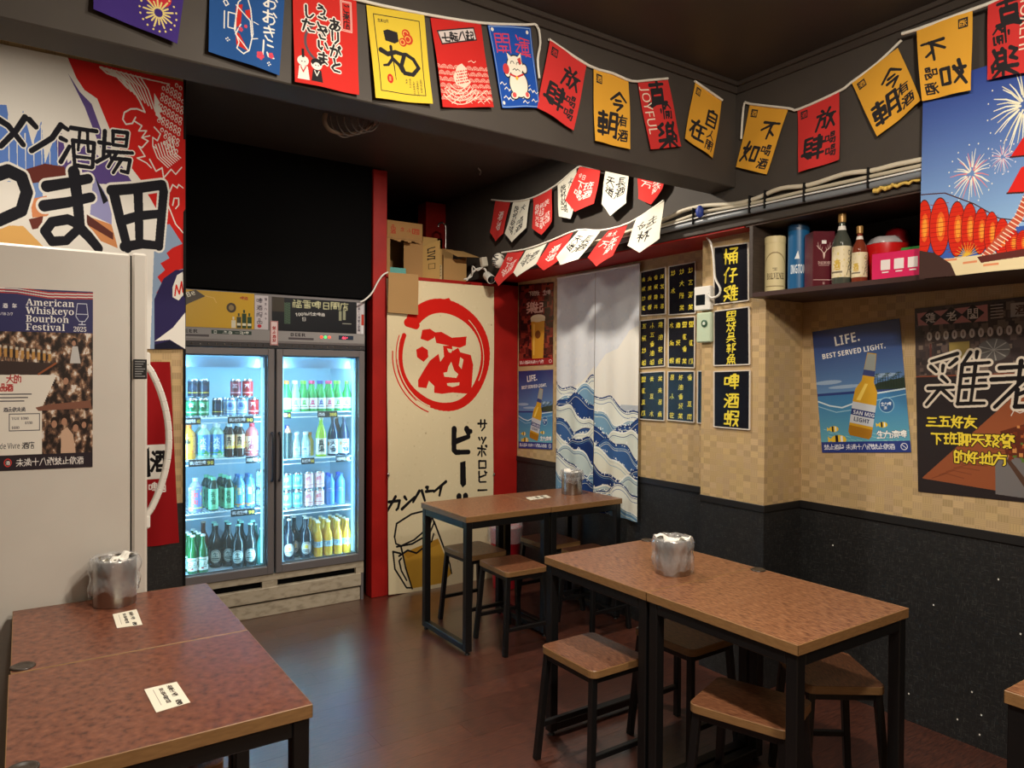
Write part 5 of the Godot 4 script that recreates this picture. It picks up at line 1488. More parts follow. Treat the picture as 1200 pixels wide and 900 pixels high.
func posters() -> void:
	# ---- freezer poster
	var cv := CV.new(480, 640, c8(232, 226, 214))
	var navy := c8(44, 46, 96)
	cv.rect(0, 0, 480, 152, navy)
	for k in 5: cv.poly([Vector2(0, k * 5 - 6), Vector2(180, k * 5 - 4), Vector2(300, 8 + k * 5), Vector2(480, 4 + k * 5), Vector2(480, 8 + k * 5), Vector2(300, 12 + k * 5), Vector2(180, k * 5 - 1), Vector2(0, k * 5 - 2)], c8(196, 60, 52) if k % 2 == 0 else c8(236, 226, 214))
	cv.latin("American", 212, 58, 32, c8(240, 238, 232), true, true, 0.0, 1.2)
	cv.latin("Whiskeyo", 212, 87, 32, c8(240, 238, 232), true, true, 0.0, 1.2)
	cv.latin("Bourbon", 212, 116, 32, c8(240, 238, 232), true, true, 0.0, 1.2)
	cv.latin("Festival", 212, 145, 32, c8(240, 238, 232), true, true, 0.0, 1.2)
	cv.latin("2025", 400, 146, 24, c8(240, 238, 232), true)
	cv.line([Vector2(416, 46), Vector2(410, 92), Vector2(424, 110), Vector2(446, 110), Vector2(460, 92), Vector2(454, 46), Vector2(416, 46)], 3, c8(206, 210, 224))
	cv.line([Vector2(412, 84), Vector2(458, 84)], 3, c8(206, 210, 224)); cv.line([Vector2(435, 110), Vector2(435, 120)], 4, c8(206, 210, 224)); cv.line([Vector2(422, 121), Vector2(448, 121)], 4, c8(206, 210, 224))
	cv.words("美酒嘉年華", 110, 54, 16, 2.4, c8(226, 224, 226), false, 1.1); cv.words("酒嘉年", 128, 54, 15, 2.2, c8(226, 224, 226), false, 1.2)
	cv.latin("1/18-2/7", 110, 96, 14, c8(226, 224, 226))
	# printed photographs, too small to make out: blocks of warm and dark tones, glasses in a row, heads at a table
	var ns := FastNoiseLite.new()
	ns.seed = 5
	ns.frequency = 0.02
	ns.fractal_octaves = 4
	var tones := [c8(34, 28, 30), c8(60, 46, 44), c8(84, 64, 56), c8(112, 84, 68), c8(150, 114, 90), c8(196, 170, 146), c8(222, 214, 206)]
	for j in range(152, 588, 4):
		for i in range(0, 480, 4):
			var inside := j < 302 or (i > 272 + maxi(0, 420 - j) * 0.5 and j < 446) or (j >= 446 and i > 272)
			if inside:
				var v := ns.get_noise_2d(i * 1.3, j) * 1.1 + 0.36
				cv.rect(i, j, 4, 4, tones[clampi(int(v * 7.0), 0, 6)])
	for k in 15:
		cv.rect(6 + k * 21, 196 + k * 2.2, 11, 36 - k * 0.6, c8(190, 142, 78)); cv.rect(6 + k * 21, 188 + k * 2.2, 11, 10, c8(206, 196, 178)); cv.rect(10 + k * 21, 232 + k * 1.6, 3, 12, c8(170, 150, 130))
	cv.poly([Vector2(0, 252), Vector2(330, 262), Vector2(262, 302), Vector2(0, 302)], c8(58, 46, 46))
	cv.line([Vector2(262, 302), Vector2(330, 262)], 7, c8(150, 84, 52))
	for q in [[404, 186, 11], [372, 322, 14], [326, 476, 15], [366, 468, 15], [412, 492, 15], [446, 482, 13]]:
		cv.ell(q[0], q[1] - q[2] * 0.4, q[2] * 1.1, q[2] * 1.1, c8(40, 30, 30)); cv.ell(q[0] - 2, q[1] + q[2] * 0.3, q[2] * 0.75, q[2] * 0.9, c8(176, 132, 108))
	cv.poly([Vector2(386, 262), Vector2(396, 200), Vector2(418, 200), Vector2(430, 262)], c8(196, 194, 192))
	cv.poly([Vector2(350, 586), Vector2(352, 506), Vector2(376, 492), Vector2(400, 520), Vector2(410, 586)], c8(206, 172, 146))
	cv.poly([Vector2(250, 420), Vector2(300, 410), Vector2(470, 396), Vector2(476, 424), Vector2(262, 432)], c8(130, 86, 70))
	cv.words("最大的", 116, 306, 26, 4.4, c8(176, 40, 40), false, 1.0); cv.words("品酒會即來", 116, 336, 24, 4.4, c8(176, 40, 40), false, 1.0)
	for k in 3: cv.rect(116, 370 + k * 12, 120 - k * 14, 4, c8(80, 78, 84))
	cv.words("酒品飲未滿", 130, 418, 15, 2.2, c8(60, 60, 70), false, 1.1)
	cv.frame(150, 440, 118, 62, 3, c8(80, 78, 84))
	for k in 3: cv.latin(["TGIF $390", "$330", "$680"][k], 160 + (k % 2) * 50, 462 + k * 16, 13, c8(70, 68, 76), true)
	cv.latin("de Vivre", 116, 562, 26, c8(44, 44, 50), false, false, 0.0, 0.8); cv.words("酒店", 200, 542, 22, 3, c8(44, 44, 50), false, 1.1)
	cv.rect(0, 586, 480, 54, c8(40, 34, 44))
	cv.words("未滿十八歲禁止飲酒", 178, 600, 26, 3.2, c8(236, 232, 226), false, 1.14)
	cv.ring(146, 612, 13, 4, c8(206, 60, 56)); cv.words("酒", 139, 605, 14, 2, c8(236, 232, 226), true)
	poster("poster for a whiskey and bourbon festival on the white freezer", [[-38, 335], [109, 342], [108.5, 547], [-38, 554]], 2, -2.8985, print_mat(cv, 0.3, 0.5))
	# ---- life poster, twice
	var life := life_print()
	poster("blue beer poster with a bottle half under water, on the plain wallpaper", [[952, 389], [1054, 373], [1068, 530], [963.5, 530.5]], 0, 3.335, life)
	poster("small blue beer poster with a bottle, under the dark red one", [[607.7, 435], [648, 433], [647.3, 527], [607.7, 525]], 0, 3.241, life)
	# ---- dark red beer poster
	var rp := CV.new(256, 480, c8(64, 22, 22))
	rp.speckle(420, rng, [c8(110, 34, 28), c8(44, 16, 16), c8(140, 54, 40), c8(84, 30, 24)], 10, 44)
	rp.words("下班放鬆生啤", 78, 44, 26, 4, c8(230, 222, 210), false, 1.0)
	rp.words("樂記", 66, 110, 60, 10, c8(210, 170, 160), false, 1.0, 3, c8(110, 60, 56)); rp.words("起", 124, 112, 56, 9, c8(214, 176, 166), true)
	rp.poly([Vector2(96, 200), Vector2(196, 200), Vector2(186, 440), Vector2(104, 440)], c8(206, 150, 46))
	rp.ell(146, 204, 54, 22, c8(232, 220, 186)); rp.rect(94, 200, 104, 22, c8(226, 212, 176))
	rp.ell(146, 300, 20, 24, c8(120, 70, 26)); rp.poly([Vector2(110, 236), Vector2(124, 236), Vector2(120, 420), Vector2(112, 420)], c8(232, 190, 90))
	rp.rect(0, 440, 256, 40, c8(150, 28, 34)); rp.words("禁止酒駕未滿十八歲", 8, 450, 20, 2.6, c8(236, 226, 220), false, 1.0); rp.ring(238, 460, 9, 3, c8(236, 226, 220))
	poster("dark red beer poster with a full glass, above the small blue one", [[608, 334], [648.6, 330.5], [648, 427], [608, 429]], 0, 3.241, print_mat(rp, 0.25, 0.5))
	# ---- chicken restaurant poster
	var ck := CV.new(760, 760, c8(44, 36, 36))
	ck.rect(0, 0, 760, 300, c8(70, 58, 56))
	ck.speckle(500, rng, [c8(52, 44, 44), c8(96, 80, 74), c8(60, 50, 50), c8(120, 104, 92)], 8, 34, 0.0, 0.0, 1.0, 0.4)
	ck.poly([Vector2(10, 20), Vector2(290, 14), Vector2(290, 78), Vector2(14, 72)], c8(206, 140, 136))
	for k in 3:
		var x := 66.0 + k * 84
		ck.poly([Vector2(x, 8), Vector2(x + 44, 44), Vector2(x, 80), Vector2(x - 44, 44)], c8(36, 30, 32))
		ck.words(["雞", "老", "闆"][k], x - 18, 26, 36, 5, c8(236, 228, 222), true)
	for k in 5: ck.rect(300, 18 + k * 12, 46, 4, c8(190, 180, 170))
	ck.rect(372, 20, 70, 52, c8(176, 168, 160)); ck.words("酒", 390, 28, 34, 5, c8(90, 60, 50))
	for k in 12:
		ck.ell(60 + k * 34, 120, 11, 18, c8(206, 196, 188)); ck.rect(58 + k * 34, 112, 4, 16, c8(90, 66, 60))
	ck.rect(140, 150, 80, 90, c8(150, 130, 70)); ck.rect(60, 150, 8, 120, c8(96, 50, 44)); ck.ell(310, 190, 60, 44, c8(90, 86, 84))
	for k in 40: ck.line([Vector2(310, 190), Vector2(310 + cos(k * 0.7) * 56, 190 + sin(k * 0.7) * 40)], 2, c8(150, 146, 140))
	ck.rect(0, 280, 760, 6, c8(130, 70, 50))
	ck.rect(0, 286, 760, 474, c8(40, 34, 36))
	# wooden table corner
	ck.poly([Vector2(20, 700), Vector2(420, 330), Vector2(760, 300), Vector2(760, 760), Vector2(20, 704)], c8(150, 82, 50))
	for k in 22: ck.line([Vector2(60 + k * 30, 700 - k * 16), Vector2(120 + k * 30, 676 - k * 14), Vector2(190 + k * 30, 690 - k * 18)], 3, c8(122, 62, 38))
	ck.poly([Vector2(310, 590), Vector2(760, 560), Vector2(760, 760), Vector2(310, 740)], c8(116, 112, 112))
	ck.poly([Vector2(360, 600), Vector2(470, 740), Vector2(440, 744), Vector2(350, 610)], c8(84, 60, 48))
	ck.poly([Vector2(330, 500), Vector2(420, 470), Vector2(640, 480), Vector2(700, 560), Vector2(520, 620), Vector2(350, 590)], c8(96, 44, 30))
	ck.speckle(160, rng, [c8(176, 96, 52), c8(120, 52, 30), c8(206, 140, 80), c8(90, 120, 50)], 6, 16, 0.45, 0.62, 0.9, 0.80)
	ck.line([Vector2(370, 440), Vector2(380, 420), Vector2(400, 430), Vector2(430, 418)], 4, c8(210, 206, 200))
	# brush lettering with a pale edge
	ck.words("雞", 56, 196, 200, 16, c8(24, 20, 22), true, 1.0, 9, c8(226, 214, 196), 1.15, 0.12)
	ck.words("老", 300, 216, 190, 18, c8(24, 20, 22), true, 1.0, 9, c8(226, 214, 196), 1.15, 0.12)
	ck.words("闆", 530, 216, 180, 14, c8(24, 20, 22), true, 1.0, 9, c8(226, 214, 196), 1.15, 0.12)
	var yl := c8(240, 214, 64)
	ck.words("三五好友", 42, 444, 46, 8, yl, false, 1.12, 3, c8(30, 24, 20))
	ck.words("下班聊天聚餐", 62, 512, 48, 8, yl, false, 1.12, 3, c8(30, 24, 20))
	ck.words("的好地方", 150, 582, 46, 8, yl, false, 1.12, 3, c8(30, 24, 20))
	poster("large restaurant poster with black brush lettering over a glowing street bar", [[1072, 362], [1330, 333], [1330, 602], [1076, 576]], 0, 3.335, print_mat(ck, 0.3, 0.5))
	menus()


var menu_sheet := CV.new(2000, 300, Color(0.094, 0.094, 0.118))
var menu_count := 0
var menu_mats := []


func menu_board(label: String, pts: Array, val: float, cols: Array, rows: int, s: float, wd: float) -> void:
	var q := []
	for p in pts: q.append(P(p[0], p[1], 0, val))
	var t := thing("menu_board", label, "menu", Vector3.ZERO, 0.0, "black menu boards with yellow lettering")
	var off := menu_count * 200.0
	menu_count += 1
	var cv := menu_sheet
	var yl := c8(238, 216, 70)
	for c in cols.size():
		var x := off + 200.0 - (c + 0.5) * 200.0 / cols.size() - s * 0.5
		var n: int = cols[c].length()
		var step := 290.0 / rows
		for i in n:
			var y := 8.0 + (i * (rows - 1.0) / maxf(n - 1, 1) + 0.5) * step - s * 0.5
			cv.glyph(cols[c][i], x, y, s, wd, yl, 1.0, 0.8, 0.06)
	var m := mat(Color.WHITE, 0.22)
	m.uv1_scale = Vector3(0.1, 1, 1)
	m.uv1_offset = Vector3(off / 2000.0, 0, 0)
	menu_mats.append(m)
	part(t, "panel", MB.new().sheet(q[0], q[1], q[2], q[3], 1, 1, 0.004), m)
	# pale edging, a strip along each side
	var e := MB.new()
	for i in 4:
		e.bar(q[i], q[(i + 1) % 4], 0.006, 0.008)
	part(t, "edging", e, mat(c8(214, 204, 190), 0.5))


func menus() -> void:
	var X := 3.030
	menu_board("black menu board with three large yellow characters, topmost on the pillar", [[837, 290], [877, 284.5], [877.5, 352], [837, 357]], X, ["桶仔雞"], 3, 74, 10.5)
	menu_board("black menu board with five yellow characters, middle one on the pillar", [[837, 365], [878, 359.5], [878.5, 427], [837, 428.5]], X, ["鹽烤吳郭魚"], 5, 48, 6.5)
	menu_board("black menu board with three large yellow characters, lowest on the pillar", [[837, 435.5], [879, 434], [878.5, 503.5], [837, 500]], X, ["啤酒蝦"], 3, 74, 10.5)
	X = 3.239
	menu_board("menu board in the upper row of the alcove, next to the curtain", [[751, 319], [780, 313], [780, 368], [751, 370]], X, ["洋蔥年串", "香椒雞丼", "泡菜飯飯", "青椒炒蛋"], 3, 27, 4)
	menu_board("menu board in the upper row of the alcove, next to the pillar", [[784, 312.5], [815, 307], [815, 367], [784, 369]], X, ["炒高麗菜", "炒大陸菜", "炒水蓮"], 4, 30, 4.5)
	menu_board("menu board in the middle row of the alcove, next to the curtain", [[750.5, 376], [779.5, 373], [779, 429], [750, 431]], X, ["雞油拉飯", "小五香油麵", "五椒炒麵"], 5, 31, 4.5)
	menu_board("menu board in the middle row of the alcove, next to the pillar", [[783.5, 373], [814.5, 371], [814, 431], [783.5, 430]], X, ["鹽蛋瓜", "鹽蛋香菜", "酒燒蝦", "水泡蝦"], 4, 30, 4.5)
	menu_board("menu board in the lowest row of the alcove, next to the curtain", [[750, 437], [779, 435], [778.5, 493], [749.5, 491]], X, ["菜未串魚", "青豆水", "鹽蛋豆瓜"], 4, 30, 4.5)
	menu_board("menu board in the lowest row of the alcove, next to the pillar", [[783, 435.5], [814, 435], [813.5, 495], [782.5, 492]], X, ["香麻豆腐", "好油香燒菜", "串小拉"], 5, 31, 4.5)
	menu_board("menu board in the lowest row, its edge just showing behind the pillar", [[818, 435], [846, 434], [846, 499], [817.5, 495.5]], X, ["香菜", "豆飯"], 3, 30, 4.5)
	for m in menu_mats: m.albedo_texture = menu_sheet.tex()


# ---------------------------------------------------------------- bunting
func flag(label: String, group: String, pts: Array, axis: int, val: float, cv: CV, tip := [], flip := false, seed_ := 0.0) -> void:
	var q := []
	for p in pts: q.append(P(p[0], p[1], axis, val))
	var tv := Vector3.ZERO
	if tip.size():
		tv = P(tip[0], tip[1], axis, val) - (q[2] + q[3]) * 0.5
	solo("bunting_flag", MB.new().sheet(q[0], q[1], q[2], q[3], 10, 10, 0.0016, func(u, v): return v * (0.010 + 0.004 * sin(u * 7.0 + seed_ * 1.7)) + 0.003 * sin(u * 4.0 + v * 5.0 + seed_), tv, flip), print_mat(cv, 0.85, 0.25), label, "flag", group)


func cord(label: String, pts: Array, axis: int, val: float, w := 0.006) -> void:
	var q := []
	for p in pts: q.append(P(p[0], p[1], axis, val))
	solo("bunting_string", MB.new().tube(smooth(q, 3), w, 6), M.cord, label, "cord", "white tapes that carry the bunting flags")


func stamp(cv: CV, x: float, y: float, s: float, c: Color) -> void:
	cv.rect(x, y, s, s * 1.1, c)
	var b := cv.im.get_pixel(2, cv.h - 4)
	cv.words("酒", x + s * 0.14, y + s * 0.16, s * 0.72, s * 0.09, b)


func bunting() -> void:
	var blk := c8(44, 42, 44)
	var wht := c8(236, 230, 220)
	var red := c8(204, 48, 42)
	var g := "printed flags along the beam"
	var z := -2.336
	# purple
	var cv := CV.new(240, 340, c8(64, 46, 118))
	cv.line([Vector2(120, 180), Vector2(104, 236)], 14, wht)
	cv.ell(168, 230, 40, 30, c8(196, 50, 60)); cv.line([Vector2(110, 216), Vector2(150, 250)], 5, c8(206, 60, 60))
	for k in 18:
		var th := TAU * k / 18.0
		cv.line([Vector2(176 + cos(th) * 14, 276 + sin(th) * 14), Vector2(176 + cos(th) * (32 + (k % 2) * 10), 276 + sin(th) * (32 + (k % 2) * 10))], 5, c8(226, 206, 130)); cv.ell(176 + cos(th) * 52, 276 + sin(th) * 52, 3, 3, c8(226, 206, 130))
	flag("purple flag with a golden firework hanging on the beam", g, [[112, -122], [226, -82], [207, 53], [109, 13]], 2, z, cv, [], false, 1.0)
	# blue kimono flag
	cv = CV.new(240, 340, c8(40, 82, 142))
	cv.words("おおきに", 172, 96, 44, 6.5, wht, true, 1.16)
	var K := func(a: Array, c: Color, fill: bool, w := 4.0) -> void:
		var o := []
		for i in range(0, a.size(), 2): o.append(Vector2(a[i], a[i + 1]))
		if fill: cv.poly(o, c)
		else: cv.line(o, w, c)
	K.call([84, 160, 104, 152, 100, 220, 80, 240], red, true); K.call([112, 170, 128, 162, 130, 190, 118, 196], red, true); K.call([84, 250, 96, 250, 128, 300, 88, 290], red, true)
	K.call([104, 130, 90, 150, 80, 240, 96, 280, 90, 300, 112, 312, 130, 296, 140, 240, 130, 160, 120, 130, 104, 130], wht, false); K.call([84, 160, 130, 200, 136, 250], wht, false); K.call([100, 220, 84, 256, 128, 298], wht, false)
	K.call([104, 130, 108, 104, 124, 108, 122, 128], wht, false); K.call([60, 190, 60, 240, 84, 240, 84, 190, 60, 190], wht, false); K.call([48, 190, 48, 246], wht, false); K.call([52, 172, 44, 160, 52, 152, 60, 164, 52, 172], wht, false); K.call([140, 200, 156, 204], wht, false, 3); K.call([140, 256, 156, 250], wht, false, 3)
	for q in [[168, 300, 14], [206, 288, 10], [100, 236, 8], [52, 136, 5], [116, 222, 6]]:
		for k in 5: cv.ell(q[0] + cos(k * 1.257) * q[2] * 0.55, q[1] + sin(k * 1.257) * q[2] * 0.55, q[2] * 0.45, q[2] * 0.45, c8(214, 74, 92))
	for q in [[60, 280], [200, 316]]:
		for k in 4: cv.ell(q[0] + cos(k * 1.6) * 5, q[1] + sin(k * 1.6) * 5, 2.5, 2.5, wht)
	flag("blue flag with a white outlined kimono figure on the beam", g, [[247, -62], [335, -34], [327, 89], [243.5, 62]], 2, z, cv, [], false, 2.0)
	# red thanks flag
	cv = CV.new(240, 340, red)
	cv.ring(110, 190, 70, 9, c8(96, 84, 92), 1.7, 4.2); cv.ring(100, 130, 30, 9, c8(96, 84, 92), 0.2, 2.0)
	cv.words("ありがと", 132, 92, 40, 8, blk, true, 1.18, 4, wht)
	cv.words("うございま", 84, 50, 37, 8, blk, true, 1.16, 4, wht)
	cv.words("した", 34, 66, 40, 8, blk, true, 1.2, 4, wht)
	cv.frame(176, 20, 44, 108, 3, c8(236, 200, 190)); cv.frame(181, 25, 34, 98, 2, c8(236, 200, 190)); cv.words("ご来店", 186, 34, 25, 4, blk, true, 1.15)
	for q in [[30, 262, 0], [78, 268, 1]]:
		cv.ell(q[0], q[1], 20, 18, wht); cv.ell(q[0], q[1] - 8, 20, 13, blk) if q[2] else cv.rect(q[0] - 4, q[1] - 42, 9, 30, blk)
		cv.ell(q[0], q[1] + 4, 13, 12, wht); cv.rect(q[0] - 6, q[1] + 1, 4, 3, blk); cv.rect(q[0] + 4, q[1] + 1, 4, 3, blk)
		cv.poly([Vector2(q[0] - 20, 326), Vector2(q[0] - 14, q[1] + 18), Vector2(q[0] + 16, q[1] + 18), Vector2(q[0] + 22, 326)], wht if q[2] == 0 else blk)
		cv.line([Vector2(q[0] - 8, q[1] + 22), Vector2(q[0], q[1] + 38), Vector2(q[0] + 8, q[1] + 22)], 4, red if q[2] == 0 else wht)
	flag("red flag with white-edged thank-you lettering on the beam", g, [[343, -20], [417, -2], [420, 112], [344.5, 97]], 2, z, cv, [], false, 3.0)
	# yellow harmony flag
	cv = CV.new(240, 340, c8(222, 192, 62))
	cv.frame(24, 26, 192, 286, 3, blk)
	cv.words("生真日月", 40, 42, 11, 1.4, blk, false, 1.0)
	cv.poly([Vector2(58, 86), Vector2(76, 78), Vector2(116, 84), Vector2(118, 118), Vector2(100, 128), Vector2(62, 122)], blk)
	cv.line([Vector2(40, 160), Vector2(66, 172), Vector2(100, 160), Vector2(130, 164)], 20, blk, 0.7); cv.line([Vector2(82, 142), Vector2(84, 190)], 12, blk); cv.line([Vector2(86, 186), Vector2(64, 212), Vector2(46, 216)], 13, blk, 0.6); cv.line([Vector2(88, 188), Vector2(112, 206), Vector2(124, 226)], 14, blk); cv.line([Vector2(88, 196), Vector2(94, 262)], 5, blk, 0.4)
	cv.line([Vector2(138, 164), Vector2(122, 206), Vector2(134, 232), Vector2(170, 234), Vector2(196, 206), Vector2(176, 176), Vector2(146, 162)], 17, blk, 0.8)
	for q in [[152, 84, 17], [160, 104, 20], [136, 118, 16]]:
		cv.ell(q[0], q[1], q[2], q[2], c8(200, 66, 40)); cv.ring(q[0] - 2, q[1], q[2] * 0.55, 4, c8(236, 176, 90))
	cv.ell(68, 262, 13, 17, c8(196, 50, 40)); cv.rect(63, 254, 9, 16, c8(226, 150, 90))
	for k in 5: cv.words(["日月水人天大", "小水天大人十八", "人天大水小十", "水十八人", "天大"][k], 196 - k * 15, 250 + (k % 3) * 4, 8, 1.2, blk, true, 1.1)
	flag("yellow flag with a black framed brush character on the beam", g, [[429.5, 5.5], [496.6, 18.5], [505, 123], [438.3, 116]], 2, z, cv, [], false, 4.0)
	# red wave flag
	cv = CV.new(240, 340, c8(200, 44, 40))
	cv.poly([Vector2(20, 46), Vector2(200, 16), Vector2(208, 68), Vector2(34, 100)], blk); cv.poly([Vector2(26, 50), Vector2(196, 22), Vector2(203, 64), Vector2(38, 94)], c8(214, 200, 196))
	for k in 4: cv.words(["七", "転", "八", "起"][k], 40 + k * 39, 54 - k * 6.5, 34, 6.5, blk, true)
	var cream := c8(236, 206, 186)
	for j in 6:
		for i in 9:
			var cxx := i * 30.0 - (j % 2) * 15.0
			var cyy := 190.0 + j * 24
			for rr in [14, 9, 4]: cv.ring(cxx, cyy, rr, 2, cream, PI, TAU)
	cv.poly([Vector2(70, 220), Vector2(96, 176), Vector2(118, 166), Vector2(140, 186), Vector2(136, 214), Vector2(150, 240), Vector2(120, 262), Vector2(80, 250)], cream)
	for k in 24: cv.line([Vector2(20 + (k * 37) % 200, 270 + (k * 13) % 56), Vector2(34 + (k * 37) % 200, 262 + (k * 13) % 56), Vector2(46 + (k * 37) % 200, 276 + (k * 13) % 56)], 4, cream, 0.5)
	for k in 5: cv.ring(90, 220, 50 + k * 14, 4, cream, 0.6, 2.4)
	cv.line([Vector2(150, 158), Vector2(166, 152), Vector2(176, 160), Vector2(186, 154)], 3, cream)
	for k in 40: cv.ell(84 + (k * 29) % 60, 190 + (k * 17) % 56, 3, 3, c8(200, 44, 40))
	flag("red flag with cream waves and a slanted title box on the beam", g, [[504.7, 20.5], [563.4, 29], [576.2, 127], [517, 126.5]], 2, z, cv, [], false, 5.0)
	# blue fortune cat flag
	cv = CV.new(240, 340, c8(34, 80, 170))
	cv.frame(4, 4, 232, 332, 3, c8(150, 180, 220))
	cv.words("開", 26, 36, 76, 7, c8(214, 66, 96)); cv.words("運", 136, 38, 86, 7, c8(214, 66, 96))
	for k in 16: cv.line([Vector2(14 + (k * 47) % 200, 240 + (k * 29) % 80), Vector2(26 + (k * 47) % 200, 232 + (k * 29) % 80), Vector2(38 + (k * 47) % 200, 244 + (k * 29) % 80), Vector2(52 + (k * 47) % 200, 238 + (k * 29) % 80)], 5, wht, 0.6)
	for q in [[100, 196, 0], [100, 196, 1]]:
		var d: float = 5.0 if q[2] == 0 else 0.0
		var cc := blk if q[2] == 0 else c8(240, 232, 214)
		cv.ell(124, 240, 52 + d, 56 + d, cc); cv.ell(118, 164, 46 + d, 40 + d, cc); cv.ell(68, 190, 16 + d, 20 + d, cc); cv.ell(172, 176, 14 + d, 18 + d, cc); cv.poly([Vector2(82, 150), Vector2(78, 112 - d), Vector2(108, 132)], cc); cv.poly([Vector2(132, 132), Vector2(160, 110 - d), Vector2(160, 152)], cc)
		cv.ell(90, 288, 20 + d, 14 + d, cc); cv.ell(160, 288, 20 + d, 14 + d, cc)
	cv.ell(62, 178, 18, 22, c8(206, 66, 66)); cv.ell(88, 286, 11, 11, c8(220, 90, 90)); cv.ell(164, 286, 11, 11, c8(220, 90, 90)); cv.poly([Vector2(136, 136), Vector2(156, 128), Vector2(158, 156), Vector2(142, 160)], c8(206, 66, 66))
	cv.ring(102, 156, 10, 3, blk, PI, TAU); cv.ring(136, 160, 10, 3, blk, PI, TAU); cv.line([Vector2(100, 182), Vector2(112, 176), Vector2(120, 184), Vector2(130, 178), Vector2(142, 186)], 3, blk); cv.line([Vector2(82, 200), Vector2(118, 212), Vector2(158, 200)], 8, c8(206, 50, 56)); cv.ell(118, 216, 8, 8, c8(230, 190, 70))
	for q in [[20, 18], [216, 22], [18, 318]]: cv.ell(q[0], q[1], 8, 8, wht)
	flag("blue flag with a beckoning white cat at the end of the cord", g, [[571.3, 29], [622, 32], [631, 127.4], [587.8, 127]], 2, z, cv, [], false, 6.0)
	cord("white cord of the six printed flags, its end hanging down", [[100, -127], [240, -72], [340, -24], [420, 0], [500, 17], [565, 27], [615, 29], [629, 30], [633, 50], [630, 70], [632, 92]], 2, z + 0.003, 0.0055)
	# calligraphy flags
	var calli := func(bg: Color, items: Array, seal := true) -> CV:
		var c := CV.new(240, 360, bg)
		if seal: stamp(c, 18, 22, 40, blk)
		for q in items: c.words(q[0], q[1], q[2], q[3], q[3] * 0.165, blk, true, 1.05, 0.0, blk, 1.0, 0.12)
		return c
	var ylw := c8(226, 166, 58)
	var rd := c8(206, 56, 54)
	var f_rel: CV = calli.call(rd, [["放", 116, 66, 100], ["肆", 30, 196, 118], ["喝", 160, 200, 54], ["喝", 160, 268, 54]])
	var f_today: CV = calli.call(ylw, [["今", 118, 82, 96], ["朝", 30, 200, 118], ["有", 160, 196, 56], ["酒", 160, 268, 58]])
	var f_no: CV = calli.call(ylw, [["不", 118, 74, 98], ["如", 26, 206, 112], ["喝", 160, 206, 54], ["酒", 160, 278, 56]])
	var f_self: CV = calli.call(ylw, [["自", 124, 96, 100], ["在", 32, 204, 112], ["人", 160, 218, 54], ["間", 160, 284, 54]])
	var f_joy: CV = calli.call(rd, [["真", 70, 6, 128], ["愉", 132, 128, 76], ["樂", 86, 232, 128]], false)
	f_joy.latin("JOYFUL", 20, 34, 84, c8(238, 222, 200), false, false, PI / 2, 0.92)
	g = "calligraphy flags along the beam"
	flag("red calligraphy flag beside the white cat flag", g, [[644, 47.5], [687.6, 77], [670.4, 153.6], [628.4, 127]], 2, z + 0.004, f_rel, [], false, 7.0)
	flag("yellow calligraphy flag between two red ones on the beam", g, [[695, 80], [736.4, 94], [736.4, 175.6], [695, 166]], 2, z, f_today, [], false, 8.0)
	flag("red flag with upright pale Latin letters on the beam", g, [[747, 95.6], [782.4, 94], [797, 172], [760, 176]], 2, z, f_joy, [], false, 9.0)
	flag("yellow calligraphy flag hanging askew on the beam next to the corner", g, [[814.4, 96], [846, 118], [833.6, 185.6], [800.4, 163]], 2, z, f_self, [], false, 1.5)
	cord("white cord of the three calligraphy flags on the beam", [[643, 46], [690, 77], [718, 86], [740, 95], [760, 94], [782.5, 92]], 2, z + 0.003, 0.006)
	cord("short white cord of the askew flag by the corner", [[814, 95], [846.5, 117.5]], 2, z + 0.003, 0.006)
	g = "calligraphy flags along the upper right wall"
	var x := 2.909
	flag("yellow calligraphy flag hanging askew in the corner of the right wall", g, [[879, 123], [924, 127.5], [899, 204.6], [864, 196]], 0, x, f_no, [], false, 2.5)
	flag("red calligraphy flag between two yellow ones on the right wall", g, [[934.5, 128.4], [984, 107.4], [985, 187.5], [937.5, 202.5]], 0, x, f_rel, [], false, 3.5)
	flag("yellow calligraphy flag tilted on the rising cord of the right wall", g, [[998, 97.5], [1052.4, 56.4], [1081.5, 118.5], [1030, 160.5]], 0, x - 0.006, f_today, [], false, 4.5)
	flag("yellow calligraphy flag with mirrored print beside the blue tapestry", g, [[1074, 36], [1139.7, 11.7], [1139, 106.7], [1081.7, 119]], 0, x - 0.055, f_no, [], true, 5.5)
	flag("red calligraphy flag with mirrored print over the blue tapestry", g, [[1158, 6], [1216, -18], [1214, 84], [1157.5, 94]], 0, x - 0.055, f_joy, [], true, 6.5)
	cord("white cord on the right wall, its tail hanging in the corner", [[868.5, 163], [870, 140], [872.5, 121], [880, 122], [924, 127], [936, 128], [984, 106.5], [997, 97], [1028, 74], [1056.5, 47]], 0, x - 0.002, 0.006)
	cord("white cord above the blue tapestry on the right wall", [[1057, 39.5], [1076, 34], [1140, 11], [1162, 3], [1216, -19]], 0, x - 0.053, 0.007)
	# pointed pennants behind the beam
	var pen := func(bg: Color, ink: Color, items: Array) -> CV:
		var c := CV.new(160, 240, bg)
		for q in items: c.words(q[0], q[1], q[2], q[3], q[3] * 0.125, ink, true, 1.08, 0.0, ink, 1.0, 0.08)
		return c
	var cr := c8(232, 226, 208)
	var pr := c8(208, 58, 54)
	var ws := c8(240, 228, 220)
	var p_drunk: CV = pen.call(pr, ws, [["酒", 58, 60, 52], ["道", 58, 124, 54]])
	var p_drink: CV = pen.call(cr, blk, [["大口喝酒", 92, 34, 40], ["乾杯歡喝", 26, 34, 40]])
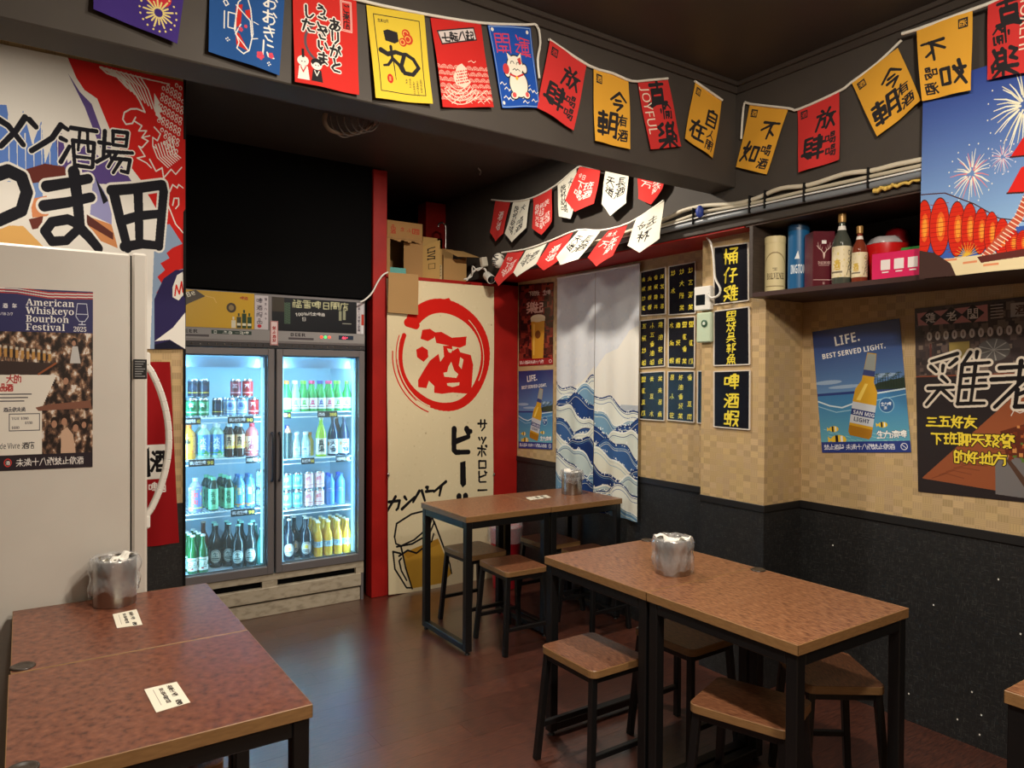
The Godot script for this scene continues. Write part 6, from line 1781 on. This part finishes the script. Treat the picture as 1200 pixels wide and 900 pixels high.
	var p_cheers: CV = pen.call(pr, ws, [["乾杯", 20, 60, 34], ["杯起", 62, 60, 34], ["乾來", 104, 60, 34], ["万年", 30, 140, 32], ["年歡", 70, 140, 32], ["歡喝", 108, 140, 32]])
	var p_off: CV = pen.call(pr, ws, [["今", 22, 40, 26], ["日", 50, 40, 26], ["已", 78, 40, 26], ["下喝", 36, 78, 46], ["班酒", 88, 78, 46]])
	var p_sky: CV = pen.call(cr, blk, [["天道", 20, 36, 54], ["長酒", 88, 36, 54]])
	var p_ten: CV = pen.call(pr, ws, [["放", 30, 26, 30], ["水", 72, 26, 30], ["万", 24, 84, 50], ["年歡", 84, 70, 48]])
	var p_walk: CV = pen.call(cr, blk, [["步", 30, 60, 46], ["走", 84, 56, 46], ["杯", 44, 120, 64]])
	var p_soft: CV = pen.call(cr, blk, [["放喝", 30, 60, 48], ["酒步", 84, 56, 48]])
	g = "pointed pennants on the upper cord behind the beam"
	x = 2.886
	flag("red pennant at the far end of the upper pennant cord", g, [[581, 235.5], [597.6, 236.5], [591, 274], [576, 272]], 0, x, p_drunk, [582, 283], false, 1.1)
	flag("white pennant next to the far red one on the upper cord", g, [[602, 236], [621, 232.5], [617, 267], [593, 274]], 0, x, p_drink, [601.5, 284], false, 2.1)
	flag("red pennant between two white ones on the upper cord", g, [[625, 232], [647, 220], [647.6, 260], [625, 268]], 0, x, p_cheers, [636, 275.5], false, 3.1)
	flag("white pennant partly covered by a red one on the upper cord", g, [[653, 216], [676, 197], [676, 240], [657, 254]], 0, x, p_drink, [669, 256.5], false, 4.1)
	flag("red pennant overlapping the white one on the upper cord", g, [[679, 195], [703.6, 200], [698, 239], [664, 235]], 0, x - 0.024, p_off, [674.5, 248.5], false, 5.1)
	flag("white pennant with four dark characters just under the beam edge", g, [[710, 199], [736.5, 203], [735, 238], [705.6, 239]], 0, x, p_sky, [717.5, 253.5], false, 6.1)
	flag("red pennant mostly hidden by the beam", g, [[747, 196], [783, 206], [778, 221], [749, 233]], 0, x, p_ten, [765, 240], false, 7.1)
	cord("white cord of the upper pennants behind the beam", [[576, 234], [600, 236], [623, 232], [650, 218], [677, 196], [690, 196], [710, 199], [740, 200], [783, 206]], 0, x - 0.002, 0.006)
	g = "pointed pennants on the lower cord over the conduit"
	x = 2.842
	flag("red pennant nearest the security camera on the lower cord", g, [[595.5, 296], [614.4, 293], [603, 319], [581, 327]], 0, x, p_off, [585.6, 335.5], false, 1.3)
	flag("white pennant between two red ones on the lower cord", g, [[618, 291.5], [642, 283.6], [629, 309], [601.6, 318]], 0, x, p_soft, [607.5, 324.5], false, 2.3)
	flag("red pennant half covered by a cream one on the lower cord", g, [[645, 282.5], [672, 272.5], [655, 306], [630, 309]], 0, x, p_drunk, [638.5, 317], false, 3.3)
	flag("cream pennant overlapping the red one on the lower cord", g, [[678, 270], [704, 271], [680, 304], [654, 301]], 0, x - 0.02, p_sky, [657, 310.5], false, 4.3)
	flag("red pennant before the last white one on the lower cord", g, [[713, 270], [736, 262], [720, 300], [690, 302]], 0, x, p_ten, [700, 312.5], false, 5.3)
	flag("white pennant at the near end of the lower cord, over the menu boards", g, [[746, 256], [778, 236], [774, 280], [736, 288]], 0, x - 0.01, p_walk, [752, 296.5], false, 6.3)
	cord("white cord of the lower pennants over the conduit", [[588, 296], [616, 292], [644, 282.5], [677, 269.5], [704, 270], [738, 261], [778, 235]], 0, x - 0.003, 0.006)


func shelf_things() -> void:
	var wood := tri_mat(noise_tex(0.04, [c8(54, 44, 38), c8(72, 60, 52)], 256, 71), Vector3(1, 8, 1), 0.55)
	var s := thing("wall_shelf", "dark open wall shelf under the upper right wall, holding bottles and boxes", "shelf")
	part(s, "side_panel", MB.new().span(Vector3(2.922, 1.945, -2.262), Vector3(3.336, 2.291, -2.242), 0.001), wood)
	part(s, "bottom_board", MB.new().span(Vector3(2.922, 1.945, -2.2415), Vector3(3.336, 1.967, 1.2), 0.001), mat(c8(58, 34, 30), 0.5))
	part(s, "back_panel", MB.new().span(Vector3(3.326, 1.968, -2.2415), Vector3(3.336, 2.291, 1.2)), mat(c8(40, 30, 26), 0.6))
	var B := 1.9675
	var zz := func(px: float, x: float) -> float: return P(px, 330, 0, x).z
	# cream whisky tube
	var cv := CV.new(320, 256, c8(226, 210, 160))
	for k in 2:
		var o := k * 160
		cv.ring(o + 80, 110, 84, 3, c8(150, 130, 90), PI + 0.5, TAU - 0.5)
		cv.latin("THE", o + 68, 74, 11, c8(90, 76, 50), true); cv.latin("BALVENIE", o + 36, 94, 21, c8(90, 76, 50), true, true, 0.0, 0.85)
		cv.rect(o + 30, 112, 100, 2, c8(140, 120, 80)); cv.latin("DOUBLEWOOD", o + 36, 134, 13, c8(110, 94, 60), true); cv.latin("12", o + 70, 160, 18, c8(110, 94, 60), true)
		for j in 4: cv.rect(o + 40 + j * 4, 180 + j * 14, 80 - j * 8, 2, c8(160, 142, 100))
	var t := thing("whisky_tube", "cream cardboard whisky tube at the shelf's end panel", "tube", Vector3(3.03, B, zz.call(908, 3.03)))
	part(t, "tube", MB.new().lathe([Vector2(0.047, 0), Vector2(0.048, 0.002), Vector2(0.048, 0.24)], 28, Vector3.ZERO, true, 0.40), print_mat(cv, 0.5))
	t.get_child(0).material_override.texture_repeat = true
	part(t, "lid", MB.new().lathe([Vector2(0.049, 0.238), Vector2(0.0495, 0.24), Vector2(0.0495, 0.268), Vector2(0.046, 0.272)], 28), mat(c8(222, 206, 156), 0.5))
	# blue whisky tube
	cv = CV.new(320, 256, c8(30, 92, 140))
	for k in 2:
		var o := k * 160
		cv.poly([Vector2(o + 66, 62), Vector2(o + 82, 44), Vector2(o + 90, 62)], c8(226, 230, 232)); cv.latin("INGTON", o + 44, 92, 26, c8(230, 234, 236), false, true, 0.0, 0.75); cv.rect(o + 20, 190, 60, 30, c8(120, 150, 170)); cv.rect(o + 10, 226, 140, 10, c8(214, 216, 214))
	t = thing("whisky_tube", "blue whisky tube with a dark cap between cream tube and maroon box", "tube", Vector3(3.05, B, zz.call(935.5, 3.05)))
	part(t, "tube", MB.new().lathe([Vector2(0.047, 0), Vector2(0.048, 0.002), Vector2(0.048, 0.285)], 28, Vector3.ZERO, true, 0.42), print_mat(cv, 0.35))
	t.get_child(0).material_override.texture_repeat = true
	part(t, "lid", MB.new().lathe([Vector2(0.0495, 0.283), Vector2(0.0495, 0.31), Vector2(0.046, 0.313)], 28), mat(c8(24, 60, 92), 0.35))
	# maroon box with antlers
	cv = CV.new(200, 360, c8(88, 24, 36))
	var gold := c8(214, 190, 180)
	for sgn in [-1.0, 1.0]:
		cv.line([Vector2(100 + sgn * 6, 140), Vector2(100 + sgn * 26, 120), Vector2(100 + sgn * 52, 108), Vector2(100 + sgn * 58, 70)], 7, gold, 0.5)
		cv.line([Vector2(100 + sgn * 40, 114), Vector2(100 + sgn * 36, 84)], 5, gold, 0.5); cv.line([Vector2(100 + sgn * 24, 120), Vector2(100 + sgn * 16, 100)], 5, gold, 0.5); cv.line([Vector2(100 + sgn * 52, 106), Vector2(100 + sgn * 70, 90)], 5, gold, 0.5)
	cv.poly([Vector2(88, 136), Vector2(112, 136), Vector2(106, 170), Vector2(100, 180), Vector2(94, 170)], gold)
	cv.rect(78, 56, 44, 22, c8(236, 230, 226)); cv.latin("DALMORE", 44, 212, 23, gold, true); cv.rect(50, 220, 100, 3, gold); cv.rect(0, 316, 200, 4, gold); cv.latin("12", 88, 346, 20, gold, true)
	t = thing("gift_box", "maroon gift box with a golden stag head on the shelf", "box", Vector3(3.02, B, zz.call(960, 3.02)), -0.62)
	part(t, "carton", MB.new().box(Vector3(0, 0.126, 0), Vector3(0.098, 0.252, 0.098), 0.002), mat(c8(88, 24, 36), 0.4))
	front_quad(t, "front_print", -0.047, 0.047, 0.004, 0.248, 0.0498, print_mat(cv, 0.35))
	# two label bottles
	for q in [[986, 0.040, 0.318, "large clear bottle with a cream flower label on the shelf", c8(70, 74, 66), 0], [1007, 0.032, 0.248, "smaller reddish bottle with a cream flower label on the shelf", c8(120, 52, 34), 1]]:
		var r: float = q[1]
		var h: float = q[2]
		cv = CV.new(200, 140, c8(222, 208, 172))
		cv.speckle(40, rng, [c8(206, 190, 150), c8(214, 196, 120)], 4, 12)
		for k in 9: cv.ring(150 + (k % 3) * 14, 30 + k * 11, 10, 3, c8(70, 66, 60)); 
		cv.words("梅酒", 40, 20, 40, 5, c8(206, 180, 70), true); cv.words("酒", 40, 60, 44, 6, c8(196, 160, 60)); cv.line([Vector2(130, 130), Vector2(150, 80), Vector2(180, 40)], 4, c8(70, 62, 54))
		cv.rect(10, 112, 90, 8, c8(110, 100, 80))
		t = thing("liquor_bottle", q[3], "bottle", Vector3(3.0, B, zz.call(q[0], 3.0)), -0.6)
		part(t, "glass", MB.new().lathe([Vector2(r * 0.9, 0), Vector2(r, 0.005), Vector2(r, h * 0.56), Vector2(r * 0.93, h * 0.62), Vector2(r * 0.5, h * 0.74), Vector2(r * 0.34, h * 0.80), Vector2(r * 0.33, h * 0.92)], 24), mat(q[4], 0.06, 0.0, 0.6))
		part(t, "label", MB.new().lathe([Vector2(r * 1.01, h * 0.10), Vector2(r * 1.01, h * 0.53)], 24, Vector3.ZERO, false, 0.305), label_mat(cv, 0.5))
		part(t, "cap", MB.new().lathe([Vector2(r * 0.40, h * 0.87), Vector2(r * 0.42, h * 0.875), Vector2(r * 0.42, h * 0.985), Vector2(r * 0.34, h)], 16), mat(c8(160, 124, 70), 0.35, 0.3))
		part(t, "neck_tag", MB.new().lathe([Vector2(r * 0.46, h * 0.76), Vector2(r * 0.37, h * 0.82)], 16, Vector3.ZERO, false), mat(c8(230, 224, 214), 0.6))
	# red carrier bag
	t = thing("carrier_bag", "crumpled red plastic bag on the shelf behind the pink box", "bag", Vector3(3.10, B, zz.call(1040, 3.12)))
	var bm := MB.new()
	bm.lathe([Vector2(0.045, 0), Vector2(0.06, 0.006), Vector2(0.066, 0.05), Vector2(0.07, 0.11), Vector2(0.085, 0.165), Vector2(0.072, 0.17), Vector2(0.04, 0.14)], 36, Vector3.ZERO, true, 0.0, 0.05)
	part(t, "bag", bm, mat(c8(190, 22, 22), 0.28, 0.0, 0.5))
	part(t, "inner_bag", MB.new().lathe([Vector2(0.06, 0.14), Vector2(0.066, 0.175), Vector2(0.05, 0.20), Vector2(0.01, 0.205)], 30, Vector3.ZERO, true, 0.0, 0.09), mat(c8(170, 164, 164), 0.25))
	t = thing("carrier_bag", "dark red round bag at the back of the shelf", "bag", Vector3(3.265, B, zz.call(1050, 3.265)))
	part(t, "bag", MB.new().lathe([Vector2(0.035, 0), Vector2(0.052, 0.02), Vector2(0.055, 0.16), Vector2(0.054, 0.22), Vector2(0.04, 0.255), Vector2(0.012, 0.27)], 30, Vector3.ZERO, true, 0.0, 0.03), mat(c8(120, 16, 20), 0.3))
	# pink carton with plain white squares, green carton behind it
	t = thing("carton", "bright pink carton with white squares on the shelf", "box", Vector3(3.0, B, zz.call(1056, 3.0)), -PI / 2 + 0.06)
	part(t, "box", MB.new().box(Vector3(0, 0.055, 0), Vector3(0.20, 0.11, 0.09), 0.002), mat(c8(214, 32, 92), 0.4))
	for k in 3:
		front_quad(t, "white_square", -0.062 + k * 0.054, -0.024 + k * 0.054, 0.038, 0.080, 0.0458, mat(c8(236, 226, 222), 0.5))
		front_quad(t, "caption", -0.056 + k * 0.054, -0.030 + k * 0.054, 0.026, 0.031, 0.0458, mat(c8(236, 226, 222), 0.5))
	t = thing("carton", "green carton leaning behind the pink one", "box", Vector3(3.12, B, zz.call(1080, 3.12)), -PI / 2 + 0.05)
	part(t, "box", MB.new().box(Vector3(0, 0.072, 0), Vector3(0.16, 0.144, 0.06), 0.002), mat(c8(48, 140, 60), 0.45))
	# old foam left along the lower edge of the upper wall
	var fm := MB.new()
	var pth := []
	for k in 13: pth.append(P(1024 + k * 4.6, 223.5 - k * 1.1 + 1.6 * sin(k * 2.3), 0, 2.902))
	fm.tube(pth, 0.011, 6, 0.5)
	for k in 5: fm.lathe([Vector2(0.002, -0.008), Vector2(0.009, -0.003), Vector2(0.008, 0.004), Vector2(0.002, 0.007)], 7, pth[k + 1] + Vector3(-0.004, 0.002 * sin(k * 2.0), 0))
	solo("foam_strip", fm, mat(c8(214, 180, 90), 0.9), "yellow foam squeezed out along the edge above the shelf", "foam")


func carton(label: String, a: Vector3, b: Vector3, col: Color) -> Node3D:
	var t := thing("cardboard_box", label, "box", Vector3((a.x + b.x) * 0.5, a.y, (a.z + b.z) * 0.5), 0.0, "cardboard boxes on the red ledge")
	var h := (b - a).abs() * 0.5
	var m := mat(col, 0.85)
	var H := h.y * 2.0
	part(t, "carton", MB.new().span(Vector3(-h.x, 0, -h.z), Vector3(h.x, H, -h.z + 0.004)).span(Vector3(-h.x, 0, -h.z), Vector3(-h.x + 0.004, H, h.z)).span(Vector3(h.x - 0.004, 0, -h.z), Vector3(h.x, H, h.z)).span(Vector3(-h.x, 0, -h.z), Vector3(h.x, 0.004, h.z)), m)
	return t


func ledge_things() -> void:
	var y := 2.2668
	var card := c8(172, 132, 82)
	# large box with a torn opening
	var t := carton("large cardboard box with a torn dark opening, nearest the fridge", Vector3(2.145, y, -5.08), Vector3(2.435, y + 0.395, -4.76), card)
	var m := mat(card, 0.85)
	part(t, "top_panel", MB.new().span(Vector3(-0.145, 0.391, -0.16), Vector3(0.145, 0.395, 0.16)), m)
	var fp := MB.new().span(Vector3(-0.145, 0.27, 0.155), Vector3(0.145, 0.391, 0.16)).span(Vector3(-0.145, 0, 0.155), Vector3(-0.115, 0.272, 0.16))
	for k in 9: fp.span(Vector3(-0.115 + k * 0.028, 0.262 - 0.006 * (k % 3), 0.155), Vector3(-0.087 + k * 0.028, 0.272, 0.16))
	part(t, "front_panel", fp, m)
	var pc := CV.new(200, 90, card)
	pc.words("品酒", 20, 20, 26, 4, c8(180, 70, 50), true, 1.1); pc.words("生", 76, 30, 22, 3.4, c8(180, 70, 50)); pc.words("小", 112, 32, 22, 3.4, c8(180, 70, 50)); pc.frame(140, 28, 42, 34, 5, c8(186, 60, 44)); pc.words("月", 150, 33, 24, 4, c8(186, 60, 44))
	front_quad(t, "front_print", -0.14, 0.14, 0.285, 0.385, 0.1612, print_mat(pc, 0.85))
	part(t, "flap", MB.new().sheet(Vector3(0.02, 0.26, 0.10), Vector3(0.144, 0.255, 0.162), Vector3(0.144, 0.0, 0.162), Vector3(0.02, 0.004, 0.10), 2, 2, 0.004), m)
	solo("teal_carton", MB.new().box(Vector3(0, 0.03, 0), Vector3(0.13, 0.06, 0.16), 0.002), mat(c8(96, 176, 168), 0.6), "small teal carton inside the torn box", "box", "", Vector3(2.245, y + 0.0045, -4.86))
	# middle box with a lettered flap
	t = carton("tall cardboard box with a lettered flap, between the two open boxes", Vector3(2.445, y, -5.06), Vector3(2.618, y + 0.315, -4.80), c8(190, 154, 92))
	part(t, "front_panel", MB.new().span(Vector3(0.045, 0, 0.126), Vector3(0.0865, 0.315, 0.13)).span(Vector3(-0.0865, 0.24, 0.126), Vector3(0.0865, 0.315, 0.13)), mat(c8(190, 154, 92), 0.85))
	pc = CV.new(100, 260, c8(190, 154, 92))
	pc.latin("LIVI", 30, 30, 62, c8(48, 40, 26), false, true, PI / 2, 0.8); pc.frame(34, 150, 40, 40, 4, c8(90, 72, 44))
	part(t, "flap", MB.new().sheet(Vector3(-0.083, 0.245, 0.135), Vector3(0.03, 0.29, 0.20), Vector3(0.03, 0.005, 0.20), Vector3(-0.083, 0.004, 0.135), 3, 3, 0.004), print_mat(pc, 0.85))
	pc = CV.new(40, 100, c8(206, 186, 140))
	for k in 12: pc.rect(6, 6 + k * 7, 26 - (k % 3) * 5, 4, c8(60, 54, 44))
	front_quad(t, "shipping_label", 0.05, 0.084, 0.01, 0.12, 0.1312, print_mat(pc, 0.7))
	# small open box
	t = carton("low open cardboard box with its flaps up, next to the chrome hook", Vector3(2.63, y, -5.02), Vector3(2.83, y + 0.20, -4.80), c8(188, 148, 92))
	part(t, "front_panel", MB.new().span(Vector3(-0.1, 0, 0.106), Vector3(0.1, 0.175, 0.11)), mat(c8(188, 148, 92), 0.85))
	part(t, "flap", MB.new().sheet(Vector3(-0.1, 0.235, 0.12), Vector3(0.06, 0.235, 0.13), Vector3(0.15, 0.19, 0.21), Vector3(-0.03, 0.18, 0.20), 3, 3, 0.004), mat(c8(188, 148, 92), 0.85))
	part(t, "flap", MB.new().sheet(Vector3(-0.02, 0.285, -0.10), Vector3(0.1, 0.285, -0.10), Vector3(0.1, 0.2, -0.108), Vector3(-0.02, 0.2, -0.108), 2, 2, 0.004), mat(c8(188, 148, 92), 0.85))
	# flattened cardboard hanging over the banner
	var z := -4.648
	solo("cardboard_sheet", MB.new().sheet(P(455, 319, 2, z), P(490, 322, 2, z), P(490, 369, 2, z), P(454.5, 366, 2, z), 4, 4, 0.005, func(u, v): return 0.004 * sin(v * 6.0)), mat(c8(168, 132, 84), 0.85), "flat piece of cardboard hanging over the top corner of the banner", "cardboard")
	# chrome hook stand
	t = thing("hook_stand", "slim chrome rod with a bent hook end, standing behind the small box", "hook", Vector3(2.79, y, -5.06))
	var top := 0.50
	part(t, "rod", MB.new().tube(smooth([Vector3(0, 0.02, 0), Vector3(0, top - 0.05, 0), Vector3(-0.01, top - 0.015, 0), Vector3(-0.035, top, 0), Vector3(-0.062, top - 0.015, 0), Vector3(-0.066, top - 0.04, 0)]), 0.007, 8), M.steel)
	part(t, "foot", MB.new().lathe([Vector2(0.03, 0), Vector2(0.03, 0.006), Vector2(0.012, 0.03), Vector2(0.009, 0.05)], 14), M.steel)
	# security camera
	var cp := P(573, 325, 2, -4.56)
	t = thing("security_camera", "small white security camera with a black lens above the cream banner", "camera", cp)
	var body := part(t, "body", MB.new().lathe([Vector2(0.026, -0.05), Vector2(0.031, -0.045), Vector2(0.033, 0.02), Vector2(0.035, 0.045), Vector2(0.033, 0.05)], 20), M.white_plastic)
	body.rotation = Vector3(PI / 2 + 0.45, -0.15, 0)
	var lens := part(body, "lens", MB.new().lathe([Vector2(0.029, 0.0), Vector2(0.027, 0.004), Vector2(0.004, 0.006)], 20), mat(c8(14, 14, 16), 0.12), Vector3(0, 0.0495, 0))
	lens.name = "lens"
	part(t, "bracket", MB.new().tube(smooth([Vector3(0, 0.02, -0.03), Vector3(-0.01, 0.07, -0.05), Vector3(-0.06, 0.06, -0.10), Vector3(-0.12, -0.02, -0.125)]), 0.008, 8), M.white_plastic)
	var ap := P(567, 307, 2, -4.60)
	t = thing("power_adapter", "beige power adapter plugged in above the security camera", "adapter", ap)
	part(t, "body", MB.new().box(Vector3.ZERO, Vector3(0.05, 0.07, 0.04), 0.006, Basis.from_euler(Vector3(0, 0, 0.2))), mat(c8(214, 206, 188), 0.5))
	part(t, "lead", MB.new().tube(smooth([Vector3(0, -0.03, 0), Vector3(-0.06, -0.07, 0.01), Vector3(-0.10, -0.04, 0), Vector3(-0.09, -0.11, -0.02), Vector3(-0.16, -0.14, -0.02)]), 0.005, 6), M.white_plastic)
	# bunched end of the pennant cord
	pc = CV.new(96, 96, c8(226, 220, 206))
	pc.words("酒道", 10, 8, 34, 6, c8(50, 46, 48), true); pc.words("天長", 52, 14, 34, 6, c8(50, 46, 48), true)
	var bp := P(584, 305, 0, 2.86)
	solo("rolled_pennant", MB.new().lathe([Vector2(0.012, -0.055), Vector2(0.04, -0.04), Vector2(0.046, 0.0), Vector2(0.036, 0.035), Vector2(0.012, 0.05)], 24, Vector3.ZERO, true, 0.0, 0.07), print_mat(pc, 0.85), "bunched up white pennant cloth tied beside the camera", "cloth", "", bp)


func run(called: String, label: String, pts: Array, axis: int, val: float, r: float, m: Material, cat := "cable", grp := "") -> MeshInstance3D:
	var q := []
	for p in pts: q.append(P(p[0], p[1], axis, val + (p[2] if p.size() > 2 else 0.0)))
	return solo(called, MB.new().tube(smooth(q, 4), r, 8), m, label, cat, grp)


func cables() -> void:
	var cream := mat(c8(206, 196, 174), 0.5)
	var grey := mat(c8(120, 124, 128), 0.35)
	run("conduit_pipe", "grey conduit pipe along the lower edge of the upper wall", [[1150, 188], [1080, 204], [1000, 222.5], [920, 239], [880, 247.5], [840, 256], [780, 270], [700, 290], [640, 306], [592, 318]], 0, 2.898, 0.015, grey, "pipe")
	run("cable_bundle", "cream cable swelling in arcs above the grey conduit", [[1150, 171], [1080, 187], [1050, 193], [1022, 200], [990, 204], [948, 217], [915, 221], [885, 233], [860, 239], [826, 241], [800, 247], [776, 258], [700, 283], [640, 300], [590, 312]], 0, 2.896, 0.011, cream, "cable", "wall cables")
	run("cable_bundle", "second cream cable running tight beside the arched one", [[1150, 178], [1080, 194], [1020, 207], [950, 222.5], [880, 239], [850, 244], [822, 249], [790, 260], [740, 274], [640, 303]], 0, 2.893, 0.009, mat(c8(188, 178, 156), 0.5), "cable", "wall cables")
	run("cable_bundle", "thin bright white cable lying on the grey conduit", [[1150, 182], [1080, 198], [1000, 216], [930, 231], [880, 242], [830, 252], [780, 265], [700, 286]], 0, 2.884, 0.0045, M.white_plastic, "cable", "wall cables")
	for px in [[1020, 209], [945, 226], [899, 234], [881, 240], [815, 254]]:
		var p := P(px[0], px[1], 0, 2.898)
		var tie := MB.new()
		tie.box(Vector3.ZERO, Vector3(0.05, 0.085, 0.006), 0.002)
		solo("cable_tie", tie, M.dark, "black tie strapping the cables to the grey conduit", "cable tie", "black cable ties on the conduit", p)
	var pv := P(820, 248, 0, 2.87)
	solo("cable_wrap", MB.new().lathe([Vector2(0.006, -0.03), Vector2(0.018, -0.02), Vector2(0.02, 0.01), Vector2(0.008, 0.03)], 14, Vector3.ZERO, true, 0.0, 0.1), mat(c8(40, 62, 150), 0.5), "blue wrapping on the cables near the pillar", "wrap", "", pv)
	run("power_cable", "white cable dropping over the pillar to the small white box", [[808, 249], [814, 257], [821, 270], [832, 283], [836, 300], [838, 325], [844, 338], [842, 346], [834, 349], [829, 344]], 0, 2.985, 0.006, M.white_plastic)
	# controller and remote at the pillar edge
	var a := P(815, 337, 0, 3.018)
	var b := P(834, 363, 0, 3.018)
	var t := thing("wall_controller", "white wall controller with a dark screen at the pillar edge", "controller")
	part(t, "case", MB.new().span(Vector3(3.006, b.y, a.z), Vector3(3.034, a.y, b.z), 0.004), M.white_plastic)
	var c := P(815.5, 346, 0, 3.0052)
	var d := P(826, 357, 0, 3.0052)
	part(t, "screen", MB.new().span(Vector3(3.0045, d.y, c.z), Vector3(3.008, c.y, d.z)), mat(c8(22, 26, 30), 0.2))
	a = P(817, 367, 0, 3.018)
	b = P(834, 401, 0, 3.018)
	t = thing("remote_control", "pale green remote control in a holder under the white controller", "remote")
	part(t, "case", MB.new().span(Vector3(3.010, b.y, a.z), Vector3(3.034, a.y, b.z), 0.006), mat(c8(190, 206, 178), 0.45))
	var rc := P(825.5, 379, 0, 3.0095)
	var rg := part(t, "dial", MB.new().lathe([Vector2(0.020, 0), Vector2(0.020, 0.003), Vector2(0.012, 0.004)], 18), mat(c8(60, 92, 70), 0.4), rc)
	rg.rotation.z = PI / 2
	part(t, "button", MB.new().lathe([Vector2(0.009, 0.0), Vector2(0.009, 0.0055)], 12), mat(c8(214, 222, 206), 0.4), rc).rotation.z = PI / 2
	# white lead from the fridge header to the ledge
	run("power_lead", "white lead curving from the fridge header up to the boxes", [[422, 354], [428, 351], [436, 343], [443, 330], [449, 322], [455, 319]], 2, -4.66, 0.006, M.white_plastic)
	# coil of old wire hanging under the dark ceiling over the fridge
	var zc := -3.9
	var w := MB.new()
	w.tube(smooth([P(383, 128, 2, zc), P(380, 140, 2, zc), P(384, 150, 2, zc), P(393, 155, 2, zc), P(408, 157, 2, zc), P(425, 153, 2, zc), P(440, 144, 2, zc)]), 0.014, 8, 0.6)
	solo("wire_coil", w, mat(c8(136, 112, 92), 0.6), "thick curved hose end hanging in the dark above the fridge", "hose")
	w = MB.new()
	for k in 5:
		var o := []
		for i in 13:
			var th := PI * 0.05 + i / 12.0 * PI * 0.95
			o.append(P(404 + k * 7 + cos(th) * (17 - k), 136 + k * 0.5 + sin(th) * (25 - k * 2.2), 2, zc + 0.02 * k))
		w.tube(o, 0.0035, 5)
	solo("wire_coil", w, mat(c8(112, 98, 90), 0.6), "loops of thin wire hanging in the dark above the fridge", "wire")
	# hook under the ceiling behind the beam
	run("ceiling_hook", "small pale hook hanging from the dark ceiling behind the beam", [[561, 186], [560.5, 196], [563.5, 201], [562, 205]], 2, -4.3, 0.006, mat(c8(150, 140, 130), 0.5), "hook")
	# chips in the black wall covering
	for q in [[1094, 709], [1196, 743], [1139, 811], [1150, 838], [976, 639], [1170, 679], [1122, 843], [1065, 813], [1148, 861]]:
		var p := P(q[0], q[1], 0, 3.3372)
		var sp := MB.new().box(Vector3.ZERO, Vector3(0.0015, 0.007, 0.006), 0.0004)
		part(get_node("wall_right"), "chip", sp, M.white_plastic, p)
